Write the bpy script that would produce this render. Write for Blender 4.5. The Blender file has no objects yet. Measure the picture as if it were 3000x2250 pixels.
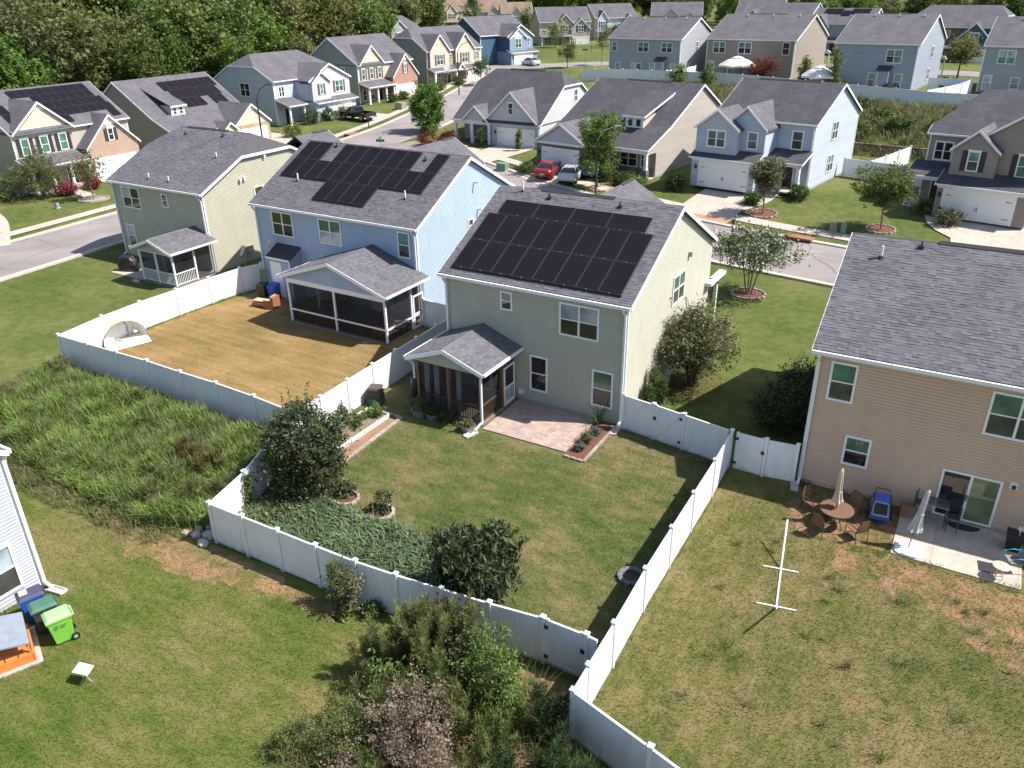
import bpy, math, random
import numpy as np
from mathutils import Vector, Matrix

# ------------------------------------------------------------------ camera, sky, sun, exposure
SC = bpy.context.scene
COL = SC.collection
random.seed(7)
rng = np.random.default_rng(11)

CAM_POS = (12.427, -31.097, 18.542)
PITCH, ROLL, YAW = math.radians(26.22), math.radians(-0.803), math.radians(-30.646)
cp, sp, cyw, syw = math.cos(PITCH), math.sin(PITCH), math.cos(YAW), math.sin(YAW)
fwd = Vector((syw*cp, cyw*cp, -sp)); rgt = Vector((cyw, -syw, 0)); upv = rgt.cross(fwd)
Rv = math.cos(ROLL)*rgt + math.sin(ROLL)*upv
Uv = -math.sin(ROLL)*rgt + math.cos(ROLL)*upv
cam = bpy.data.cameras.new('camera'); camo = bpy.data.objects.new('camera', cam); COL.objects.link(camo)
cam.sensor_width = 36.0; cam.lens = 2362.9/3000*36.0; cam.clip_start = 0.5; cam.clip_end = 4000
camo.matrix_world = Matrix(((Rv.x, Uv.x, -fwd.x, CAM_POS[0]), (Rv.y, Uv.y, -fwd.y, CAM_POS[1]), (Rv.z, Uv.z, -fwd.z, CAM_POS[2]), (0, 0, 0, 1)))
SC.camera = camo

SUN = Vector((0.71, 0.305, 1.0)).normalized()
world = bpy.data.worlds.new('World'); SC.world = world; world.use_nodes = True
wn = world.node_tree.nodes; wl = world.node_tree.links
sky = wn.new('ShaderNodeTexSky'); sky.sky_type = 'NISHITA'; sky.sun_disc = False
sky.sun_elevation = math.asin(SUN.z); sky.sun_rotation = math.atan2(SUN.x, SUN.y)
sky.air_density = 1.0; sky.dust_density = 1.2; sky.ozone_density = 1.0
wl.new(sky.outputs[0], wn['Background'].inputs[0]); wn['Background'].inputs[1].default_value = 0.11
sl = bpy.data.lights.new('sun', 'SUN'); slo = bpy.data.objects.new('sun', sl); COL.objects.link(slo)
sl.energy = 5.0; sl.angle = math.radians(0.53); sl.color = (1.0, 0.945, 0.895)
slo.location = (30, 10, 60); slo.rotation_euler = (-SUN).to_track_quat('-Z', 'Y').to_euler()
SC.view_settings.view_transform = 'Standard'; SC.view_settings.look = 'None'
SC.view_settings.exposure = 0.74; SC.view_settings.gamma = 1.0; SC.view_settings.use_curve_mapping = False

# ------------------------------------------------------------------ materials
MATS = {}
def _mat(name):
    m = bpy.data.materials.new(name); m.use_nodes = True
    nt = m.node_tree; b = nt.nodes['Principled BSDF']
    return m, nt, b
def N(nt, t, **kw):
    n = nt.nodes.new(t)
    for k, v in kw.items():
        if k in n.inputs: n.inputs[k].default_value = v
        else: setattr(n, k, v)
    return n
def ramp(nt, stops):
    r = nt.nodes.new('ShaderNodeValToRGB'); e = r.color_ramp.elements
    while len(e) < len(stops): e.new(0.5)
    for i, (p, c) in enumerate(stops):
        e[i].position = p; e[i].color = (*c, 1)
    return r
def c3(c, k=1.0): return tuple(min(1.0, v*k) for v in c)
def mat(name, col, rough=0.6, metal=0.0, noise=0.12, scale=3.0, bump=0.0, coat=0.0, spec=0.5, weather=0.0):
    """painted / plain surface with gentle broad variation"""
    if name in MATS: return MATS[name]
    m, nt, b = _mat(name)
    b.inputs['Roughness'].default_value = rough; b.inputs['Metallic'].default_value = metal
    b.inputs['Specular IOR Level'].default_value = spec
    if coat: b.inputs['Coat Weight'].default_value = coat
    tc = N(nt, 'ShaderNodeTexCoord')
    nz = N(nt, 'ShaderNodeTexNoise', Scale=scale, Detail=6.0, Roughness=0.6)
    nt.links.new(tc.outputs['Object'], nz.inputs['Vector'])
    r = ramp(nt, [(0.25, c3(col, 1-noise)), (0.75, c3(col, 1+noise))])
    nt.links.new(nz.outputs['Fac'], r.inputs['Fac']); out = r.outputs['Color']
    if weather:
        mp = N(nt, 'ShaderNodeMapping'); mp.inputs['Scale'].default_value = (2.5, 2.5, 0.35)
        nz3 = N(nt, 'ShaderNodeTexNoise', Scale=1.6, Detail=5.0); nt.links.new(tc.outputs['Object'], mp.inputs[0]); nt.links.new(mp.outputs[0], nz3.inputs['Vector'])
        rr = ramp(nt, [(0.45, (0, 0, 0)), (0.72, (weather,)*3)]); nt.links.new(nz3.outputs['Fac'], rr.inputs[0])
        mx = N(nt, 'ShaderNodeMix', data_type='RGBA'); nt.links.new(rr.outputs[0], mx.inputs[0]); nt.links.new(out, mx.inputs[6]); mx.inputs[7].default_value = (*c3(col, 0.55), 1); out = mx.outputs[2]
    nt.links.new(out, b.inputs['Base Color'])
    if bump:
        nz2 = N(nt, 'ShaderNodeTexNoise', Scale=scale*12, Detail=4.0)
        nt.links.new(tc.outputs['Object'], nz2.inputs['Vector'])
        bp = N(nt, 'ShaderNodeBump', Strength=bump, Distance=0.02)
        nt.links.new(nz2.outputs['Fac'], bp.inputs['Height']); nt.links.new(bp.outputs[0], b.inputs['Normal'])
    MATS[name] = m; return m
def siding_far(name, col):
    if name in MATS: return MATS[name]
    m, nt, b = _mat(name); b.inputs['Roughness'].default_value = 0.55
    uv = N(nt, 'ShaderNodeUVMap'); sx = N(nt, 'ShaderNodeSeparateXYZ'); nt.links.new(uv.outputs[0], sx.inputs[0])
    mu = N(nt, 'ShaderNodeMath', operation='MULTIPLY'); mu.inputs[1].default_value = 1/0.17; nt.links.new(sx.outputs[1], mu.inputs[0])
    fr = N(nt, 'ShaderNodeMath', operation='FRACT'); nt.links.new(mu.outputs[0], fr.inputs[0])
    iv = N(nt, 'ShaderNodeMath', operation='SUBTRACT'); iv.inputs[0].default_value = 1.0; nt.links.new(fr.outputs[0], iv.inputs[1])
    bp = N(nt, 'ShaderNodeBump', Strength=0.9, Distance=0.03); nt.links.new(iv.outputs[0], bp.inputs['Height']); nt.links.new(bp.outputs[0], b.inputs['Normal'])
    fl = N(nt, 'ShaderNodeMath', operation='FLOOR'); nt.links.new(mu.outputs[0], fl.inputs[0])
    wn_ = N(nt, 'ShaderNodeTexWhiteNoise', noise_dimensions='1D'); nt.links.new(fl.outputs[0], wn_.inputs['W'])
    nz = N(nt, 'ShaderNodeTexNoise', Scale=0.7, Detail=5.0); nt.links.new(uv.outputs[0], nz.inputs['Vector'])
    ad = N(nt, 'ShaderNodeMath', operation='ADD'); nt.links.new(wn_.outputs[0], ad.inputs[0]); nt.links.new(nz.outputs['Fac'], ad.inputs[1])
    r = ramp(nt, [(0.3, c3(col, 0.93)), (1.0, c3(col, 1.06))]); hv = N(nt, 'ShaderNodeMath', operation='MULTIPLY'); hv.inputs[1].default_value = 0.6
    nt.links.new(ad.outputs[0], hv.inputs[0]); nt.links.new(hv.outputs[0], r.inputs[0]); nt.links.new(r.outputs[0], b.inputs['Base Color'])
    MATS[name] = m; return m
def shingle_far(name, c1, c2):
    if name in MATS: return MATS[name]
    m, nt, b = _mat(name); b.inputs['Roughness'].default_value = 0.93; b.inputs['Specular IOR Level'].default_value = 0.2
    uv = N(nt, 'ShaderNodeUVMap')
    br = N(nt, 'ShaderNodeTexBrick', offset=0.5, squash=1.0); br.inputs['Color1'].default_value = (*c1, 1); br.inputs['Color2'].default_value = (*c2, 1)
    br.inputs['Mortar'].default_value = (*c3(c1, 0.55), 1); br.inputs['Scale'].default_value = 1.0; br.inputs['Mortar Size'].default_value = 0.012
    br.inputs['Brick Width'].default_value = 0.42; br.inputs['Row Height'].default_value = 0.16; br.inputs['Bias'].default_value = 0.0
    nt.links.new(uv.outputs[0], br.inputs['Vector'])
    nz = N(nt, 'ShaderNodeTexNoise', Scale=0.5, Detail=6.0); nt.links.new(uv.outputs[0], nz.inputs['Vector'])
    r = ramp(nt, [(0.3, (0.82, 0.82, 0.82)), (0.7, (1.15, 1.12, 1.1))]); nt.links.new(nz.outputs['Fac'], r.inputs[0])
    mx = N(nt, 'ShaderNodeMix', data_type='RGBA', blend_type='MULTIPLY'); mx.inputs[0].default_value = 1.0
    nt.links.new(br.outputs['Color'], mx.inputs[6]); nt.links.new(r.outputs[0], mx.inputs[7]); nt.links.new(mx.outputs[2], b.inputs['Base Color'])
    bp = N(nt, 'ShaderNodeBump', Strength=0.5, Distance=0.02); bp.invert = True; nt.links.new(br.outputs['Fac'], bp.inputs['Height']); nt.links.new(bp.outputs[0], b.inputs['Normal'])
    MATS[name] = m; return m
def brick_far(name, cols, w=0.22, h=0.075, mortar=(0.45, 0.4, 0.36), ms=0.012):
    if name in MATS: return MATS[name]
    m, nt, b = _mat(name); b.inputs['Roughness'].default_value = 0.85
    uv = N(nt, 'ShaderNodeUVMap')
    br = N(nt, 'ShaderNodeTexBrick'); br.inputs['Color1'].default_value = (*cols[0], 1); br.inputs['Color2'].default_value = (*cols[1], 1)
    br.inputs['Mortar'].default_value = (*mortar, 1); br.inputs['Scale'].default_value = 1.0; br.inputs['Mortar Size'].default_value = ms
    br.inputs['Brick Width'].default_value = w; br.inputs['Row Height'].default_value = h
    nt.links.new(uv.outputs[0], br.inputs['Vector']); nt.links.new(br.outputs['Color'], b.inputs['Base Color'])
    bp = N(nt, 'ShaderNodeBump', Strength=0.6, Distance=0.02); bp.invert = True; nt.links.new(br.outputs['Fac'], bp.inputs['Height']); nt.links.new(bp.outputs[0], b.inputs['Normal'])
    MATS[name] = m; return m
def island(name, cols, rough=0.9, noise=0.0, spec=0.2, transl=0.0, scale=2.0, tint=None):
    """colour varies from piece to piece (leaf, shingle, blade, paver)"""
    if name in MATS: return MATS[name]
    m, nt, b = _mat(name); b.inputs['Roughness'].default_value = rough; b.inputs['Specular IOR Level'].default_value = spec
    g = N(nt, 'ShaderNodeNewGeometry'); oi = N(nt, 'ShaderNodeObjectInfo')
    ad = N(nt, 'ShaderNodeMath', operation='ADD'); nt.links.new(g.outputs['Random Per Island'], ad.inputs[0]); nt.links.new(oi.outputs['Random'], ad.inputs[1])
    fr = N(nt, 'ShaderNodeMath', operation='FRACT'); nt.links.new(ad.outputs[0], fr.inputs[0])
    st = [(i/(len(cols)-1), c) for i, c in enumerate(cols)]
    r = ramp(nt, st); nt.links.new(fr.outputs[0], r.inputs[0]); out = r.outputs[0]
    if noise:
        tc = N(nt, 'ShaderNodeTexCoord'); nz = N(nt, 'ShaderNodeTexNoise', Scale=scale, Detail=5.0); nt.links.new(tc.outputs['Object'], nz.inputs['Vector'])
        r2 = ramp(nt, [(0.3, (1-noise,)*3), (0.7, (1+noise,)*3)]); nt.links.new(nz.outputs['Fac'], r2.inputs[0])
        mx = N(nt, 'ShaderNodeMix', data_type='RGBA', blend_type='MULTIPLY'); mx.inputs[0].default_value = 1.0
        nt.links.new(out, mx.inputs[6]); nt.links.new(r2.outputs[0], mx.inputs[7]); out = mx.outputs[2]
    if tint:
        rt = ramp(nt, [(i/(len(tint)-1), c) for i, c in enumerate(tint)]); nt.links.new(oi.outputs['Random'], rt.inputs[0]); mt = N(nt, 'ShaderNodeMix', data_type='RGBA', blend_type='MULTIPLY'); mt.inputs[0].default_value = 1.0
        nt.links.new(out, mt.inputs[6]); nt.links.new(rt.outputs[0], mt.inputs[7]); out = mt.outputs[2]; nt.links.remove(ad.inputs[1].links[0])
    nt.links.new(out, b.inputs['Base Color'])
    if transl:
        tr = N(nt, 'ShaderNodeBsdfTranslucent'); nt.links.new(out, tr.inputs['Color'])
        ms = N(nt, 'ShaderNodeMixShader'); ms.inputs[0].default_value = transl
        nt.links.new(b.outputs[0], ms.inputs[1]); nt.links.new(tr.outputs[0], ms.inputs[2])
        nt.links.new(ms.outputs[0], nt.nodes['Material Output'].inputs[0])
    MATS[name] = m; return m
def lawn(name, cols, s1=0.35, s2=3.5, stretch=None, bare=None, bare_amt=0.68, fine=55):
    """turf: several scales of patchiness, optional mowing stretch and bare soil"""
    m, nt, b = _mat(name); b.inputs['Roughness'].default_value = 0.95; b.inputs['Specular IOR Level'].default_value = 0.1
    tc = N(nt, 'ShaderNodeTexCoord'); vec = tc.outputs['Object']
    n1 = N(nt, 'ShaderNodeTexNoise', Scale=s1, Detail=8.0, Roughness=0.65); nt.links.new(vec, n1.inputs['Vector'])
    v2 = vec
    if stretch:
        mp = N(nt, 'ShaderNodeMapping'); mp.inputs['Rotation'].default_value = (0, 0, stretch[0]); mp.inputs['Scale'].default_value = (stretch[1], stretch[2], 1)
        nt.links.new(vec, mp.inputs[0]); v2 = mp.outputs[0]
    n2 = N(nt, 'ShaderNodeTexNoise', Scale=s2, Detail=6.0, Roughness=0.7); nt.links.new(v2, n2.inputs['Vector'])
    n3 = N(nt, 'ShaderNodeTexNoise', Scale=fine, Detail=4.0, Roughness=0.7); nt.links.new(vec, n3.inputs['Vector'])
    a = N(nt, 'ShaderNodeMath', operation='MULTIPLY_ADD'); nt.links.new(n2.outputs['Fac'], a.inputs[0]); a.inputs[1].default_value = 0.45
    k = N(nt, 'ShaderNodeMath', operation='MULTIPLY'); nt.links.new(n1.outputs['Fac'], k.inputs[0]); k.inputs[1].default_value = 0.55; nt.links.new(k.outputs[0], a.inputs[2])
    a2 = N(nt, 'ShaderNodeMath', operation='MULTIPLY_ADD'); nt.links.new(n3.outputs['Fac'], a2.inputs[0]); a2.inputs[1].default_value = 0.5; nt.links.new(a.outputs[0], a2.inputs[2])
    sb = N(nt, 'ShaderNodeMath', operation='SUBTRACT'); nt.links.new(a2.outputs[0], sb.inputs[0]); sb.inputs[1].default_value = 0.25
    st = [(0.395+0.21*i/(len(cols)-1), c) for i, c in enumerate(cols)]
    r = ramp(nt, st); nt.links.new(sb.outputs[0], r.inputs[0]); out = r.outputs[0]
    if bare:
        n4 = N(nt, 'ShaderNodeTexNoise', Scale=0.9, Detail=9.0, Roughness=0.72); nt.links.new(v2, n4.inputs['Vector'])
        rb = ramp(nt, [(bare_amt-0.06, (0, 0, 0)), (bare_amt+0.05, (1, 1, 1))]); nt.links.new(n4.outputs['Fac'], rb.inputs[0])
        mx = N(nt, 'ShaderNodeMix', data_type='RGBA'); nt.links.new(rb.outputs[0], mx.inputs[0]); nt.links.new(out, mx.inputs[6]); mx.inputs[7].default_value = (*bare, 1); out = mx.outputs[2]
    nt.links.new(out, b.inputs['Base Color'])
    bp = N(nt, 'ShaderNodeBump', Strength=0.7, Distance=0.05); nt.links.new(n3.outputs['Fac'], bp.inputs['Height']); nt.links.new(bp.outputs[0], b.inputs['Normal'])
    MATS[name] = m; return m
def glass(name, col, rough=0.04, lines=False):
    """a pane seen from outside: what stands behind it (dark room, blind) or a painted reflection, under a glossy sheet"""
    if name in MATS: return MATS[name]
    m, nt, b = _mat(name); b.inputs['Base Color'].default_value = (*col, 1); b.inputs['Roughness'].default_value = rough
    b.inputs['Specular IOR Level'].default_value = 0.5; b.inputs['Coat Weight'].default_value = 0.6; b.inputs['Coat Roughness'].default_value = 0.02
    uv = N(nt, 'ShaderNodeUVMap'); nz = N(nt, 'ShaderNodeTexNoise', Scale=1.1, Detail=3.0); nt.links.new(uv.outputs[0], nz.inputs['Vector'])
    r = ramp(nt, [(0.3, c3(col, 0.55)), (0.7, c3(col, 1.35))]); nt.links.new(nz.outputs['Fac'], r.inputs[0]); out = r.outputs[0]
    if lines:
        w = N(nt, 'ShaderNodeTexWave', wave_type='BANDS', bands_direction='Y'); w.inputs['Scale'].default_value = 6.0; nt.links.new(uv.outputs[0], w.inputs['Vector'])
        mx = N(nt, 'ShaderNodeMix', data_type='RGBA', blend_type='MULTIPLY'); mx.inputs[0].default_value = 0.45
        nt.links.new(out, mx.inputs[6]); nt.links.new(w.outputs['Color'], mx.inputs[7]); out = mx.outputs[2]
    nt.links.new(out, b.inputs['Base Color'])
    MATS[name] = m; return m
def mesh_screen(name, col, alpha):
    """insect screen: dark mesh one can partly see through"""
    m, nt, b = _mat(name); b.inputs['Base Color'].default_value = (*col, 1); b.inputs['Roughness'].default_value = 0.8
    tr = N(nt, 'ShaderNodeBsdfTransparent'); ms = N(nt, 'ShaderNodeMixShader'); ms.inputs[0].default_value = alpha
    nt.links.new(tr.outputs[0], ms.inputs[1]); nt.links.new(b.outputs[0], ms.inputs[2]); nt.links.new(ms.outputs[0], nt.nodes['Material Output'].inputs[0])
    MATS[name] = m; return m

WHITE = mat('white_trim', (0.80, 0.80, 0.80), 0.45, noise=0.03)
VINYL = mat('white_vinyl', (0.76, 0.77, 0.78), 0.4, noise=0.05, scale=0.7, weather=0.16)
def splash_stain(m):
    nt = m.node_tree; b = nt.nodes['Principled BSDF']; src = b.inputs['Base Color'].links[0].from_socket
    tc = N(nt, 'ShaderNodeTexCoord'); sx = N(nt, 'ShaderNodeSeparateXYZ'); nt.links.new(tc.outputs['Object'], sx.inputs[0]); nz = N(nt, 'ShaderNodeTexNoise', Scale=2.2, Detail=6.0); nt.links.new(tc.outputs['Object'], nz.inputs['Vector'])
    k = N(nt, 'ShaderNodeMath', operation='MULTIPLY_ADD'); nt.links.new(nz.outputs['Fac'], k.inputs[0]); k.inputs[1].default_value = 0.75; nt.links.new(sx.outputs[2], k.inputs[2])
    r = ramp(nt, [(0.34, (0.75,)*3), (0.62, (0.0,)*3)]); nt.links.new(k.outputs[0], r.inputs[0]); r.inputs[0]
    mx = N(nt, 'ShaderNodeMix', data_type='RGBA'); nt.links.new(r.outputs[0], mx.inputs[0]); nt.links.new(src, mx.inputs[6]); mx.inputs[7].default_value = (0.42, 0.40, 0.30, 1); nt.links.new(mx.outputs[2], b.inputs['Base Color'])
splash_stain(VINYL)
GUTTER = mat('white_gutter', (0.76, 0.76, 0.76), 0.4, noise=0.04)
BLACK = mat('black_metal', (0.02, 0.02, 0.022), 0.45, noise=0.1)
DARK = mat('dark_interior', (0.035, 0.032, 0.03), 0.9)
def conc_mat():
    m = mat('concrete', (0.48, 0.41, 0.34), 0.9, noise=0.15, scale=1.1, bump=0.25, weather=0.4); nt = m.node_tree; b = nt.nodes['Principled BSDF']
    src = b.inputs['Base Color'].links[0].from_socket
    tc = N(nt, 'ShaderNodeTexCoord'); br = N(nt, 'ShaderNodeTexBrick', offset=0.0); br.inputs['Scale'].default_value = 1.0; br.inputs['Brick Width'].default_value = 2.7; br.inputs['Row Height'].default_value = 2.7; br.inputs['Mortar Size'].default_value = 0.018
    br.inputs['Color1'].default_value = (1, 1, 1, 1); br.inputs['Color2'].default_value = (0.92, 0.92, 0.92, 1); br.inputs['Mortar'].default_value = (0.72, 0.7, 0.68, 1); nt.links.new(tc.outputs['Object'], br.inputs[0])
    mx = N(nt, 'ShaderNodeMix', data_type='RGBA', blend_type='MULTIPLY'); mx.inputs[0].default_value = 1.0; nt.links.new(src, mx.inputs[6]); nt.links.new(br.outputs[0], mx.inputs[7]); nt.links.new(mx.outputs[2], b.inputs['Base Color']); return m
CONC = conc_mat()
FOUND = mat('foundation', (0.30, 0.28, 0.26), 0.9, noise=0.15)
ROOF = shingle_far('roof_shingle_far', (0.112, 0.108, 0.123), (0.145, 0.138, 0.152))
ROOF_D = shingle_far('roof_shingle_dark', (0.074, 0.073, 0.085), (0.10, 0.097, 0.11))
UNDER = mat('roof_underlay', (0.07, 0.066, 0.07), 0.95, noise=0.1)
SHING = island('shingle_tabs', [(0.10, 0.096, 0.11), (0.12, 0.115, 0.128), (0.134, 0.128, 0.141), (0.152, 0.146, 0.158), (0.122, 0.117, 0.13)], 0.95, noise=0.10, scale=0.6)
G_DARK = glass('pane_dark', (0.022, 0.022, 0.024))
G_MID = glass('pane_curtained', (0.06, 0.065, 0.06))
G_GREEN = glass('pane_blind_green_reflection', (0.085, 0.22, 0.15), 0.08, lines=True)  # blind slats; the green reflection of the glass is put into their colour
G_TEAL = glass('pane_blind_teal_reflection', (0.12, 0.28, 0.28), 0.08, lines=True)  # blind slats, with the teal glass reflection painted into the colour
G_BLIND = glass('pane_white_blind', (0.42, 0.46, 0.50), 0.1, lines=True)
G_SKY = glass('pane_sky_reflection', (0.35, 0.42, 0.46), 0.05)  # reflected sky painted as the pane's own colour
SCREEN = mesh_screen('insect_screen', (0.02, 0.02, 0.022), 0.5)
# ------------------------------------------------------------------ mesh helpers
class MB:
    def __init__(s): s.v = []; s.f = []; s.e = []
    def add(s, vs, fs):
        o = len(s.v); s.v.extend([tuple(p) for p in vs]); s.f.extend([tuple(i+o for i in f) for f in fs]); return s
    def box(s, x0, x1, y0, y1, z0, z1):
        v = [(x0, y0, z0), (x1, y0, z0), (x1, y1, z0), (x0, y1, z0), (x0, y0, z1), (x1, y0, z1), (x1, y1, z1), (x0, y1, z1)]
        return s.add(v, [(0, 3, 2, 1), (4, 5, 6, 7), (0, 1, 5, 4), (1, 2, 6, 5), (2, 3, 7, 6), (3, 0, 4, 7)])
    def hexa(s, b, t):
        return s.add(list(b)+list(t), [(0, 3, 2, 1), (4, 5, 6, 7), (0, 1, 5, 4), (1, 2, 6, 5), (2, 3, 7, 6), (3, 0, 4, 7)])
    def poly(s, pts): return s.add(pts, [tuple(range(len(pts)))])
    def slab(s, pts, t):
        n = len(pts); top = [tuple(p) for p in pts]; bot = [(p[0], p[1], p[2]-t) for p in pts]
        return s.add(top+bot, [tuple(range(n)), tuple(range(2*n-1, n-1, -1))]+[(i, i+n, (i+1) % n+n, (i+1) % n) for i in range(n)])
    def prism(s, pts, d):
        n = len(pts); a = [tuple(p) for p in pts]; b = [(p[0]+d[0], p[1]+d[1], p[2]+d[2]) for p in pts]
        return s.add(a+b, [tuple(range(n)), tuple(range(2*n-1, n-1, -1))]+[(i, i+n, (i+1) % n+n, (i+1) % n) for i in range(n)])
    def beam(s, p0, p1, w, h=None, up=(0, 0, 1)):
        h = h or w; p0 = Vector(p0); p1 = Vector(p1); d = (p1-p0).normalized(); u = Vector(up)
        if abs(d.dot(u)) > 0.98: u = Vector((0, 1, 0))
        r = d.cross(u).normalized(); u = r.cross(d)
        c = lambda p: [p-r*w/2-u*h/2, p+r*w/2-u*h/2, p+r*w/2+u*h/2, p-r*w/2+u*h/2]
        return s.hexa(c(p0), c(p1))
    def tube(s, pts, rad, n=6, cap=True):
        pts = [Vector(p) for p in pts]; rad = rad if hasattr(rad, '__len__') else [rad]*len(pts)
        rings = []
        for i, p in enumerate(pts):
            d = (pts[min(i+1, len(pts)-1)]-pts[max(i-1, 0)]).normalized()
            u = Vector((0, 0, 1)) if abs(d.z) < 0.9 else Vector((0, 1, 0))
            a = d.cross(u).normalized(); b = d.cross(a)
            rings.append([p+(a*math.cos(6.2832*k/n)+b*math.sin(6.2832*k/n))*rad[i] for k in range(n)])
        v = [q for r in rings for q in r]; f = []
        for i in range(len(pts)-1):
            for k in range(n): f.append((i*n+k, i*n+(k+1) % n, (i+1)*n+(k+1) % n, (i+1)*n+k))
        if cap: f.append(tuple(range(n))); f.append(tuple(range(len(v)-1, len(v)-n-1, -1)))
        return s.add(v, f)
    def lathe(s, c, prof, n=14, sx=1.0, sy=1.0):
        v = []; f = []; m = len(prof)
        for r, z in prof:
            for k in range(n): v.append((c[0]+r*sx*math.cos(6.2832*k/n), c[1]+r*sy*math.sin(6.2832*k/n), c[2]+z))
        for i in range(m-1):
            for k in range(n): f.append((i*n+k, i*n+(k+1) % n, (i+1)*n+(k+1) % n, (i+1)*n+k))
        f.append(tuple(range(n-1, -1, -1))); f.append(tuple(range((m-1)*n, m*n)))
        return s.add(v, f)
    def build(s, name, m, parent=None, kind=None, label=None, smooth=False, uv=True, bevel=0):
        me = bpy.data.meshes.new(name); me.from_pydata(s.v, [], s.f); me.update()
        if uv and len(s.f):
            ul = me.uv_layers.new(name='UVMap'); buf = np.zeros(len(me.loops)*2, np.float32); i = 0
            vs = s.v
            for p in me.polygons:
                n = p.normal
                if abs(n.z) > 0.999: t = Vector((1, 0, 0))
                else: t = Vector((-n.y, n.x, 0)).normalized()
                b = n.cross(t)
                for li in range(p.loop_start, p.loop_start+p.loop_total):
                    co = vs[me.loops[li].vertex_index]; co = Vector(co)
                    buf[2*li] = co.dot(t); buf[2*li+1] = co.dot(b)
            ul.data.foreach_set('uv', buf)
        if smooth: me.polygons.foreach_set('use_smooth', [True]*len(me.polygons))
        if m: me.materials.append(m)
        o = bpy.data.objects.new(name, me); COL.objects.link(o)
        if parent: o.parent = parent
        if kind: o['kind'] = kind
        if label: o['label'] = label
        if bevel:
            bv = o.modifiers.new('bevel', 'BEVEL'); bv.width = bevel; bv.segments = 2; bv.limit_method = 'ANGLE'
        return o
def np_mesh(name, V, F, m, parent=None, kind=None, smooth=False):
    """V (n,3), F (k,3|4) arrays"""
    me = bpy.data.meshes.new(name); k, w = F.shape
    me.vertices.add(len(V)); me.vertices.foreach_set('co', np.ascontiguousarray(V, np.float32).ravel())
    me.loops.add(k*w); me.loops.foreach_set('vertex_index', np.ascontiguousarray(F, np.int32).ravel())
    me.polygons.add(k); me.polygons.foreach_set('loop_start', np.arange(k, dtype=np.int32)*w)
    me.update(calc_edges=True); me.validate()
    if smooth: me.polygons.foreach_set('use_smooth', [True]*len(me.polygons))
    if m: me.materials.append(m)
    o = bpy.data.objects.new(name, me); COL.objects.link(o)
    if parent: o.parent = parent
    if kind: o['kind'] = kind
    return o
def thing(name, label, cat, loc=(0, 0, 0), rz=0.0, group=None):
    o = bpy.data.objects.new(name, None); COL.objects.link(o); o.location = loc; o.rotation_euler = (0, 0, rz)
    o.empty_display_size = 0.3; o['label'] = label; o['category'] = cat
    if group: o['group'] = group
    return o
def tag(o, label, cat, group=None):
    o['label'] = label; o['category'] = cat
    if group: o['group'] = group
    return o
def copy_tree(o, parent=None):
    c = o.copy(); COL.objects.link(c)
    if parent: c.parent = parent
    for ch in list(o.children): copy_tree(ch, c)
    return c
def struct(o): o['kind'] = 'structure'; return o

# ------------------------------------------------------------------ terrain height
def _ip(y, xs, zs): return float(np.interp(y, xs, zs))
def sstep(a, b, x):
    t = min(1, max(0, (x-a)/(b-a))); return t*t*(3-2*t)
def gz(x, y):
    a = _ip(y, [24, 30, 36, 46, 58, 70, 88, 106, 125, 260, 420], [0, 0.05, 0.35, 1.1, 1.5, 2.1, 3.0, 4.1, 4.5, 5.2, 12])
    b = _ip(y, [24, 30, 36, 46, 58, 66, 70, 78, 88, 100, 125, 260, 420], [0, 0.05, 0.35, 1.15, 1.5, 1.7, 2.9, 3.8, 4.4, 4.75, 4.8, 5.2, 12])
    t = sstep(-58, -44, x)
    z = a*(1-t)+b*t
    return z
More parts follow.
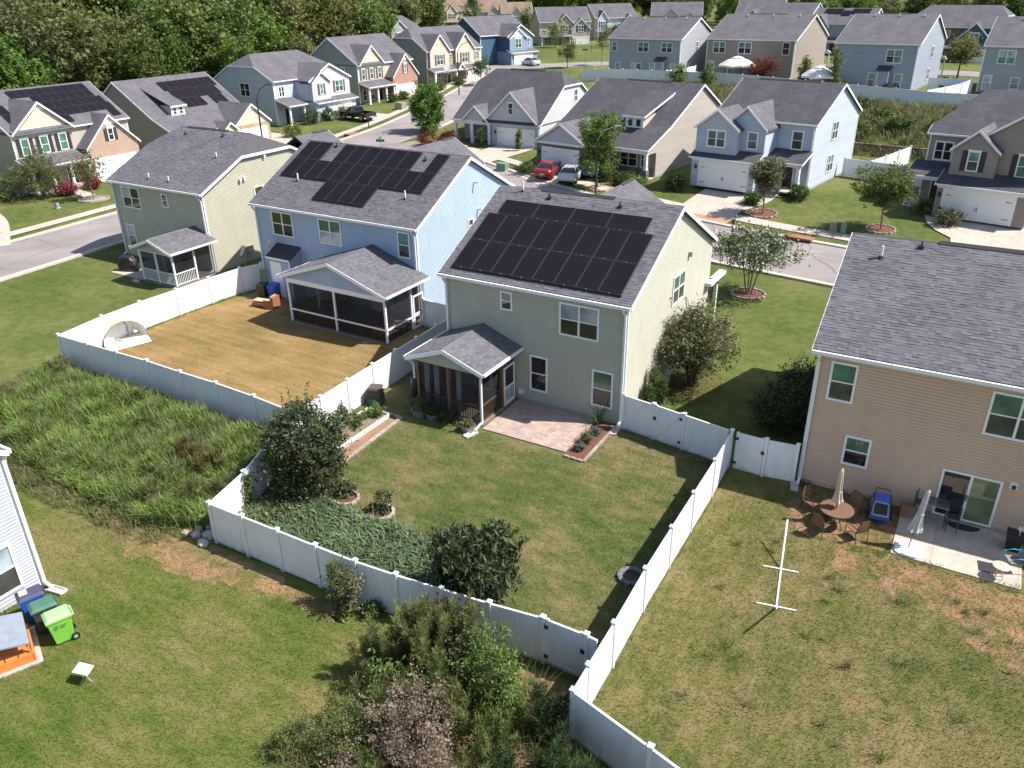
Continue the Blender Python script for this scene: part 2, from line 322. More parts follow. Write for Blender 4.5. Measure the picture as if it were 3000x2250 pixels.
# ------------------------------------------------------------------ house builder
UNIT_SH = None
def unit_shingle():
    global UNIT_SH
    if UNIT_SH is None:
        me = bpy.data.meshes.new('shingle')
        me.from_pydata([(0, 0, 1), (1, 0, 1), (1, 1, 0.15), (0, 1, 0.15), (0, 0, -0.4), (1, 0, -0.4), (1, 1, -0.4), (0, 1, -0.4)], [], [(0, 1, 2, 3), (4, 5, 1, 0), (5, 6, 2, 1), (7, 4, 0, 3), (6, 7, 3, 2)])
        me.materials.append(SHING); UNIT_SH = me
    return UNIT_SH
def shingles(parent, P0, ux, uy, length, rng_u, e=0.15, single=None, rootM=None, seed=1, thick=(0.008, 0.024)):
    """courses of overlapping tabs on a roof plane; single = (n, max_v): that many nearest tabs become objects of their own"""
    R = random.Random(seed); P0 = Vector(P0); ux = Vector(ux).normalized(); uy = Vector(uy).normalized(); n = ux.cross(uy)
    tabs = []; rows = int(length/e)
    for i in range(rows):
        v = i*e; u0, u1 = rng_u(v+e/2)
        u = u0+R.uniform(0, 0.15)-0.15
        while u < u1:
            w = R.choice((0.15, 0.19, 0.23, 0.27, 0.32)); a = max(u, u0); b = min(u+w, u1)
            if b-a > 0.03: tabs.append((a, b, v, min(e*1.04, length-v), R.uniform(*thick) if R.random() > 0.35 else thick[0]))
            u += w
    own = []
    if single:
        c = Vector(CAM_POS)
        key = lambda t: (rootM @ (P0+ux*(t[0]+t[1])/2+uy*t[2])-c).length - 6*(t[1]-t[0])
        tabs.sort(key=key); tabs.sort(key=lambda t: 0 if single[1](t) else 1)
        own, tabs = tabs[:single[0]], tabs[single[0]:]
    V = []; F = []
    for a, b, v, h, t in tabs:
        o = len(V)
        for (uu, vv, zz) in ((a, v, t), (b, v, t), (b, v+h, 0.003), (a, v+h, 0.003), (a, v, -0.01), (b, v, -0.01)):
            V.append(tuple(P0+ux*uu+uy*vv+n*zz))
        F += [(o, o+1, o+2, o+3), (o+4, o+5, o+1, o), (o+5, o+2, o+1, o+1), (o+4, o, o+3, o+3)]
    me = bpy.data.meshes.new('shingles'); me.from_pydata(V, [], [f if f[2] != f[3] else f[:3] for f in F]); me.materials.append(SHING)
    ob = bpy.data.objects.new('shingles', me); COL.objects.link(ob); ob.parent = parent; ob['kind'] = 'stuff'
    B = Matrix((ux, uy, n)).transposed().to_4x4()
    for a, b, v, h, t in own:
        q = bpy.data.objects.new('shingle', unit_shingle()); COL.objects.link(q); q.parent = parent
        q.matrix_local = Matrix.Translation(P0+ux*a+uy*v) @ B @ Matrix.Diagonal((b-a, h, t, 1))
    return ob

class House:
    def __init__(s, name, label, loc, ang, W, D, prof, side, near=False, roof=None, clip=(None, None), ov=0.28, ovx=0.2, trim=None, foundation=True, group=None, cat='house', front=None, open_=(0, 0)):
        s.root = thing(name, label, cat, loc, ang, group); s.W, s.D, s.prof, s.near = W, D, prof, near
        s.side = side; s.roofm = roof or ROOF; s.ov, s.ovx = ov, ovx; s.ang = ang
        s.M = Matrix.Translation(Vector(loc)) @ Matrix.Rotation(ang, 4, 'Z')
        mi = max(range(len(prof)), key=lambda i: prof[i][1]); s.mi = mi; m, r = prof[mi]
        def ends(cl):
            if not cl: return None
            zc, c = cl
            yA = np.interp(zc, [prof[mi-1][1], r], [prof[mi-1][0], m]); yB = np.interp(zc, [prof[mi+1][1], r], [prof[mi+1][0], m])
            return (yA, yB, zc, c)
        s.cl = [ends(clip[0]), ends(clip[1])]
        # walls
        z0 = 0.0
        for fa_, fb_ in (front or [(0, W)]): s.wall(('F', 0), [(fa_, z0), (fb_, z0), (fb_, prof[0][1]), (fa_, prof[0][1])])
        s.wall(('B', D), [(0, z0), (W, z0), (W, prof[-1][1]), (0, prof[-1][1])])
        for k, fc in ((0, ('L', 0)), (1, ('R', W))):
            top = list(prof)
            if s.cl[k]:
                yA, yB, zc, c = s.cl[k]; top = [p for i, p in enumerate(prof) if i < mi]+[(yA, zc), (yB, zc)]+[p for i, p in enumerate(prof) if i > mi]
            yo = open_[k]
            s.wall(fc, ([(0, z0), (D, z0)] if not yo else [(0, 2.5), (yo, 2.5), (yo, z0), (D, z0)])+[(y, z) for y, z in reversed(top)])
        if foundation: MB().box(-0.01, W+0.01, (1.6 if front else -0.01), D+0.01, -0.6, 0.12).build('foundation', FOUND, s.root)
        # roof
        xl, xr = -ovx, W+ovx
        P = list(prof); d0 = Vector((P[1][0]-P[0][0], P[1][1]-P[0][1])).normalized(); d1 = Vector((P[-1][0]-P[-2][0], P[-1][1]-P[-2][1])).normalized()
        P[0] = (P[0][0]-d0.x*ov, P[0][1]-d0.y*ov); P[-1] = (P[-1][0]+d1.x*ov, P[-1][1]+d1.y*ov); s.P = P
        lift = 0.17
        mb = MB(); fa = MB()
        for i in range(len(P)-1):
            (y0, za), (y1, zb) = P[i], P[i+1]
            c0, c1 = s.cl
            if i == mi-1:
                poly = [(xl, y0, za), (xr, y0, za)]+([(xr, c1[0], c1[2]), (xr-c1[3], y1, zb)] if c1 else [(xr, y1, zb)])+([(xl+c0[3], y1, zb), (xl, c0[0], c0[2])] if c0 else [(xl, y1, zb)])
            elif i == mi:
                poly = ([(xl, c0[1], c0[2]), (xl+c0[3], y0, za)] if c0 else [(xl, y0, za)])+([(xr-c1[3], y0, za), (xr, c1[1], c1[2])] if c1 else [(xr, y0, za)])+[(xr, y1, zb), (xl, y1, zb)]
            else: poly = [(xl, y0, za), (xr, y0, za), (xr, y1, zb), (xl, y1, zb)]
            mb.slab([(x, y, z+lift) for x, y, z in poly], 0.15)
        for k, x in ((0, xl), (1, xr)):
            if s.cl[k]:
                yA, yB, zc, c = s.cl[k]; xi = x+(c if k == 0 else -c)
                t3 = [(x, yA, zc+lift), (x, yB, zc+lift), (xi, m, r+lift)]
                mb.slab(t3 if k == 1 else t3[::-1], 0.15)
            sg = -1 if k == 0 else 1; xa = x+sg*0.004; xb = x+sg*0.045
            seq = list(P)
            if s.cl[k]: seq = [p for i, p in enumerate(P) if i < mi]+[(s.cl[k][0], s.cl[k][2]), (s.cl[k][1], s.cl[k][2])]+[p for i, p in enumerate(P) if i > mi]
            for (ya, za), (yb, zb) in zip(seq[:-1], seq[1:]):
                q = [(xa, ya, za+lift-0.02), (xa, yb, zb+lift-0.02), (xa, yb, zb+lift-0.22), (xa, ya, za+lift-0.22)]
                MB().prism(q, (xb-xa, 0, 0)).build('fascia', WHITE, s.root)
        s.roof = mb.build('roof', s.roofm, s.root)
        for (y, z, sg) in ((P[0][0], P[0][1], -1), (P[-1][0], P[-1][1], 1)):
            g = MB(); g.box(xl, xr, min(y+sg*0.005, y+sg*0.12), max(y+sg*0.005, y+sg*0.12), z+0.0, z+0.14)
            g.build('gutter', GUTTER, s.root)
        so = MB(); so.box(xl+0.02, xr-0.02, P[0][0]+0.01, -0.02, P[0][1]-0.03, P[0][1]-0.005); so.build('soffit', WHITE, s.root); so = MB(); so.box(xl+0.02, xr-0.02, D+0.02, P[-1][0]-0.01, P[-1][1]-0.03, P[-1][1]-0.005); so.build('soffit', WHITE, s.root)
        for x in (0, W):
            for y in (0, D):
                sx = -1 if x == 0 else 1; sy = -1 if y == 0 else 1; zt = (prof[0] if y == 0 else prof[-1])[1]; cb = MB()
                if y == 0 and open_[0 if x == 0 else 1]: continue
                cb.box(min(x-sx*0.09, x+sx*0.02), max(x-sx*0.09, x+sx*0.02), min(y+sy*0.012, y+sy*0.024), max(y+sy*0.012, y+sy*0.024), 0.1, zt-0.04)
                cb.box(min(x+sx*0.012, x+sx*0.024), max(x+sx*0.012, x+sx*0.024), min(y-sy*0.09, y+sy*0.012), max(y-sy*0.09, y+sy*0.012), 0.1, zt-0.04)
                cb.build('corner_board', WHITE, s.root)
    def pt(s, fc, u, d, z):
        f, o = fc
        if f == 'F': return (u, o-d, z)
        if f == 'B': return (u, o+d, z)
        if f == 'R': return (o+d, u, z)
        return (o-d, u, z)
    def fbox(s, mb, fc, u0, u1, d0, d1, z0, z1):
        a = s.pt(fc, u0, d0, z0); b = s.pt(fc, u1, d1, z1)
        return mb.box(min(a[0], b[0]), max(a[0], b[0]), min(a[1], b[1]), max(a[1], b[1]), min(a[2], b[2]), max(a[2], b[2]))
    def wall(s, fc, poly, m=None, name='siding', e=0.128, d0=0.0):
        """wall polygon in face coordinates; near houses get real lapped courses"""
        m = m or s.side; mb = MB()
        if not s.near or fc[0] == 'B':
            mb.poly([s.pt(fc, u, d0, z) for u, z in poly]); return mb.build('wall', m, s.root)
        zs = [z for u, z in poly]; zmin, zmax = min(zs), max(zs)
        def span(z):
            xs = []
            for (ua, za), (ub, zb) in zip(poly, poly[1:]+poly[:1]):
                if (za-z)*(zb-z) <= 0 and za != zb: xs.append(ua+(ub-ua)*(z-za)/(zb-za))
                elif za == z == zb: xs += [ua, ub]
            return (min(xs), max(xs)) if xs else None
        z = zmin
        while z < zmax-1e-4:
            zt = min(z+e, zmax); a = span(z+1e-5); b = span(zt-1e-5)
            if a and b:
                zm, zn = z+(zt-z)*0.60, z+(zt-z)*0.80; lo = lambda t: (a[0]+(b[0]-a[0])*t, a[1]+(b[1]-a[1])*t); m1, m2 = lo(0.6), lo(0.8)
                mb.poly([s.pt(fc, a[0], d0+0.02, z), s.pt(fc, a[1], d0+0.02, z), s.pt(fc, m1[1], d0+0.018, zm), s.pt(fc, m1[0], d0+0.018, zm)])
                mb.poly([s.pt(fc, m1[0], d0+0.018, zm), s.pt(fc, m1[1], d0+0.018, zm), s.pt(fc, m2[1], d0-0.004, zn), s.pt(fc, m2[0], d0-0.004, zn)])
                mb.poly([s.pt(fc, m2[0], d0-0.004, zn), s.pt(fc, m2[1], d0-0.004, zn), s.pt(fc, b[1], d0-0.004, zt), s.pt(fc, b[0], d0-0.004, zt)])
                mb.poly([s.pt(fc, a[0], d0-0.006, z), s.pt(fc, a[1], d0-0.006, z), s.pt(fc, a[1], d0+0.02, z), s.pt(fc, a[0], d0+0.02, z)])
            z = zt
        return mb.build(name, m, s.root, kind='stuff')
    def window(s, fc, u, z, w, h, cols=1, panes=None, fw=0.085, shutters=None, rows=2, grid=None, head=None, sill=False, d=0.014):
        """u,z = lower left corner; frame with meeting rail and mullions, each pane its own piece"""
        mb = MB(); t = 0.05
        s.fbox(mb, fc, u, u+w, d, d+t, z, z+fw); s.fbox(mb, fc, u, u+w, d, d+t, z+h-fw, z+h)
        s.fbox(mb, fc, u, u+fw, d, d+t-0.002, z+fw, z+h-fw); s.fbox(mb, fc, u+w-fw, u+w, d, d+t-0.002, z+fw, z+h-fw)
        cw = (w-fw*(cols+1)*1.0)/cols if cols > 1 else w-2*fw
        for c in range(1, cols): s.fbox(mb, fc, u+fw*c+cw*c, u+fw*c+cw*c+fw, d, d+t-0.006, z+fw, z+h-fw)
        ih = h-2*fw; rh = (ih-0.05*(rows-1))/rows
        for c in range(cols):
            a = u+fw+c*(cw+fw)
            for r in range(1, rows): s.fbox(mb, fc, a, a+cw, d, d+t-0.012, z+fw+r*rh+(r-1)*0.05, z+fw+r*(rh+0.05))
            if grid:
                for r in range(rows):
                    zz = z+fw+r*(rh+0.05)
                    for g in range(1, grid[0]): s.fbox(mb, fc, a+cw*g/grid[0]-0.015, a+cw*g/grid[0]+0.015, d, d+0.022, zz, zz+rh)
                    for g in range(1, grid[1]): s.fbox(mb, fc, a, a+cw, d, d+0.020, zz+rh*g/grid[1]-0.015, zz+rh*g/grid[1]+0.015)
        if head: s.fbox(mb, fc, u-0.06, u+w+0.06, d, d+0.09, z+h-0.002, z+h+head)
        if sill: s.fbox(mb, fc, u-0.04, u+w+0.04, d, d+0.1, z-0.07, z+0.002)
        o = mb.build('window', WHITE, s.root)
        panes = panes or [G_DARK]; k = 0
        for r in range(rows-1, -1, -1):
            for c in range(cols):
                a = u+fw+c*(cw+fw); zz = z+fw+r*(rh+0.05); p = MB()
                p.poly([s.pt(fc, a, d+0.006, zz), s.pt(fc, a+cw, d+0.006, zz), s.pt(fc, a+cw, d+0.006, zz+rh), s.pt(fc, a, d+0.006, zz+rh)])
                p.build('pane', panes[k % len(panes)], o); k += 1
        if shutters:
            for uu in (u-0.42, u+w+0.04):
                sh = MB(); s.fbox(sh, fc, uu, uu+0.38, d, d+0.03, z, z+h)
                for q in range(6): s.fbox(sh, fc, uu+0.05, uu+0.33, d+0.03, d+0.045, z+0.08+q*(h-0.1)/6, z+0.02+(q+0.75)*(h-0.1)/6+0.06)
                sh.build('shutter', shutters, s.root)
        return o
    def door(s, fc, u, z, w, h, m, glassm=None, d=0.014, wreath=False):
        mb = MB(); s.fbox(mb, fc, u-0.1, u, d, d+0.05, z, z+h); s.fbox(mb, fc, u+w, u+w+0.1, d, d+0.05, z, z+h); s.fbox(mb, fc, u-0.1, u+w+0.1, d, d+0.052, z+h, z+h+0.1)
        o = mb.build('door_frame', WHITE, s.root)
        db = MB(); s.fbox(db, fc, u, u+w, d, d+0.03, z, z+h)
        for r in range(3):
            for c in range(2): s.fbox(db, fc, u+0.1+c*w*0.47, u+0.1+c*w*0.47+w*0.33, d+0.03, d+0.04, z+0.15+r*h*0.31, z+0.15+r*h*0.31+h*0.25)
        dd = db.build('door', m, s.root)
        kb = MB(); kb.tube([s.pt(fc, u+w-0.08, d+0.03, z+h*0.47), s.pt(fc, u+w-0.08, d+0.09, z+h*0.47)], 0.03); kb.build('door_handle', BLACK, dd)
        if glassm:
            p = MB(); p.poly([s.pt(fc, u+w*0.2, d+0.043, z+h*0.45), s.pt(fc, u+w*0.8, d+0.043, z+h*0.45), s.pt(fc, u+w*0.8, d+0.043, z+h*0.92), s.pt(fc, u+w*0.2, d+0.043, z+h*0.92)]); p.build('pane', glassm, dd)
        if wreath:
            wb = MB(); c = [s.pt(fc, u+w/2+0.24*math.cos(t*0.5236), d+0.06, z+h*0.72+0.24*math.sin(t*0.5236)) for t in range(13)]
            wb.tube(c, 0.06, 6); wb.build('wreath', mat('wreath', (0.03, 0.05, 0.02), 0.9), dd)
    def garage(s, fc, u, w, h=2.15, z=0.02, d=0.012, trim=0.16, lamps=True):
        mb = MB(); s.fbox(mb, fc, u-trim, u, d, d+0.06, z, z+h); s.fbox(mb, fc, u+w, u+w+trim, d, d+0.06, z, z+h); s.fbox(mb, fc, u-trim, u+w+trim, d, d+0.062, z+h, z+h+trim+0.06)
        mb.build('garage_trim', WHITE, s.root)
        gd = MB(); s.fbox(gd, fc, u, u+w, d, d+0.012, z, z+h); g = gd.build('garage_door', WHITE, s.root)
        ph = h/4
        for r in range(4):
            pb = MB(); s.fbox(pb, fc, u+0.01, u+w-0.01, d+0.012, d+0.024, z+r*ph+0.012, z+(r+1)*ph-0.006)
            for c in range(4): s.fbox(pb, fc, u+0.12+c*w/4, u+(c+1)*w/4-0.06, d+0.024, d+0.032, z+r*ph+0.1, z+(r+1)*ph-0.1)
            pb.build('panel', WHITE, g)
        for uu in (u+w*0.5-0.09, u+w*0.5+0.05):
            hb = MB(); s.fbox(hb, fc, uu, uu+0.04, d+0.03, d+0.06, z+h*0.36, z+h*0.36+0.34); hb.build('handle', BLACK, g)
        for uu in (u+0.08, u+w-0.5):
            for zz in (z+h*0.2, z+h*0.83):
                hb = MB(); s.fbox(hb, fc, uu, uu+0.42, d+0.03, d+0.05, zz, zz+0.05); hb.build('strap_hinge', BLACK, g)
        if lamps:
            for uu in (u-0.42,):
                lb = MB(); s.fbox(lb, fc, uu-0.08, uu+0.08, d, d+0.16, z+h*0.75, z+h*0.75+0.34); lb.build('wall_lamp', BLACK, s.root)
    def gable(s, x0, x1, yf, zb, ze, zr, yb=None, m=None, fm=None, ov=0.22, roofm=None, lap=True, inner=None, cheek=True, panel=None):
        """cross gable: ridge runs back from yf into the main roof"""
        m = m or s.side; fm = fm or m; xm = (x0+x1)/2; yb = yb if yb is not None else s.D*0.5
        fc = ('F', yf)
        s.wall(fc, [(x0, zb), (x1, zb), (x1, ze), (xm, zr), (x0, ze)], fm)
        if cheek:
            s.wall(('L', x0), [(yf, zb), (0.02 if inner is None else inner, zb), (0.02 if inner is None else inner, ze), (yf, ze)], m)
            s.wall(('R', x1), [(yf, zb), (0.02 if inner is None else inner, zb), (0.02 if inner is None else inner, ze), (yf, ze)], m)
        k = (zr-ze)/(xm-x0); l = 0.16
        mb = MB(); xa, xb = x0-ov, x1+ov; za = ze-k*ov
        mb.slab([(xa, yf-ov, za+l), (xm, yf-ov, zr+l), (xm, yb, zr+l), (xa, yb, za+l)], 0.14)
        mb.slab([(xm, yf-ov, zr+l), (xb, yf-ov, za+l), (xb, yb, za+l), (xm, yb, zr+l)], 0.14)
        mb.build('roof', roofm or s.roofm, s.root)
        fa = MB(); y0 = yf-ov-0.004
        fa.prism([(xa, y0, za+l-0.02), (xm, y0, zr+l-0.02), (xm, y0, zr+l-0.24), (xa, y0, za+l-0.24)], (0, -0.045, 0)); fa.build('fascia', WHITE, s.root); fa = MB()
        fa.prism([(xm, y0, zr+l-0.02), (xb, y0, za+l-0.02), (xb, y0, za+l-0.24), (xm, y0, zr+l-0.24)], (0, -0.045, 0))
        fa.build('fascia', WHITE, s.root)
        if panel:   # white peak trim board
            pb = MB(); zz = zr-panel; dx = panel/k; pb.poly([(xm-dx, yf-0.02, zz), (xm+dx, yf-0.02, zz), (xm, yf-0.02, zr)]); pb.build('peak_panel', WHITE, s.root)
    def pent(s, x0, x1, yf, zl, yb, zh, roofm=None, ends=True, ov=0.18, cheeks=True):
        mb = MB(); mb.slab([(x0-ov, yf-ov, zl), (x1+ov, yf-ov, zl), (x1+ov, yb, zh), (x0-ov, yb, zh)], 0.13); r = mb.build('porch_roof', roofm or s.roofm, s.root)
        fa = MB(); fa.box(x0-ov, x1+ov, yf-ov-0.1, yf-ov-0.004, zl-0.14, zl-0.01)
        for x in ((x0-ov-0.045, x0-ov-0.004), (x1+ov+0.004, x1+ov+0.045)):
            fa.prism([(x[0], yf-ov, zl-0.02), (x[0], yb, zh-0.02), (x[0], yb, zh-0.2), (x[0], yf-ov, zl-0.2)], (x[1]-x[0], 0, 0))
        fa.build('gutter', GUTTER, r)
        be = MB(); be.box(x0, x1, yf, yf+0.16, zl-0.36, zl-0.125); be.build('beam', WHITE, s.root)
        return r
    def column(s, x, y, z0, z1, w=0.22, base=None, basem=None):
        mb = MB(); mb.box(x-w/2, x+w/2, y-w/2, y+w/2, z0+(base or 0), z1); mb.box(x-w*0.65, x+w*0.65, y-w*0.65, y+w*0.65, z1-0.12, z1-0.003)
        mb.box(x-w*0.65, x+w*0.65, y-w*0.65, y+w*0.65, z0+(base or 0)+0.002, z0+(base or 0)+0.13); mb.build('column', WHITE, s.root)
        if base: MB().box(x-w*0.9, x+w*0.9, y-w*0.9, y+w*0.9, z0, z0+base).build('column_base', basem, s.root)
    def box(s, name, m, *a): return MB().box(*a).build(name, m, s.root)
    def downspout(s, fc, u, ztop, kick=True, zb=0.1):
        mb = MB(); d = s.ov+0.05
        mb.beam(s.pt(fc, u, d, ztop+0.02), s.pt(fc, u, d, ztop-0.12), 0.09); mb.beam(s.pt(fc, u, d, ztop-0.1), s.pt(fc, u, 0.08, ztop-0.4), 0.09)
        mb.beam(s.pt(fc, u, 0.08, ztop-0.36), s.pt(fc, u, 0.08, zb+0.08), 0.10)
        if kick: mb.beam(s.pt(fc, u, 0.08, zb+0.12), s.pt(fc, u, 0.42, zb-0.02), 0.09)
        mb.build('downspout', GUTTER, s.root)
    def pipe(s, x, y, z, h=0.42, r=0.05, m=None):
        mb = MB(); mb.tube([(x, y, z-0.1), (x, y, z+h)], r, 8); o = mb.build('vent_pipe', m or WHITE, s.root)
        f = MB(); f.lathe((x, y, z-0.02), [(r*2.6, -0.1), (r*2.4, 0.03), (r*1.2, 0.12)], 8); f.build('flashing', BLACK, o)
    def boxvent(s, x, y, z):
        mb = MB(); mb.box(x-0.1, x+0.1, y-0.12, y+0.12, z-0.1, z+0.08); mb.box(x-0.03, x+0.03, y-0.03, y+0.03, z+0.08, z+0.25); mb.build('roof_vent', BLACK, s.root)
    def ridge_vent(s, x0, x1):
        m, r = s.prof[s.mi]; mb = MB(); mb.prism([(x0, m-0.16, r+0.13), (x0, m, r+0.24), (x0, m+0.16, r+0.13)], (x1-x0, 0, 0)); mb.build('ridge_vent', mat('ridge_vent', (0.035, 0.033, 0.036), 0.9), s.root)
    def plane_pt(s, x, sl, h=0.0, seg=0):
        (ya, za), (yb, zb) = s.P[seg], s.P[seg+1]; L = math.hypot(yb-ya, zb-za); cy, cz = (yb-ya)/L, (zb-za)/L
        return Vector((x, ya+cy*sl-cz*h, za+0.17+cz*sl+cy*h))
    def solar(s, x0, s0, w, h, seg=0):
        mb = MB(); g = 0.012
        c = lambda a, b, t: s.plane_pt(a, b, t, seg)
        def hx(mb, a0, a1, b0, b1, t0, t1): mb.hexa([c(a0, b0, t0), c(a1, b0, t0), c(a1, b1, t0), c(a0, b1, t0)], [c(a0, b0, t1), c(a1, b0, t1), c(a1, b1, t1), c(a0, b1, t1)])
        a0, a1, b0, b1 = x0+g, x0+w-g, s0+g, s0+h-g; f = 0.018
        hx(mb, a0+f, a1-f, b0+f, b1-f, 0.10, 0.136); o = mb.build('solar_panel', SOLAR, s.root)
        fr = MB(); hx(fr, a0, a1, b0, b0+f, 0.09, 0.14); hx(fr, a0, a1, b1-f, b1, 0.09, 0.14); hx(fr, a0, a0+f, b0+f, b1-f, 0.09, 0.14); hx(fr, a1-f, a1, b0+f, b1-f, 0.09, 0.14)
        fr.build('panel_frame', FRAMEM, o)
        return o
def solar_mat():
    m, nt, b = _mat('solar_glass'); b.inputs['Roughness'].default_value = 0.5; b.inputs['Specular IOR Level'].default_value = 0.06
    uv = N(nt, 'ShaderNodeUVMap'); br = N(nt, 'ShaderNodeTexBrick', offset=0.0); br.inputs['Scale'].default_value = 1.0; br.inputs['Brick Width'].default_value = 0.166; br.inputs['Row Height'].default_value = 0.083; br.inputs['Mortar Size'].default_value = 0.003
    br.inputs['Color1'].default_value = (0.011, 0.009, 0.013, 1); br.inputs['Color2'].default_value = (0.013, 0.011, 0.016, 1); br.inputs['Mortar'].default_value = (0.02, 0.018, 0.024, 1)
    nt.links.new(uv.outputs[0], br.inputs[0]); nt.links.new(br.outputs[0], b.inputs['Base Color']); return m
SOLAR = solar_mat(); FRAMEM = mat('panel_edge', (0.035, 0.034, 0.04), 0.6, 0.0)
def gprof(D, e, r): return [(0, e), (D/2, r), (D, e)]

# ------------------------------------------------------------------ ground, streets
GRASS = [(0.058, 0.085, 0.02), (0.085, 0.115, 0.028), (0.115, 0.132, 0.04), (0.165, 0.155, 0.06)]
L_GEN = lawn('lawn_general', GRASS, 0.12, 1.6, bare=(0.30, 0.19, 0.11), bare_amt=0.76)
xs = np.unique(np.concatenate([np.linspace(-1600, -260, 14), np.arange(-260, 180.1, 4), np.linspace(180, 1500, 12)]))
ys = np.unique(np.concatenate([np.linspace(-900, -60, 8), np.arange(-60, 20.1, 8), np.arange(20, 280.1, 3), np.linspace(280, 2200, 16)]))
V = np.array([(x, y, gz(x, y)) for y in ys for x in xs]); nx = len(xs)
Fq = np.array([(j*nx+i, j*nx+i+1, (j+1)*nx+i+1, (j+1)*nx+i) for j in range(len(ys)-1) for i in range(nx-1)])
struct(np_mesh('ground', V, Fq, L_GEN))

def smooth_path(pts, step=1.0):
    pts = [Vector(p) for p in pts]; out = []
    ex = [pts[0]*2-pts[1]]+pts+[pts[-1]*2-pts[-2]]
    for i in range(1, len(ex)-2):
        p0, p1, p2, p3 = ex[i-1], ex[i], ex[i+1], ex[i+2]; n = max(2, int((p2-p1).length/step))
        for k in range(n):
            t = k/n; out.append(0.5*((2*p1)+(p2-p0)*t+(2*p0-5*p1+4*p2-p3)*t*t+(3*p1-p0-3*p2+p3)*t**3))
    out.append(pts[-1]); return out
def ribbon(name, pts, w0, w1, dz, m, t=0.0, nx=3, zf=None):
    """strip between lateral offsets w0..w1 of a path (left positive), draped on the terrain"""
    V = []; F = []
    for i, p in enumerate(pts):
        d = (pts[min(i+1, len(pts)-1)]-pts[max(i-1, 0)]); d = Vector((d.x, d.y)).normalized(); nrm = Vector((-d.y, d.x))
        for k in range(nx+1):
            w = w0+(w1-w0)*k/nx; q = Vector((p.x, p.y))+nrm*w; V.append((q.x, q.y, (zf or gz)(q.x, q.y)+dz))
    c = nx+1
    for i in range(len(pts)-1):
        for k in range(nx): F.append((i*c+k, (i+1)*c+k, (i+1)*c+k+1, i*c+k+1))
    mb = MB(); mb.v = V; mb.f = F
    if t:   # kerb sides
        o = len(V)
        for i in range(len(pts)):
            for k in (0, nx): x, y, z = V[i*c+k]; mb.v.append((x, y, z-t))
        for i in range(len(pts)-1):
            mb.f.append((i*c, o+2*i, o+2*i+2, (i+1)*c)); mb.f.append((i*c+nx, (i+1)*c+nx, o+2*i+3, o+2*i+1))
    o = mb.build(name, m); struct(o); return o
def road_mat():
    m, nt, b = _mat('asphalt'); b.inputs['Roughness'].default_value = 0.9
    tc = N(nt, 'ShaderNodeTexCoord'); n1 = N(nt, 'ShaderNodeTexNoise', Scale=0.25, Detail=7.0); n2 = N(nt, 'ShaderNodeTexNoise', Scale=30.0, Detail=3.0)
    nt.links.new(tc.outputs['Object'], n1.inputs['Vector']); nt.links.new(tc.outputs['Object'], n2.inputs['Vector'])
    a = N(nt, 'ShaderNodeMath', operation='MULTIPLY_ADD'); nt.links.new(n2.outputs['Fac'], a.inputs[0]); a.inputs[1].default_value = 0.3; nt.links.new(n1.outputs['Fac'], a.inputs[2])
    r = ramp(nt, [(0.4, (0.185, 0.16, 0.15)), (0.85, (0.29, 0.255, 0.24))]); nt.links.new(a.outputs[0], r.inputs[0])
    vo = N(nt, 'ShaderNodeTexVoronoi', feature='DISTANCE_TO_EDGE', Scale=0.16); n5 = N(nt, 'ShaderNodeTexNoise', Scale=0.5, Detail=4.0); mp = N(nt, 'ShaderNodeMix', data_type='RGBA', blend_type='ADD'); mp.inputs[0].default_value = 2.2
    nt.links.new(tc.outputs['Object'], n5.inputs['Vector']); nt.links.new(tc.outputs['Object'], mp.inputs[6]); nt.links.new(n5.outputs['Color'], mp.inputs[7]); nt.links.new(mp.outputs[2], vo.inputs['Vector'])
    rc = ramp(nt, [(0.0, (0.55, 0.55, 0.55)), (0.012, (1, 1, 1))]); nt.links.new(vo.outputs['Distance'], rc.inputs[0]); mx = N(nt, 'ShaderNodeMix', data_type='RGBA', blend_type='MULTIPLY'); mx.inputs[0].default_value = 1.0
    nt.links.new(r.outputs[0], mx.inputs[6]); nt.links.new(rc.outputs[0], mx.inputs[7]); nt.links.new(mx.outputs[2], b.inputs['Base Color']); return m
ASPH = road_mat()
KERB = mat('kerb_concrete', (0.46, 0.41, 0.35), 0.9, noise=0.15, scale=0.8)
WALK = mat('sidewalk_concrete', (0.44, 0.38, 0.32), 0.9, noise=0.14, scale=1.0, bump=0.2)
S1 = smooth_path([(90, 12), (60, 18.5), (30, 24.8), (18, 27), (5, 29), (-5, 30.6), (-18, 33.8), (-30, 38.2), (-42, 43.8), (-52.5, 48.8)])
S2 = smooth_path([(-47, -70), (-50.5, -20), (-52.2, 3), (-53.4, 20), (-56, 52), (-60, 74), (-66, 95), (-71, 112)])
S3 = smooth_path([(-78, 113), (-68, 120), (-58, 128), (-45, 133), (-25, 134), (5, 128), (60, 116)])
for nm, S in (('road', S1), ('road', S2), ('road', S3)):
    dz = 0.05 if S is S1 else (0.054 if S is S2 else 0.058)
    ribbon(nm, S, -4.1, 4.1, dz, ASPH, nx=4)
S1k = [p for p in S1 if p.x > -47.5]; S2a = [p for p in S2 if p.y < 43]; S2b = [p for p in S2 if 56 < p.y < 110]
for S, sides in ((S1k, (1, -1)), (S2a, (-1,)), (S2, (1,)), (S2b, (-1,))):
    for sd in sides:
        a, b = sorted((sd*4.1, sd*4.55)); ribbon('kerb', S, a, b, 0.16, KERB, t=0.15, nx=1)
ribbon('sidewalk', [p for p in S1k if p.x < 60], -7.4, -6.0, 0.07, WALK, nx=2)     # far side of the street before the house row
ribbon('sidewalk', [p for p in S2 if p.y < 110], 6.0, 7.4, 0.07, WALK, nx=2)
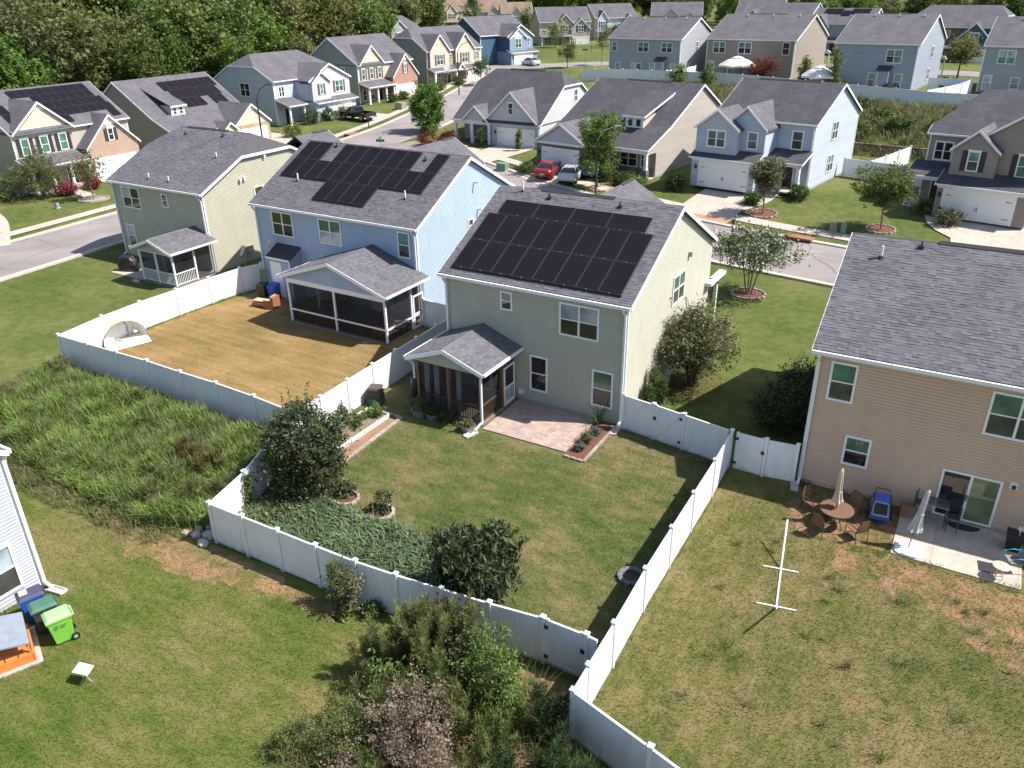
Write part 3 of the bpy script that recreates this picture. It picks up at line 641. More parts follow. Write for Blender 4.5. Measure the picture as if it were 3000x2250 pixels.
def drive(pts, w, m=None, dz=0.075, name='driveway'):
    return ribbon(name, smooth_path(pts, 0.8), -w/2, w/2, dz, m or CONC, nx=3)
# ------------------------------------------------------------------ near houses
WOOD_D = mat('dark_stained_wood', (0.075, 0.042, 0.026), 0.7, noise=0.25, scale=5)
WOOD_B = mat('brown_post_wood', (0.16, 0.085, 0.05), 0.7, noise=0.2, scale=4)
DECK = mat('porch_floor', (0.20, 0.17, 0.15), 0.9, noise=0.15)
CURT = mat('curtain', (0.62, 0.64, 0.68), 0.9, noise=0.08)
mat('ridge_vent', (0.035, 0.033, 0.036), 0.9)
def wing(h, x0, x1, y0, y1, ze, zr):
    """two storey front wing running towards the street, ridge along y"""
    xm = (x0+x1)/2; ov = 0.25; k = (zr-ze)/(xm-x0); za = ze-k*ov; l = 0.16
    w = MB(); w.poly([(x0, y0, 0), (x0, y1, 0), (x0, y1, ze), (x0, y0, ze)]); w.poly([(x1, y0, 0), (x1, y1, 0), (x1, y1, ze), (x1, y0, ze)])
    w.poly([(x0, y1, 0), (x1, y1, 0), (x1, y1, ze), (xm, y1, zr), (x0, y1, ze)]); w.build('wing_wall', siding_far('sf_'+h.side.name, SIDE_RGB[h.side.name]), h.root)
    r = MB(); r.slab([(x0-ov, y0, za+l), (x0-ov, y1+ov, za+l), (xm, y1+ov, zr+l), (xm, y0, zr+l)], 0.14); r.slab([(x1+ov, y0, za+l), (xm, y0, zr+l), (xm, y1+ov, zr+l), (x1+ov, y1+ov, za+l)], 0.14)
    r.build('wing_roof', ROOF, h.root)
    f = MB(); y = y1+ov+0.004
    f.prism([(x0-ov, y, za+l-0.02), (xm, y, zr+l-0.02), (xm, y, zr+l-0.24), (x0-ov, y, za+l-0.24)], (0, 0.045, 0)); f.build('fascia', WHITE, h.root); f = MB(); f.prism([(xm, y, zr+l-0.02), (x1+ov, y, za+l-0.02), (x1+ov, y, za+l-0.24), (xm, y, zr+l-0.24)], (0, 0.045, 0)); f.build('fascia', WHITE, h.root)
    rv = MB(); rv.prism([(xm-0.14, y1-1.6, zr+0.13), (xm, y1-1.6, zr+0.23), (xm+0.14, y1-1.6, zr+0.13)], (0, 1.7, 0)); rv.build('ridge_vent', MATS['ridge_vent'], h.root)
def railing(h, p0, p1, z0, z1, m, step=0.13, bw=0.035):
    p0 = Vector(p0); p1 = Vector(p1); L = (p1-p0).length; d = (p1-p0)/L
    t = MB(); t.beam((p0.x, p0.y, z1), (p1.x, p1.y, z1), 0.09, 0.05); t.beam((p0.x, p0.y, z0), (p1.x, p1.y, z0), 0.06, 0.05); o = t.build('railing', m, h.root)
    n = int(L/step); me = None
    for i in range(1, n):
        q = p0+d*L*i/n
        if me is None:
            b = MB(); b.box(-bw/2, bw/2, -bw/2, bw/2, z0+0.025, z1-0.025); ob = b.build('baluster', m, o); me = ob.data
        else: ob = bpy.data.objects.new('baluster', me); COL.objects.link(ob); ob.parent = o
        ob.location = (q.x, q.y, 0)
def porch(h, x0, x1, yf, ze, zr, posts, railm, mids, side_mid, zf=0.12, gm=None, rails=True, ridge_y=0.0, seed=3, beamm=None, lowpanel=None):
    """screened porch with gabled roof on the rear wall; ridge towards the yard"""
    xm = (x0+x1)/2; ov = 0.34; k = (zr-ze)/(xm-x0); za = ze-k*ov; l = 0.16; yb = -0.02
    MB().box(x0-0.05, x1+0.05, yf-0.06, yb, 0.0, zf).build('porch_floor', DECK, h.root)
    r = MB(); r.slab([(x0-ov, yf-ov, za+l), (xm, yf-ov, zr+l), (xm, yb, zr+l), (x0-ov, yb, za+l)], 0.13); r.slab([(xm, yf-ov, zr+l), (x1+ov, yf-ov, za+l), (x1+ov, yb, za+l), (xm, yb, zr+l)], 0.13)
    ro = r.build('porch_roof', UNDER, h.root)
    # shingles on both planes
    sl = math.hypot(xm-x0+ov, zr-za)
    shingles(ro, (x0-ov, yb, za+l+0.004), (0, -1, 0), (xm-x0+ov, 0, zr-za), sl, lambda v: (0, yb-(yf-ov)), seed=seed)
    shingles(ro, (x1+ov, yf-ov, za+l+0.004), (0, 1, 0), (-(x1-xm+ov), 0, zr-za), sl, lambda v: (0, yb-(yf-ov)), seed=seed+1)
    rc = MB(); rc.prism([(xm-0.14, yf-ov, zr+l-0.03), (xm, yf-ov, zr+l+0.035), (xm+0.14, yf-ov, zr+l-0.03)], (0, yb-yf+ov, 0)); rc.build('ridge_cap', SHING, ro)
    f = MB(); y = yf-ov-0.004
    f.prism([(x0-ov, y, za+l-0.01), (xm, y, zr+l-0.01), (xm, y, zr+l-0.22), (x0-ov, y, za+l-0.22)], (0, -0.04, 0)); f.build('fascia', WHITE, ro); f = MB(); f.prism([(xm, y, zr+l-0.01), (x1+ov, y, za+l-0.01), (x1+ov, y, za+l-0.22), (xm, y, zr+l-0.22)], (0, -0.04, 0)); f.build('fascia', WHITE, ro)
    for x, sg in ((x0-ov, -1), (x1+ov, 1)):
        g = MB(); g.box(min(x+sg*0.005, x+sg*0.11), max(x+sg*0.005, x+sg*0.11), yf-ov, yb-0.01, za+l-0.13, za+l-0.01); g.build('gutter', GUTTER, ro)
    # gable infill and beams
    h.wall(('F', yf), [(x0, ze-0.22), (x1, ze-0.22), (x1, ze+0.01), (xm, zr+0.01), (x0, ze+0.01)], gm)
    bz = ze-0.22
    bm = MB(); bm.box(x0, x1, yf+0.005, yf+0.13, bz-0.06, bz+0.005); bm.box(x0, x0+0.13, yf+0.131, yb, bz-0.06, ze+0.03); bm.box(x1-0.13, x1, yf+0.131, yb, bz-0.06, ze+0.03); bm.build('beam', beamm or posts, h.root)
    ce = MB(); ce.poly([(x0, yf+0.14, ze), (xm, yf+0.14, zr), (xm, yb, zr), (x0, yb, ze)]); ce.poly([(xm, yf+0.14, zr), (x1, yf+0.14, ze), (x1, yb, ze), (xm, yb, zr)]); ce.build('ceiling', WHITE, h.root)
    P = [x0+0.07]+mids+[x1-0.07]
    for x in P: MB().box(x-0.06, x+0.06, yf, yf+0.12, zf, bz-0.05).build('post', posts, h.root)
    for x in (x0+0.07, x1-0.07):
        for y in side_mid: MB().box(x-0.06, x+0.06, y-0.06, y+0.06, zf, bz-0.05).build('post', posts, h.root)
    zr_ = zf+0.85
    for a, b in zip(P[:-1], P[1:]):
        if rails: railing(h, (a+0.06, yf+0.06, 0), (b-0.06, yf+0.06, 0), zf+0.08, zr_, railm)
        q = MB(); q.poly([(a, yf+0.09, zf), (b, yf+0.09, zf), (b, yf+0.09, bz), (a, yf+0.09, bz)]); q.build('screen', SCREEN, h.root)
    Y = [yf+0.06]+list(side_mid)+[yb]
    for x in (x0+0.07, x1-0.07):
        for a, b in zip(Y[:-1], Y[1:]):
            if rails and not (x > xm and b == yb): railing(h, (x, a+0.06, 0), (x, b-0.06, 0), zf+0.08, zr_, railm)
            q = MB(); xx = x-0.03 if x > xm else x+0.03; q.poly([(xx, a, zf), (xx, b, zf), (xx, b, bz), (xx, a, bz)]); q.build('screen', SCREEN, h.root)
def screen_door(h, x, y0, y1, z0, z1, bars=True):
    d = MB(); fw = 0.1
    d.box(x, x+0.04, y0, y0+fw, z0, z1); d.box(x, x+0.04, y1-fw, y1, z0, z1); d.box(x+0.001, x+0.041, y0+fw, y1-fw, z1-fw, z1); d.box(x+0.001, x+0.041, y0+fw, y1-fw, z0, z0+0.15); d.box(x+0.001, x+0.041, y0+fw, y1-fw, z0+0.85, z0+0.95)
    o = d.build('screen_door', WHITE, h.root)
    if bars:
        for i in range(1, 6):
            y = y0+fw+(y1-y0-2*fw)*i/6; b = MB(); b.box(x+0.004, x+0.036, y-0.02, y+0.02, z0+0.15, z0+0.85); b.build('bar', WHITE, o)
    p = MB(); p.poly([(x+0.02, y0+fw, z0+0.1), (x+0.02, y1-fw, z0+0.1), (x+0.02, y1-fw, z1-fw), (x+0.02, y0+fw, z1-fw)]); p.build('screen', SCREEN, o)

SIDE_RGB = {}
def side(name, col):
    SIDE_RGB[name] = col; return mat(name, col, 0.5, noise=0.06, scale=0.8, weather=0.10)
S_CREAM = side('cream_olive_siding', (0.43, 0.425, 0.34))
S_BLUE = side('light_blue_siding', (0.36, 0.455, 0.58))
S_OLIVE = side('pale_green_siding', (0.42, 0.405, 0.305))
S_TAN = side('warm_tan_siding', (0.58, 0.41, 0.295))
S_GREY = side('pale_grey_siding', (0.41, 0.43, 0.47))

# main cream house
M = House('two_storey_house', 'cream two-storey house with three rows of solar panels beside the open green lawn', (-9.753, 0, 0), 0, 9.753, 11.66, gprof(11.66, 5.98, 8.94), S_CREAM, near=True, roof=UNDER)
vis_m = lambda t: not (0.45 < t[2] < 5.5 and 0.5 < (t[0]+t[1])/2 < 9.2)
shingles(M.roof, M.plane_pt(-0.2, 0, 0.003), (1, 0, 0), M.plane_pt(0, 1)-M.plane_pt(0, 0), 6.78, lambda v: (0, 10.15), single=(300, vis_m), rootM=M.M, seed=5)
wing(M, 0.3, 5.4, 11.6, 16.5, 6.0, 7.5)
M.window(('F', 0), 3.19, 4.64, 0.66, 0.95, panes=[G_MID, G_DARK])
M.window(('F', 0), 6.36, 3.97, 2.02, 1.62, cols=2, panes=[G_BLIND, G_BLIND, G_DARK, G_DARK])
M.window(('F', 0), 4.80, 0.72, 0.97, 1.88, panes=[G_DARK, G_DARK])
M.window(('F', 0), 8.12, 0.71, 1.08, 1.86, panes=[G_GREEN, G_DARK])
M.window(('R', 9.753), 5.62, 4.02, 1.72, 1.56, cols=2, panes=[G_GREEN, G_GREEN, G_MID, G_MID])
M.window(('F', 0), 1.6, 0.12, 1.9, 2.0, cols=2, rows=1, panes=[G_DARK, G_DARK])
mb = MB(); mb.box(9.77, 9.95, 7.65, 7.85, 6.1, 6.35); mb.build('vent_hood', mat('grey_hood', (0.35, 0.34, 0.33), 0.6), M.root)
mb = MB(); mb.box(4.2, 4.42, -0.14, -0.014, 0.4, 0.6); mb.build('outlet_box', WHITE, M.root)
M.downspout(('F', 0), 9.66, 5.86); M.downspout(('F', 0), 0.1, 5.86); M.downspout(('B', 11.66), 9.66, 5.86)
for i in range(8):
    M.solar(0.34+i*1.122, 0.47, 1.122, 2.0); M.solar(0.34+i*1.122, 2.475, 1.122, 2.0)
for i in range(4): M.solar(0.80+i*2.015, 4.50, 2.015, 1.10)
cl = MB()
for sv in (0.47, 2.472, 4.485, 5.6):
    for i in range(8):
        q = M.plane_pt(0.9+i*1.12, sv, 0.145); cl.box(q.x-0.03, q.x+0.03, q.y-0.02, q.y+0.02, q.z-0.01, q.z+0.01)
cl.build('panel_clamp', mat('steel_clamp', (0.55, 0.55, 0.57), 0.35, 0.8), M.root)
sk = MB(); a = M.plane_pt(0.34, 0.44, 0.01); b = M.plane_pt(9.32, 0.44, 0.01); c_ = M.plane_pt(9.32, 0.47, 0.135); d_ = M.plane_pt(0.34, 0.47, 0.135); sk.poly([a, b, c_, d_]); sk.build('array_skirt', BLACK, M.root)
M.ridge_vent(2.3, 6.4); q = M.plane_pt(1.3, 6.5); M.pipe(q.x, q.y, q.z, 0.5)
for x, sv in ((3.0, 6.2), (6.9, 6.2)): q = M.plane_pt(x, sv); M.boxvent(q.x, q.y, q.z)
porch(M, 0.36, 4.03, -3.28, 2.87, 3.54, WOOD_B, WOOD_D, [2.2], [-1.3], seed=20, beamm=WOOD_D)
screen_door(M, 4.0, -1.22, -0.2, 0.13, 2.15)
for i, (x, y) in enumerate(((0.72, -2.95), (1.25, -2.9), (1.95, -2.9), (2.55, -2.95), (3.72, -0.9))):
    cu = MB(); V0 = []
    for k in range(9):
        xx = x-0.14+k*0.035; V0.append((xx, y+0.05*math.sin(k*2.1), 0.16)); V0.append((xx+0.03, y+0.04*math.sin(k*1.9), 2.5))
    for k in range(8): cu.poly([V0[2*k], V0[2*k+2], V0[2*k+3], V0[2*k+1]])
    cu.build('curtain', CURT, M.root)
ds = MB(); ds.beam((4.15, -3.45, 2.7), (4.1, -3.38, 2.45), 0.08); ds.beam((4.1, -3.38, 2.5), (4.1, -3.38, 0.25), 0.085); ds.beam((4.1, -3.38, 0.28), (4.02, -3.85, 0.08), 0.08)
ds.beam((0.1, -3.45, 2.68), (0.18, -3.2, 2.35), 0.08); ds.beam((0.18, -3.2, 2.38), (0.18, -3.2, 1.6), 0.08); ds.build('porch_downspout', GUTTER, M.root)
fp = MB(); fp.slab([(5.4, 11.7, 3.75), (9.95, 11.7, 3.75), (9.95, 13.6, 3.25), (5.4, 13.6, 3.25)], 0.14); fp.box(5.5, 9.8, 13.4, 13.6, 2.85, 3.1); fp.build('front_porch_roof', ROOF, M.root)
MB().box(9.6, 9.8, 13.35, 13.55, 0, 2.85).build('front_porch_post', WHITE, M.root)
mb = MB(); mb.box(9.75, 10.15, 11.0, 13.7, 3.5, 3.68); mb.build('porch_return', WHITE, M.root)

# blue house
B = House('two_storey_house', 'light blue two-storey house with an irregular block of solar panels and big screened porch', (-29.32, 6.176, 0), -0.010, 13.355, 11.4, gprof(11.4, 5.93, 8.97), S_BLUE, near=True, roof=UNDER)
shingles(B.roof, B.plane_pt(-0.2, 0, 0.003), (1, 0, 0), B.plane_pt(0, 1)-B.plane_pt(0, 0), 6.72, lambda v: (0, 13.75), seed=6)
wing(B, 1.0, 6.2, 11.3, 18.0, 6.0, 7.6)
G_OLV = glass('pane_olive_blind', (0.07, 0.07, 0.02), 0.08, lines=True)
B.window(('F', 0), 1.47, 3.98, 1.88, 1.62, cols=2, panes=[G_OLV, G_OLV, G_DARK, G_DARK])
B.window(('F', 0), 5.59, 3.98, 1.9, 1.62, cols=2, panes=[G_GREEN, G_GREEN, G_BLIND, G_BLIND])
B.window(('F', 0), 11.92, 3.97, 0.92, 1.62, panes=[G_TEAL, G_MID])
B.window(('R', 13.355), 5.4, 4.3, 0.6, 0.9, panes=[G_DARK])
B.downspout(('F', 0), 13.25, 5.8); B.downspout(('F', 0), 0.1, 5.8)
def row(h, x0, n, s0, w=1.075, hh=1.79):
    for i in range(n): h.solar(x0+i*w, s0, w, hh)
row(B, 4.62, 4, 1.08); row(B, 0.42, 11, 2.88); row(B, 0.42, 2, 4.68); row(B, 3.68, 6, 4.68); row(B, 11.25, 1, 4.68, w=1.0)
for x, sv, hh in ((2.2, 2.6, 0.5), (11.3, 2.3, 0.5)): q = B.plane_pt(x, sv); B.pipe(q.x, q.y, q.z, hh)
for x, sv in ((2.9, 6.3), (10.6, 5.9)): q = B.plane_pt(x, sv); B.boxvent(q.x, q.y, q.z)
porch(B, 6.16, 13.78, -3.85, 3.05, 4.32, WHITE, WOOD_D, [9.9], [-1.4], seed=30)
pb = MB(); pb.box(6.16, 13.78, -3.87, -3.84, 2.62, 2.9); pb.build('frieze_board', WHITE, B.root)
mr = MB(); mr.box(6.2, 13.74, -3.86, -3.80, 0.86, 0.96); mr.box(13.72, 13.8, -3.8, -0.1, 0.86, 0.96); mr.build('mid_rail', WHITE, B.root)
lp = MB(); lp.box(6.25, 13.7, -3.68, -3.66, 0.14, 0.84); lp.build('kick_panel', WOOD_D, B.root)
screen_door(B, 13.76, -1.3, -0.3, 0.13, 2.2, bars=False)
fd = MB(); B.fbox(fd, ('F', 0), 9.4, 11.2, 0.014, 0.05, 0.14, 2.2); fd.build('french_door', WHITE, B.root)
for k in range(2): B.window(('F', 0), 9.5+k*0.85, 0.9, 0.72, 1.2, panes=[G_DARK], grid=(2, 2), d=0.052)
B.window(('F', 0), 6.9, 1.0, 1.5, 1.2, cols=2, panes=[G_DARK])
# closet bump-out with pent roof
B.wall(('F', -1.0), [(1.75, 0), (3.6, 0), (3.6, 2.75), (1.75, 2.75)]); B.wall(('R', 3.6), [(-1.0, 0), (0, 0), (0, 3.3), (-1.0, 2.75)]); B.wall(('L', 1.75), [(-1.0, 0), (0, 0), (0, 3.3), (-1.0, 2.75)])
c1 = MB(); c1.slab([(1.6, -1.15, 2.84), (3.75, -1.15, 2.84), (3.75, -0.02, 3.45), (1.6, -0.02, 3.45)], 0.1); c1.build('closet_roof', mat('dark_shingle_plain', (0.05, 0.052, 0.06), 0.9, noise=0.2, scale=9, bump=0.3), B.root)
c2 = MB(); c2.box(3.5, 3.62, -1.03, -1.014, 0, 2.7); c2.box(1.6, 3.75, -1.19, -1.155, 2.7, 2.82); c2.build('closet_trim', WHITE, B.root)
B.door(('F', -1.0), 1.95, 0.1, 0.8, 2.3, WHITE)
for (u, z) in ((6.23, 7.4), (6.6, 5.6)):
    mb = MB(); mb.beam(B.pt(('R', 13.355), u, 0.0, z), B.pt(('R', 13.355), u, 0.35, z+0.06), 0.1); mb.beam(B.pt(('R', 13.355), u, 0.35, z+0.06), B.pt(('R', 13.355), u, 0.36, z-0.12), 0.1); mb.build('wall_vent', WHITE, B.root)
# satellite dishes are things of their own
def dish(loc, label, az=2.6, mast=0.0):
    t = thing('satellite_dish', label, 'satellite dish', loc, az)
    m = mat('dish_grey', (0.42, 0.43, 0.45), 0.45, 0.2)
    d = MB(); d.lathe((0, 0, 0), [(0.0, 0.0), (0.16, 0.015), (0.3, 0.05), (0.42, 0.11), (0.43, 0.115), (0.3, 0.06), (0.0, 0.012)], 18); o = d.build('dish', m, t, smooth=True); o.rotation_euler = (math.radians(-62), 0, 0); o.location = (0, 0, 0.62)
    a = MB(); a.tube([(0, 0.02, 0.62), (0, 0.05, 0.3), (0, 0.05, -mast)], 0.03); a.tube([(0, 0.0, 0.4), (0, -0.5, 0.66)], 0.018); a.box(-0.05, 0.05, -0.56, -0.46, 0.62, 0.72); a.build('mast_and_arm', m, t)
dish((-27.6, 5.35, 2.95), 'grey satellite dish standing on the closet roof of the blue house')
dish((-33.9, 8.6, 0.7), 'grey satellite dish on a mast by the green house gable wall', mast=0.7)

# pale green house on the corner lot
L = House('two_storey_house', 'pale green two-storey house with clipped gables and small white screened porch', (-45.14, 6.78, 0), -0.005, 10.07, 12.6, gprof(12.6, 5.8, 8.77), S_OLIVE, near=True, roof=UNDER, clip=((7.62, 1.4), (7.62, 1.4)))
shingles(L.roof, L.plane_pt(-0.2, 0, 0.003), (1, 0, 0), L.plane_pt(0, 1)-L.plane_pt(0, 0), 7.18, lambda v: (max(0, (v-4.6)*0.54), 10.47-max(0, (v-4.6)*0.54)), seed=8)
wing(L, 4.5, 9.8, 12.5, 16.2, 5.9, 7.5)
L.window(('F', 0), 1.05, 3.85, 2.02, 1.62, cols=2, panes=[G_SKY, G_DARK, G_DARK, G_DARK])
L.window(('F', 0), 5.6, 4.35, 0.68, 1.0, panes=[G_DARK])
L.window(('F', 0), 0.7, 0.7, 0.95, 1.85, panes=[G_BLIND, G_MID])
L.window(('R', 10.07), 4.7, 3.75, 0.95, 1.6, panes=[G_OLV, G_DARK])
L.downspout(('F', 0), 9.95, 5.65); L.downspout(('F', 0), 0.1, 5.65)
for x, sv in ((4.0, 0.75), (6.2, 0.75), (8.2, 4.0)): q = L.plane_pt(x, sv); L.pipe(q.x, q.y, q.z, 0.4)
for x, sv in ((2.6, 6.3), (6.6, 6.5)): q = L.plane_pt(x, sv); L.boxvent(q.x, q.y, q.z)
L.ridge_vent(2.0, 6.5)
for (u, z) in ((3.4, 6.0), (3.8, 6.05), (6.0, 7.3)):
    mb = MB(); mb.box(10.085, 10.28, u, u+0.16, z, z+0.2); mb.build('wall_vent', WHITE, L.root)
porch(L, 6.9, 10.45, -3.7, 2.55, 3.18, WHITE, WHITE, [8.65], [-1.85], seed=40)
hs = MB(); hs.box(10.1, 10.35, 3.2, 3.6, 0.7, 1.2); hs.build('meter_box', mat('grey_hood', (0.35, 0.34, 0.33), 0.6), L.root)

# tan house on the right
OH = House('two_storey_house', 'warm tan two-storey house with bare grey shingle roof beside the dry patchy yard', (8.183, -0.79, 0), 0.011, 13.6, 11.54, gprof(11.54, 5.98, 8.89), S_TAN, near=True, roof=UNDER)
shingles(OH.roof, OH.plane_pt(-0.2, 0, 0.003), (1, 0, 0), OH.plane_pt(0, 1)-OH.plane_pt(0, 0), 6.7, lambda v: (0, 14.0), e=0.15, single=(300, lambda t: t[1] < 7.5), rootM=OH.M, seed=9)
wing(OH, 6.5, 12.5, 11.4, 16.5, 6.0, 7.6)
ow = ('F', 0)
OH.window(ow, 0.53, 3.95, 0.98, 1.64, panes=[G_GREEN, G_MID]); OH.window(ow, 1.5, 1.30, 0.98, 1.3, panes=[G_GREEN, G_DARK])
OH.window(ow, 5.95, 3.85, 1.95, 1.74, cols=2, panes=[G_GREEN, G_GREEN, G_MID, G_MID])
sd = MB(); OH.fbox(sd, ow, 5.05, 7.05, 0.014, 0.07, 0.1, 2.12); sdo = sd.build('sliding_door', WHITE, OH.root)
for k, g in enumerate((G_DARK, glass('pane_tan_curtain', (0.16, 0.19, 0.10), 0.06))):
    p = MB(); p.poly([OH.pt(ow, 5.13+k*0.96, 0.074, 0.2), OH.pt(ow, 6.0+k*0.96, 0.074, 0.2), OH.pt(ow, 6.0+k*0.96, 0.074, 2.04), OH.pt(ow, 5.13+k*0.96, 0.074, 2.04)]); p.build('pane', g, sdo)
hd = MB(); OH.fbox(hd, ow, 6.02, 6.06, 0.075, 0.12, 1.0, 1.25); hd.build('handle', BLACK, sdo)
vb = MB(); OH.fbox(vb, ow, 7.25, 7.5, 0.014, 0.1, 1.95, 2.2); vo = vb.build('wall_vent', WHITE, OH.root)
vb = MB(); vb.lathe(OH.pt(ow, 7.375, 0.18, 2.02), [(0.07, 0), (0.07, 0.1)], 10); vb.build('flap', BLACK, vo)
OH.downspout(ow, 0.09, 5.86)
OH.ridge_vent(3.1, 9.5); q = OH.plane_pt(1.15, 5.4); OH.pipe(q.x, q.y, q.z, 0.5); q = OH.plane_pt(2.5, 6.3); OH.boxvent(q.x, q.y, q.z)

# pale grey house, lower left: only its yard-side gable corner shows
GH = House('two_storey_house', 'pale grey two-storey house whose gable corner stands by three wheelie bins', (-25.0, -31.4, 0), 0, 12.0, 11.0, gprof(11.0, 5.45, 8.3), S_GREY, near=True, ov=0.25)
GH.window(('R', 12.0), 8.55, 0.5, 1.9, 1.8, cols=2, panes=[G_SKY, G_SKY, G_MID, G_MID])
mb = MB(); mb.beam((12.05, 11.2, 5.4), (12.08, 11.08, 5.1), 0.1); mb.beam((12.08, 11.06, 5.15), (12.08, 11.06, 0.2), 0.11); mb.beam((12.08, 11.06, 0.25), (12.4, 11.1, 0.06), 0.1); mb.build('downspout', GUTTER, GH.root)
# ------------------------------------------------------------------ houses across the streets
SH_D = mat('dark_shutter', (0.035, 0.032, 0.04), 0.6)
SH_P = mat('plum_shutter', (0.12, 0.085, 0.09), 0.6)
DOOR_K = mat('black_door', (0.02, 0.018, 0.018), 0.4)
DOOR_B = mat('brown_door', (0.06, 0.03, 0.02), 0.5)
BRICK_R = brick_far('red_brick', ((0.30, 0.10, 0.06), (0.40, 0.15, 0.09)))
BRICK_T = brick_far('tan_brick', ((0.34, 0.19, 0.12), (0.45, 0.27, 0.18)))
STONE_D = brick_far('dark_stone', ((0.10, 0.08, 0.07), (0.24, 0.18, 0.15)), 0.38, 0.17, (0.16, 0.14, 0.13), 0.02)
STONE_T = brick_far('tan_stone', ((0.33, 0.22, 0.14), (0.48, 0.36, 0.24)), 0.4, 0.18, (0.35, 0.3, 0.25), 0.02)
F_WHITE = siding_far('far_white_siding', (0.50, 0.505, 0.515)); F_PALEB = siding_far('far_pale_blue_siding', (0.44, 0.495, 0.57))
F_CREAM = siding_far('far_cream_siding', (0.54, 0.47, 0.37)); F_TAUPE = siding_far('far_taupe_siding', (0.30, 0.25, 0.21)); F_LTAUPE = siding_far('far_light_taupe_siding', (0.40, 0.36, 0.31))
F_SAGE = siding_far('far_sage_siding', (0.26, 0.29, 0.25)); F_GREY = siding_far('far_grey_siding', (0.27, 0.265, 0.25)); F_NAVY = siding_far('far_navy_siding', (0.045, 0.10, 0.17))
F_SLATE = siding_far('far_slate_siding', (0.30, 0.34, 0.40)); F_GBLUE = siding_far('far_grey_blue_siding', (0.34, 0.35, 0.37)); F_MIDB = siding_far('far_mid_blue_siding', (0.20, 0.29, 0.38)); F_BEIGE = siding_far('far_beige_siding', (0.52, 0.42, 0.31))
WARM_R = shingle_far('roof_shingle_brown', (0.20, 0.145, 0.105), (0.26, 0.19, 0.14))
R90 = math.pi/2
w2 = dict(cols=2); GR = [G_GREEN, G_TEAL, G_MID, G_MID]; TL = [G_TEAL, G_TEAL, G_DARK, G_DARK]
def tz(x, y, d=0.0): return gz(x, y)+d

# --- H row: across the street from the cream house, fronts towards the camera
H1 = House('bungalow', 'white and pale blue bungalow with tall dark roof and columned corner porch', (-46.0, 54.6, 1.15), -0.03, 12.1, 13.6, [(0, 2.95), (7.6, 8.0), (13.6, 4.2)], F_WHITE, roof=ROOF_D, clip=((6.6, 1.6), (6.6, 1.6)), front=[(5.4, 12.1)], open_=(2.0, 0))
H1.wall(('R', 5.4), [(0, 0), (2.0, 0), (2.0, 2.9), (0, 2.9)], F_PALEB); H1.wall(('L', 5.4), [(0, 0), (2.0, 0), (2.0, 2.9), (0, 2.9)], F_PALEB)
H1.wall(('F', 0), [(5.4, 0.0), (12.1, 0.0), (12.1, 2.9), (5.4, 2.9)], F_PALEB, d0=0.015)
H1.gable(4.6, 11.9, -0.15, 2.9, 2.95, 6.35, yb=6.4, fm=F_WHITE, roofm=ROOF, cheek=False)
H1.window(('F', -0.15), 7.85, 3.9, 0.75, 1.35, panes=[G_DARK], d=0.02, head=0.08)
lip = MB(); lip.slab([(4.4, -0.55, 2.95), (12.1, -0.55, 2.95), (12.1, -0.1, 3.2), (4.4, -0.1, 3.2)], 0.08); lip.build('eave_lip', ROOF_D, H1.root)
H1.garage(('F', 0), 6.4, 4.9, d=0.03)
# columned porch at left
MB().box(0, 5.3, 0.3, 2.0, 0.0, 0.1).build('porch_floor', CONC, H1.root)
H1.wall(('F', 2.0), [(0, 0), (5.3, 0), (5.3, 2.9), (0, 2.9)], F_GREY); H1.box('porch_beam', WHITE, -0.1, 5.3, -0.14, 0.1, 2.5, 2.93)
for x in (0.15, 2.6, 5.1): H1.column(x, -0.05, 0.05, 2.5, 0.32)
H1.window(('F', 2.0), 0.7, 0.6, 1.2, 1.7, panes=[G_MID, G_DARK]); H1.door(('F', 2.0), 4.0, 0.1, 0.95, 2.05, DOOR_K)
H1.gable(1.5, 5.0, -0.3, 2.8, 3.0, 4.55, yb=2.8, fm=F_WHITE, roofm=ROOF, cheek=False)
H1.window(('R', 12.1), 8.3, 4.6, 0.9, 1.5, panes=[G_GREEN]); H1.downspout(('F', 0), 12.0, 2.85); H1.ridge_vent(3.5, 8.5)
H2 = House('bungalow', 'beige bungalow with stone garage front and shed dormer, red and silver cars before it', (-29.35, 46.9, 1.12), math.radians(-9), 12.6, 14.5, [(0, 2.95), (4, 4.6), (10.5, 8.0), (14.5, 5.8)], F_LTAUPE, roof=ROOF_D, front=[(0, 6.0)], open_=(0, 1.7))
H2.gable(-0.1, 6.0, -1.2, 0.0, 2.95, 4.75, yb=5.2, fm=F_WHITE, roofm=ROOF)
H2.wall(('F', -1.2), [(-0.1, 0), (6.0, 0), (6.0, 2.7), (-0.1, 2.7)], STONE_D, d0=0.02); H2.box('band_board', WHITE, -0.15, 6.05, -1.27, -1.225, 2.68, 2.92)
H2.garage(('F', -1.2), 0.75, 4.5, d=0.03)
MB().box(6.2, 12.6, -0.1, 1.6, 0.0, 0.1).build('porch_floor', CONC, H2.root); H2.box('porch_beam', WHITE, 6.1, 12.65, -0.15, 0.1, 2.55, 2.9)
H2.wall(('R', 6.0), [(-1.2, 0), (1.7, 0), (1.7, 2.9), (-1.2, 2.9)], F_LTAUPE)
dk = MB(); dk.poly([(6.0, 1.7, 0), (12.58, 1.7, 0), (12.58, 1.7, 3.2), (6.0, 1.7, 3.2)]); dk.build('recess_wall', F_TAUPE, H2.root)
H2.window(('F', 1.7), 8.4, 0.85, 2.1, 1.65, cols=2, panes=[G_DARK]); H2.window(('F', 1.7), 10.9, 0.85, 1.0, 1.65, panes=[G_MID])
st = MB(); st.box(6.1, 12.5, 1.56, 1.69, 0.1, 0.8); st.build('stone_base', STONE_D, H2.root)
for x in (8.0, 12.45): H2.column(x, 0.02, 0.05, 2.6, 0.3, 1.0, STONE_D)
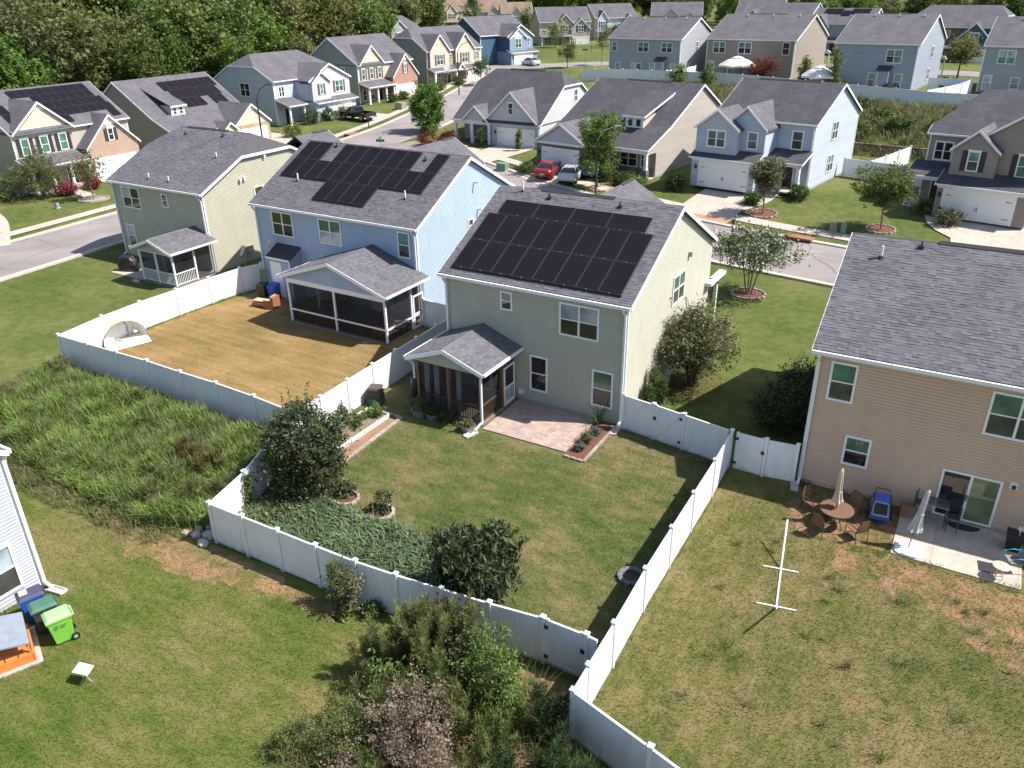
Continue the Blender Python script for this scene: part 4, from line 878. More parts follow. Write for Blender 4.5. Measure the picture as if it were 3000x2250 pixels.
# shed dormer
dm = MB(); dm.box(8.0, 10.1, 3.2, 6.9, 4.3, 5.62); dm.build('dormer_wall', F_CREAM, H2.root)
dr = MB(); dr.slab([(7.75, 2.85, 5.6), (10.35, 2.85, 5.6), (10.35, 8.9, 7.38), (7.75, 8.9, 7.38)], 0.13); dr.build('dormer_roof', ROOF_D, H2.root)
df = MB(); df.box(7.75, 10.35, 2.78, 2.845, 5.42, 5.58); df.prism([(10.354, 2.85, 5.58), (10.354, 8.9, 7.36), (10.354, 8.9, 7.18), (10.354, 2.85, 5.4)], (0.05, 0, 0)); df.box(8.0, 10.1, 3.14, 3.19, 4.3, 5.45); df.build('dormer_trim', WHITE, H2.root)
for x in (8.25, 9.2): H2.window(('F', 3.14), x, 4.5, 0.7, 0.85, rows=1, panes=[G_DARK])
H2.window(('R', 12.6), 9.8, 0.9, 1.5, 1.65, cols=2, panes=[G_DARK]); H2.ridge_vent(3.5, 9.0); H2.downspout(('F', 0), 12.5, 2.8)

def front_house(name, label, loc, ang, W, D, e, r, sidem, gar, roof=None, clip=(None, None)):
    return House(name, label, loc, ang, W, D, gprof(D, e, r), sidem, roof=roof or ROOF_D, clip=clip)
H3 = front_house('two_storey_house', 'pale blue and white two-storey house with twin front gables facing the street', (-11.5, 48.45, 1.3), math.radians(-8.8), 9.7, 11.5, 5.86, 8.7, F_PALEB, None)
H3.gable(2.4, 6.2, -2.6, 3.0, 5.5, 7.25, yb=4.6, fm=F_PALEB, roofm=ROOF, inner=0.1)
H3.gable(-0.2, 3.9, -3.4, 3.0, 5.35, 6.9, yb=0.5, fm=F_PALEB, roofm=ROOF, inner=0.1)
pk = MB(); pk.poly([(-0.2, -3.43, 5.3), (3.9, -3.43, 5.3), (3.9, -3.43, 5.42), (1.85, -3.43, 6.95), (-0.2, -3.43, 5.42)]); pk.box(-0.2, 3.9, -3.47, -3.435, 5.2, 5.34); pk.build('gable_panel', F_WHITE, H3.root)
gb = MB(); gb.box(-0.2, 6.1, -3.9, 0.0, 0, 2.85); gb.build('garage_block', F_PALEB, H3.root)
H3.pent(-0.2, 6.1, -4.0, 2.75, -2.5, 3.45, ROOF_D)
H3.garage(('F', -3.9), 0.7, 4.7, d=0.02)
H3.window(('F', -3.4), 0.9, 3.6, 1.9, 1.6, fw=0.14, panes=GR, **w2); H3.window(('F', -2.6), 4.5, 3.6, 1.05, 1.6, fw=0.13, panes=[G_MID, G_DARK]); H3.window(('F', 0), 7.6, 3.5, 1.15, 1.75, fw=0.14, panes=[G_DARK])
H3.pent(6.3, 9.6, -2.2, 2.75, 0.0, 3.55, ROOF_D); H3.column(9.4, -2.05, 0.05, 2.45, 0.3, 0.9, STONE_D); H3.door(('F', 0), 7.2, 0.1, 0.95, 2.05, DOOR_K)
MB().box(6.2, 9.7, -2.2, -0.02, 0, 0.12).build('porch_floor', CONC, H3.root)
for y, z in ((4.4, 3.9), (4.4, 0.9)): H3.window(('R', 9.7), y, z, 1.5, 1.65, panes=GR if z > 3 else TL, **w2)
H3.ridge_vent(1.5, 7.5); H3.downspout(('F', 0), 9.6, 5.75)
H4 = front_house('two_storey_house', 'taupe two-storey house with dark shutters, flag and wide white garage door', (7.3, 48.0, 1.1), math.radians(-9.5), 15.0, 12.0, 5.9, 8.85, F_TAUPE, None, clip=((6.3, 2.6), None))
H4.gable(2.6, 5.9, -2.9, 2.9, 5.3, 6.75, yb=3.0, fm=F_TAUPE, roofm=ROOF, inner=0.1)
H4.gable(3.0, 11.0, -2.2, 2.9, 5.2, 8.0, yb=5.0, fm=F_TAUPE, roofm=ROOF, inner=0.1)
gb = MB(); gb.box(2.3, 9.0, -4.2, 0.0, 0, 2.75); gb.build('garage_block', F_TAUPE, H4.root)
H4.pent(2.3, 9.0, -4.3, 2.7, -2.1, 3.5, ROOF_D); H4.garage(('F', -4.2), 3.0, 4.9, d=0.02, trim=0.22)
H4.window(('F', 0), 0.5, 3.7, 1.5, 1.6, fw=0.12, panes=[G_DARK], **w2); H4.window(('F', -2.9), 3.75, 3.6, 0.9, 1.6, fw=0.1, panes=[G_TEAL, G_MID], shutters=SH_D, head=0.1); H4.window(('F', -2.2), 7.2, 3.4, 1.1, 1.75, fw=0.1, panes=[G_GREEN], shutters=SH_D, head=0.1)
H4.pent(-0.6, 2.2, -2.2, 2.75, 0.0, 3.6, ROOF_D); H4.column(-0.45, -2.05, 0.05, 2.45, 0.26); H4.door(('F', 0), 0.9, 0.1, 1.0, 2.1, DOOR_K, wreath=True)
MB().box(-0.6, 2.3, -2.2, -0.02, 0, 0.12).build('porch_floor', CONC, H4.root)

# --- N row: beyond the side street, fronts facing it
def nwin(h, yf, u, z, w=0.85, hh=1.55, sh=SH_P, cols=1, head=0.12, pan=None): h.window(('F', yf), u, z, w, hh, cols=cols, panes=pan or GR, shutters=sh, head=head, grid=None, fw=0.09)
N1 = House('two_storey_house', 'tan two-storey house with red brick garage gable and full roof of solar panels', (-72.6, 15.2, 0.1), R90, 13.2, 11.5, gprof(11.5, 5.86, 9.3), F_LTAUPE, roof=ROOF)
N1.gable(0.1, 6.4, -0.25, 5.9, 5.92, 8.55, yb=4.4, fm=F_CREAM, cheek=False, panel=0.7)
lp2 = MB(); lp2.slab([(-0.1, -0.5, 5.95), (6.6, -0.5, 5.95), (6.6, -0.2, 6.2), (-0.1, -0.2, 6.2)], 0.08); lp2.build('eave_lip', ROOF, N1.root)
for u in (0.75, 2.8, 4.85): nwin(N1, 0, u, 3.6, 0.9, 1.7, SH_D, pan=[G_GREEN, G_GREEN])
N1.gable(6.7, 12.9, -1.6, 0, 3.6, 6.6, yb=4.2, m=BRICK_T, fm=BRICK_T, panel=0.9); N1.window(('F', -1.6), 9.45, 4.0, 0.7, 1.3, panes=[G_DARK], shutters=SH_D, head=0.25)
N1.garage(('F', -1.6), 7.3, 4.9, d=0.02)
N1.pent(0.0, 6.6, -2.0, 2.75, 0.0, 3.45); MB().box(0, 6.6, -2.0, -0.02, 0, 0.15).build('porch_floor', CONC, N1.root)
for x in (0.2, 2.2, 4.3, 6.4): N1.column(x, -1.8, 0.1, 2.45, 0.26)
bw_ = MB(); bw_.poly([(0.1, -0.03, 0), (6.6, -0.03, 0), (6.6, -0.03, 2.8), (0.1, -0.03, 2.8)]); bw_.build('porch_brick', BRICK_T, N1.root)
for u in (0.9, 2.9): N1.window(('F', -0.03), u, 0.5, 1.0, 1.8, panes=[G_DARK]); 
N1.door(('F', -0.03), 4.9, 0.12, 0.95, 2.1, DOOR_B); N1.window(('L', 0), 4.2, 0.6, 1.9, 1.6, panes=TL, **w2)
for r_, xs_ in enumerate(((6.3, 11.9), tuple(6.1+i*0.98 for i in range(7)), tuple(5.9+i*0.98 for i in range(7)), tuple(5.4+i*0.98 for i in range(7)), tuple(3.5+i*0.98 for i in range(9)))):
    for x in xs_: N1.solar(x, 0.55+r_*1.2, 0.97, 1.18)
for i in range(2): N1.solar(0.9, 1.4+i*1.5, 1.0, 1.48)
N2 = House('bungalow', 'tan bungalow with shed dormer, solar panels and pale stone garage front', (-71.0, 33.2, 0.5), R90, 13.6, 15.0, [(0, 2.9), (3.4, 4.4), (9.6, 8.3), (15.0, 4.6)], F_GREY, roof=ROOF)
N2.gable(8.0, 13.7, -1.2, 0, 3.0, 5.2, yb=4.6, fm=F_CREAM, panel=0.6); N2.wall(('F', -1.2), [(8.0, 0), (13.7, 0), (13.7, 2.9), (8.0, 2.9)], STONE_T, d0=0.02); N2.garage(('F', -1.2), 8.6, 4.4, d=0.03)
N2.gable(5.9, 7.9, -1.5, 2.4, 2.7, 3.5, yb=1.5, fm=F_CREAM, cheek=False)
dm = MB(); dm.box(2.6, 4.6, 3.4, 7.0, 4.4, 5.7); dm.build('dormer_wall', F_CREAM, N2.root); dr = MB(); dr.slab([(2.4, 3.1, 5.75), (4.8, 3.1, 5.75), (4.8, 8.8, 7.8), (2.4, 8.8, 7.8)], 0.13); dr.build('dormer_roof', ROOF, N2.root)
df = MB(); df.box(2.4, 4.8, 3.03, 3.09, 5.55, 5.72); df.box(2.6, 4.6, 3.34, 3.39, 4.4, 5.55); df.build('dormer_trim', WHITE, N2.root)
for x in (2.85, 3.75): N2.window(('F', 3.34), x, 4.65, 0.55, 0.85, panes=[G_DARK])
for r_, xs_ in enumerate(((6.0, 7.0, 8.0, 10.4, 11.4), tuple(5.6+i*1.02 for i in range(7)), tuple(5.2+i*1.02 for i in range(8)))):
    for x in xs_: N2.solar(x, 1.0+r_*1.72, 1.0, 1.7, seg=1)
N3 = House('two_storey_house', 'light blue hipped two-storey house with plum shutters, pickup on its drive', (-75.6, 54.0, 1.35), R90, 13.6, 11.3, gprof(11.3, 5.9, 9.0), F_PALEB, roof=ROOF, clip=((7.6, 1.8), (7.0, 2.6)))
N3.window(('L', 0), 4.6, 3.7, 1.9, 1.8, panes=[G_DARK], **w2); N3.window(('L', 0), 4.0, 0.8, 1.9, 1.6, panes=[G_DARK], **w2); N3.window(('F', 0), 0.8, 3.7, 1.2, 1.5, panes=[G_DARK], fw=0.14, **w2)
N3.gable(4.2, 12.8, -2.6, 3.0, 5.6, 7.6, yb=4.4, fm=F_WHITE, m=F_PALEB, inner=0.1); N3.gable(4.3, 8.0, -3.1, 3.0, 5.4, 6.7, yb=-1.0, fm=F_WHITE, m=F_PALEB, inner=-2.0)  # gable fronts whiter than the sides: sunlight on one paint put into colour
nwin(N3, -3.1, 5.8, 3.7, 0.7, 1.5); nwin(N3, -2.6, 9.6, 3.7, 1.7, 1.6, cols=2)
gb = MB(); gb.box(4.4, 12.9, -3.4, 0, 0, 2.85); gb.build('garage_block', F_PALEB, N3.root); N3.pent(4.6, 12.9, -3.6, 2.75, -2.4, 3.3); N3.garage(('F', -3.4), 6.8, 4.9, d=0.02)
N3.pent(0.2, 3.4, -2.4, 2.8, 0.0, 3.6); N3.column(3.2, -2.2, 0.05, 2.5, 0.24); N3.column(0.4, -2.2, 0.05, 2.5, 0.24); N3.door(('F', 0), 1.6, 0.1, 0.95, 2.05, DOOR_K)
N4 = House('two_storey_house', 'sage two-storey house with bright red brick garage gable and white columns', (-75.8, 72.2, 2.05), R90, 13.8, 11.0, gprof(11.0, 5.9, 9.6), F_SAGE, roof=ROOF)
N4.gable(0.2, 6.0, -0.25, 5.9, 5.92, 8.5, yb=4.4, fm=F_CREAM, cheek=False, panel=0.7); N4.wall(('F', 0), [(0, 2.9), (9, 2.9), (9, 5.9), (0, 5.9)], F_CREAM, d0=0.012)
lp2 = MB(); lp2.slab([(0.0, -0.5, 5.95), (6.2, -0.5, 5.95), (6.2, -0.2, 6.2), (0.0, -0.2, 6.2)], 0.08); lp2.build('eave_lip', ROOF, N4.root)
for u in (0.8, 2.8, 4.8): nwin(N4, -0.015, u, 3.6, 0.85, 1.65, pan=[G_GREEN, G_MID])
N4.gable(6.6, 13.2, -1.6, 0, 3.7, 6.9, yb=4.2, m=BRICK_R, fm=BRICK_R, panel=0.9); nwin(N4, -1.6, 9.6, 4.0, 0.65, 1.4, head=0.25); N4.garage(('F', -1.6), 7.3, 4.9, d=0.02)
N4.pent(0.0, 6.6, -2.0, 2.75, 0.0, 3.45)
for x in (0.2, 2.3, 4.4, 6.4): N4.column(x, -1.8, 0.1, 2.45, 0.26)
bw_ = MB(); bw_.poly([(0.1, -0.03, 0), (6.6, -0.03, 0), (6.6, -0.03, 2.8), (0.1, -0.03, 2.8)]); bw_.build('porch_brick', BRICK_R, N4.root)
for u in (0.7, 2.7): N4.window(('F', -0.03), u, 0.5, 0.9, 1.7, panes=[G_DARK])
N4.door(('F', -0.03), 4.7, 0.1, 0.95, 2.1, DOOR_K); N4.window(('L', 0), 2.6, 4.6, 0.6, 0.9, panes=[G_MID])
N5 = House('two_storey_house', 'grey two-storey house with two steep cream gables and stone entry bay', (-75.4, 90.0, 2.85), R90-0.12, 14.6, 10.5, gprof(10.5, 5.9, 9.3), F_GREY, roof=ROOF, clip=((7.9, 1.4), None))
N5.wall(('F', 0), [(0, 2.9), (14.6, 2.9), (14.6, 5.9), (0, 5.9)], F_CREAM, d0=0.012)
N5.gable(0.3, 5.2, -0.5, 2.9, 5.9, 8.4, yb=4.2, fm=F_CREAM, inner=0.1); N5.gable(7.0, 12.0, -0.5, 2.9, 5.9, 8.4, yb=4.2, fm=F_CREAM, inner=0.1)
N5.wall(('F', 0), [(5.3, 2.9), (6.9, 2.9), (6.9, 5.85), (5.3, 5.85)], STONE_T, d0=0.03)
nwin(N5, -0.5, 1.9, 3.6, 1.7, 1.7, cols=2); nwin(N5, -0.5, 8.6, 3.6, 1.7, 1.7, cols=2); nwin(N5, 0, 12.8, 3.9, 0.7, 1.3); N5.window(('F', -0.03), 5.8, 4.2, 0.65, 1.0, panes=[G_MID], d=0.03)
N5.pent(0.0, 14.5, -1.6, 2.75, 0.0, 3.4); N5.gable(6.0, 7.8, -1.8, 2.7, 2.75, 3.6, yb=-0.4, fm=F_CREAM, cheek=False)
for x in (0.2, 5.8): N5.column(x, -1.6, 0.1, 2.45, 0.28)
bw_ = MB(); bw_.poly([(0.1, -0.03, 0), (7.5, -0.03, 0), (7.5, -0.03, 2.8), (0.1, -0.03, 2.8)]); bw_.build('porch_stone', STONE_T, N5.root)
N5.window(('F', -0.03), 1.8, 0.5, 1.5, 1.8, panes=[G_DARK], **w2); N5.door(('F', -0.03), 5.0, 0.1, 0.95, 2.1, DOOR_K); gb = MB(); gb.box(8.6, 14.5, -1.5, 0, 0, 2.7); gb.build('garage_block', F_LTAUPE, N5.root); N5.garage(('F', -1.5), 9.2, 4.6, d=0.02)
N6 = House('two_storey_house', 'navy blue two-storey house with gabled front tinted pale for sunlight over the garage', (-80.6, 115.5, 4.0), R90-0.30, 13.0, 10.0, gprof(10.0, 5.9, 9.1), F_NAVY, roof=ROOF)
N6.gable(4.5, 11.5, -3.0, 3.0, 5.6, 7.7, yb=3.8, fm=F_MIDB, m=F_NAVY, inner=0.1); N6.gable(4.4, 9.0, -3.8, 3.0, 5.3, 7.0, yb=-1.0, fm=F_MIDB, m=F_NAVY, inner=-2.0, panel=1.5)  # same paint throughout; fronts given a lighter siding for the sun on them
nwin(N6, -3.8, 5.8, 3.5, 1.8, 1.7, None, 2); nwin(N6, -3.0, 9.8, 3.6, 0.8, 1.6, None)
gb = MB(); gb.box(4.4, 11.6, -4.2, 0, 0, 2.85); gb.build('garage_block', F_MIDB, N6.root); N6.pent(4.4, 11.6, -4.3, 2.75, -2.9, 3.3); N6.garage(('F', -4.2), 5.3, 4.9, d=0.02)
# --- houses round the far bend
def far_house(label, loc, ang, W, D, sidem, frontm, e=5.9, r=9.2, roof=None, gab=((0.3, 4.6), (8.0, 13.0)), gar=True, stone=None, clip=(None, None), pan=GR):
    h = House('two_storey_house', label, loc, ang, W, D, gprof(D, e, r), sidem, roof=roof or ROOF, clip=clip)
    h.wall(('F', 0), [(0, 0), (W, 0), (W, e), (0, e)], frontm, d0=0.012)
    for i, (a, b) in enumerate(gab):
        h.gable(a, b, -0.6-0.5*i, 0.0 if i else 2.9, 5.4 if not i else 4.2, 7.6 if not i else 6.6, yb=4.0, fm=frontm, inner=0.1)
        nwin(h, -0.6-0.5*i, (a+b)/2-0.8, 3.5, 1.6, 1.5, SH_D if i else SH_P, 2, pan=pan)
    if gar and len(gab) > 1:
        a, b = gab[1]
        if stone: h.wall(('F', -1.1), [(a, 2.2), (b, 2.2), (b, 3.1), (a, 3.1)], stone, d0=0.02)
        h.garage(('F', -1.1), a+0.4, b-a-0.8, d=0.03)
        h.pent(0, a-0.1, -1.8, 2.7, 0, 3.3); h.column(0.2, -1.6, 0.05, 2.4, 0.25); h.column(a-0.5, -1.6, 0.05, 2.4, 0.25)
        h.window(('F', 0), 1.2, 0.6, 1.8, 1.7, panes=[G_DARK], d=0.03, **w2); h.door(('F', 0), 4.9, 0.1, 0.95, 2.05, DOOR_B, d=0.03)
    return h
N7 = far_house('tan and stone two-storey house on the far bend with shaded porch', (-96.5, 169.5, 4.3), math.radians(42), 13.5, 10.0, F_BEIGE, F_LTAUPE, stone=STONE_T, gab=((4.2, 9.0), (8.2, 13.2)))
N8 = far_house('plain yellow beige two-storey house with pale blue window bay', (-91.0, 191.5, 4.6), math.radians(48), 12.5, 10.5, F_BEIGE, F_PALEB, gab=((0.4, 3.6), (7.5, 12.0)))
T1 = far_house('grey hipped house with solar panels in front of the woods', (-117.5, 128.0, 4.2), R90-0.45, 11.5, 9.5, F_GBLUE, F_GBLUE, r=8.4, gab=((4.0, 8.5),), clip=((6.6, 2.0), (6.6, 2.0)), gar=False)
for r_, (a, n) in enumerate(((0.9, 7), (1.6, 6), (2.6, 5))):
    for i in range(n): T1.solar(a+i*1.05, 0.6+r_*1.5, 1.04, 1.48)
T2 = far_house('cream house with brown shingle roof beside the tall pines', (-128.0, 203.0, 5.3), math.radians(35), 9.5, 12.0, F_CREAM, F_CREAM, roof=WARM_R, r=8.8, gab=((2.5, 6.5),), gar=False)
T3 = far_house('cream gabled house with brown roof behind the navy house', (-141.0, 211.0, 5.5), math.radians(38), 9.0, 12.0, F_CREAM, F_CREAM, roof=WARM_R, r=9.2, gab=((2.5, 6.5),), gar=False)
T4 = far_house('pink-cream house with white porch half hidden by a conifer', (-158.0, 214.0, 5.6), math.radians(50), 11.0, 10.0, F_CREAM, F_CREAM, roof=WARM_R, r=9.6, gab=((1.5, 5.0), (6.0, 10.5)))
Q1 = far_house('pale blue gabled house rising behind the grey-blue house roof', (-80.0, 205.0, 4.9), math.radians(20), 14.0, 11.0, F_PALEB, F_PALEB, gab=((3.0, 8.0), (8.0, 13.5)), r=9.0)
Q0 = far_house('slate house with dark shutters just below the treeline', (-62.0, 226.0, 5.0), math.radians(5), 13.0, 10.0, F_SLATE, F_CREAM, gab=((4.0, 8.0), (8.5, 12.8)), r=9.2)
Q2 = far_house('grey-blue house with broad grey roof behind the taupe house', (-50.0, 190.0, 5.0), math.radians(-6), 17.0, 12.0, F_MIDB, F_GBLUE, gab=((1.0, 5.0), (11.0, 16.0)), r=9.0)
Q3 = far_house('small cream-gabled house with solar panels along its roof', (-27.5, 161.0, 4.9), math.radians(-6), 12.5, 11.0, F_CREAM, F_GBLUE, gab=((0.6, 4.4), (7.5, 12.0)), r=8.6, pan=TL)
for i in range(5): Q3.solar(1.9+i*1.85, 3.9 if i != 2 else 3.1, 1.8, 2.0)
Q4 = far_house('royal blue and brown house with clipped gable and dark shutters', (-7.0, 152.5, 4.9), math.radians(-8), 15.5, 13.0, F_CREAM, F_NAVY, gab=((0.6, 4.4), (9.2, 14.2)), r=9.3, clip=((7.6, 1.8), (7.6, 1.8)), pan=TL)
Q4.wall(('F', 0), [(5.0, 3.2), (9.0, 3.2), (9.0, 5.9), (5.0, 5.9)], siding_far('far_brown_shake', (0.16, 0.10, 0.07)), d0=0.03); Q4.window(('F', 0), 6.6, 4.2, 0.8, 1.1, panes=[G_MID], d=0.05)
# --- R row: rear walls towards the camera, behind the long white fence
def rear_house(label, loc, ang, W, D, sidem, e, r, wins, roof=None):
    h = House('two_storey_house', label, loc, ang, W, D, gprof(D, e-0.04, r-0.17), sidem, roof=roof or ROOF)
    for (u, z, w, hh, c, p) in wins: h.window(('F', 0), u, z, w, hh, cols=c, panes=p, fw=0.1)
    for f_ in (0.25, 0.55, 0.85): q = h.plane_pt(W*f_, (h.P[1][0])*1.0, 0); h.pipe(q.x, q.y, q.z, 0.45, 0.07)
    h.ridge_vent(W*0.3, W*0.7); h.downspout(('F', 0), W-0.1, e-0.1); h.downspout(('F', 0), 0.1, e-0.1)
    return h
R1 = rear_house('grey-blue two-storey house with small pent-roofed closet behind the long fence', (-48.8, 106.7, 4.6), math.radians(-4.5), 13.2, 13.7, F_GBLUE, 5.93, 8.97, [(0.5, 3.8, 1.0, 1.6, 1, TL[1:3]), (5.4, 3.8, 2.0, 1.6, 2, TL), (9.7, 3.8, 2.0, 1.6, 2, TL), (1.3, 0.6, 1.0, 1.5, 1, [G_TEAL]), (4.3, 0.1, 1.9, 2.0, 2, [G_SKY, G_DARK]), (7.7, 0.1, 0.95, 2.1, 1, [G_BLIND, G_TEAL]), (11.4, 0.6, 1.0, 1.6, 1, [G_BLIND])])
R1.window(('R', 13.2), 6.0, 3.6, 0.9, 1.7, panes=[G_GREEN])
R2 = rear_house('taupe two-storey house behind a white garden gazebo and red maple', (-32.7, 110.0, 4.7), math.radians(-5.2), 14.6, 16.4, F_TAUPE, 5.8, 9.26, [(1.1, 3.6, 2.1, 1.8, 2, TL), (5.4, 3.6, 2.2, 1.8, 2, TL), (12.6, 3.6, 1.2, 1.9, 1, [G_DARK]), (0.5, 0.3, 1.1, 2.1, 1, [G_SKY, G_TEAL]), (3.9, 0.3, 1.1, 2.1, 1, [G_TEAL])])
R2.window(('R', 14.6), 8.0, 0.6, 1.6, 1.6, panes=[G_DARK], **w2)
R3 = rear_house('slate blue two-storey house with pale side wall and black pent-roofed closet', (-10.6, 99.9, 4.85), math.radians(-5.8), 11.05, 17.0, F_SLATE, 6.0, 9.5, [(7.0, 3.5, 2.1, 1.8, 2, [G_TEAL, G_TEAL, G_DARK, G_TEAL]), (5.0, 0.3, 1.05, 1.9, 1, [G_GREEN, G_DARK]), (8.5, 0.1, 1.1, 2.1, 1, [G_GREEN, G_TEAL])])
for z in (0.7, 3.7): R3.window(('R', 11.05), 8.5, z, 1.5, 1.6, panes=[G_MID], **w2)
R4 = rear_house('grey two-storey house beside the slate blue one, with one wide upper window', (8.2, 101.9, 4.85), math.radians(-5.3), 12.5, 13.0, F_GBLUE, 5.85, 9.2, [(1.7, 3.6, 2.1, 1.75, 2, [G_SKY, G_SKY, G_TEAL, G_TEAL]), (0.5, 0.3, 1.1, 1.9, 1, [G_SKY]), (3.8, 0.5, 1.1, 1.5, 1, [G_TEAL])])
for h, u in ((R1, 9.1), (R3, 6.4)):
    h.wall(('F', -1.0), [(u, 0), (u+1.6, 0), (u+1.6, 2.5), (u, 2.5)]); h.wall(('R', u+1.6), [(-1.0, 0), (0, 0), (0, 3.1), (-1.0, 2.5)])
    c1 = MB(); c1.slab([(u-0.15, -1.15, 2.62), (u+1.75, -1.15, 2.62), (u+1.75, -0.02, 3.2), (u-0.15, -0.02, 3.2)], 0.1); c1.build('closet_roof', MATS['dark_shingle_plain'], h.root)
    c2 = MB(); c2.box(u+1.5, u+1.62, -1.03, -1.005, 0, 2.5); c2.box(u, u+0.1, -1.03, -1.005, 0, 2.5); c2.build('closet_trim', WHITE, h.root)
# front porch returns seen past the corners of two of them
for h, W_, D_ in ((R2, 14.6, 16.4), (R3, 11.05, 17.0)):
    q = MB(); q.slab([(W_-3, D_, 3.5), (W_+0.5, D_, 3.5), (W_+0.5, D_+2.2, 2.9), (W_-3, D_+2.2, 2.9)], 0.15); q.box(W_+0.1, W_+0.3, D_+1.9, D_+2.1, 0, 2.75); q.build('front_porch', WHITE, h.root)
# --- driveways and walks of the front houses
drive([(-38.2, 46.2), (-37.4, 50.5), (-37.0, 54.5)], 5.2); drive([(-28.2, 41.2), (-26.6, 44.0), (-25.9, 46.0)], 5.4); drive([(-8.6, 36.0), (-8.4, 40.0), (-8.0, 44.3)], 5.4); drive([(14.0, 32.0), (13.7, 37.0), (13.2, 43.2)], 5.6)
for y0 in (25.0, 47.0, 64.0, 82.0, 99.0): drive([(-62.5 if y0 < 60 else -64.5 if y0 < 80 else -69.0, y0), (-74, y0+0.2)], 5.0)
drive([(-57.0, 1.2), (-66, 6.0), (-76, 8.5)], 5.5)
BRICKW = mat('brick_apron', (0.42, 0.21, 0.12), 0.9, noise=0.15)
drive([(-9.4, 36.6), (-5.9, 36.05)], 1.5, BRICKW, 0.09, 'drive_apron'); drive([(-60.5, 1.2), (-60.5, 5.4)], 1.2, BRICKW, 0.09, 'drive_apron')
drive([(-4.6, 45.8), (-4.9, 42.5), (-6.2, 39.8)], 1.3, WALK, 0.08, 'path'); drive([(8.6, 46.0), (9.6, 41.5), (11.5, 39.0)], 1.4, WALK, 0.08, 'path'); drive([(-22.6, 43.4), (-20.6, 44.6), (-18.0, 45.0)], 1.1, WALK, 0.08, 'path')
drive([(-66.0, 17.8), (-70.0, 18.6)], 1.3, WALK, 0.08, 'path')
# ------------------------------------------------------------------ yards
def ragged(pts, amp=0.22, step=0.35, seed=1):
    R = random.Random(seed); out = []
    for (x0, y0), (x1, y1) in zip(pts, pts[1:]+pts[:1]):
        L_ = math.hypot(x1-x0, y1-y0); n = max(1, int(L_/step))
        for i in range(n): t = i/n; out.append((x0+(x1-x0)*t+R.uniform(-amp, amp), y0+(y1-y0)*t+R.uniform(-amp, amp)))
    return out
def sheet(name, pts, m, z=0.012, sub=None):
    mb = MB(); mb.poly([(x, y, z) for x, y in pts]); o = mb.build(name, m); return struct(o)
L_MAIN = lawn('lawn_main', [(0.06, 0.095, 0.022), (0.095, 0.12, 0.034), (0.15, 0.143, 0.056), (0.235, 0.182, 0.092)], 0.2, 1.1, stretch=(0.9, 0.7, 1.5), bare=(0.30, 0.20, 0.11), bare_amt=0.78)
L_BLUE = lawn('lawn_dry', [(0.16, 0.132, 0.048), (0.24, 0.165, 0.066), (0.285, 0.19, 0.082), (0.335, 0.228, 0.108)], 0.22, 1.0, stretch=(0.06, 0.22, 2.6))
L_ORNG = lawn('lawn_patchy', [(0.08, 0.10, 0.026), (0.125, 0.13, 0.04), (0.175, 0.155, 0.058), (0.24, 0.18, 0.085)], 0.28, 1.7, bare=(0.36, 0.205, 0.115), bare_amt=0.70, stretch=(0.35, 1.2, 0.6))
L_BARE = lawn('worn_earth', [(0.10, 0.11, 0.03), (0.17, 0.145, 0.055), (0.24, 0.17, 0.08)], 0.5, 2.5, bare=(0.33, 0.20, 0.115), bare_amt=0.515)
L_LEFT = lawn('lawn_left', [(0.068, 0.112, 0.02), (0.108, 0.14, 0.03), (0.16, 0.162, 0.05), (0.22, 0.185, 0.08)], 0.17, 1.3, bare=(0.36, 0.24, 0.14), bare_amt=0.74, stretch=(0.3, 0.45, 1.5))
SOIL = mat('red_soil', (0.25, 0.145, 0.085), 0.95, noise=0.3, scale=2.0, bump=0.6)
MULCH = island('mulch_chips', [(0.10, 0.035, 0.02), (0.20, 0.075, 0.04), (0.27, 0.12, 0.07)], 0.95)
MULCH_B = mat('mulch_bed', (0.15, 0.06, 0.035), 0.95, noise=0.35, scale=14, bump=0.8)
sheet('lawn', [(-12.1, -8.8), (-10.1, -13.5), (-9.6, -15.6), (-1.2, -15.45), (5.6, -14.9), (5.4, -1.1), (0.1, -0.2), (0, 0.2), (-9.7, 0.2), (-9.8, 4.8), (-12.3, 4.8)], L_MAIN, 0.012)
sheet('lawn', [(-29.7, -8.5), (-12.1, -8.85), (-12.3, 4.8), (-15.6, 6.2), (-29.2, 6.2), (-30.2, 0)], L_BLUE, 0.016)
sheet('lawn', [(5.5, -1.1), (5.75, -16.9), (8.2, -17.6), (16, -19.7), (40, -26), (60, -10), (40, -0.8), (8.1, -0.8)], L_ORNG, 0.012)
sheet('lawn', [(-60, -60), (40, -60), (40, -26.2), (16, -19.9), (5.8, -17.1), (5.6, -15.1), (-9.7, -15.8), (-10.5, -16.4), (-13.2, -17.0), (-22, -16.8), (-30, -13.5), (-46, -8)], L_LEFT, 0.008)
sheet('bare_earth', ragged([(-15.5, -16.6), (-10.2, -15.2), (-9.2, -15.95), (-4.0, -16.1), (-2.5, -16.6), (-6.5, -17.0), (-9.0, -17.6), (-12.0, -17.7)], 0.25), L_BARE, 0.018)
sheet('bare_earth', ragged([(9.5, -4.6), (12.2, -4.3), (17, -4.2), (19, -8.0), (16, -8.6), (13.8, -6.6), (11.2, -6.2)], 0.3), L_BARE, 0.018)
sheet('bare_earth', ragged([(8.4, -1.5), (12.1, -1.4), (12.1, -3.9), (9.0, -4.6), (8.2, -3.0)], 0.2, seed=3), L_BARE, 0.02)
sheet('bare_earth', [(0.6, -18.6), (3.0, -15.4), (5.6, -15.3), (5.7, -17.0), (7.6, -17.8), (9.5, -19.6), (7, -23.5), (0.5, -23.0)], L_BARE, 0.022)

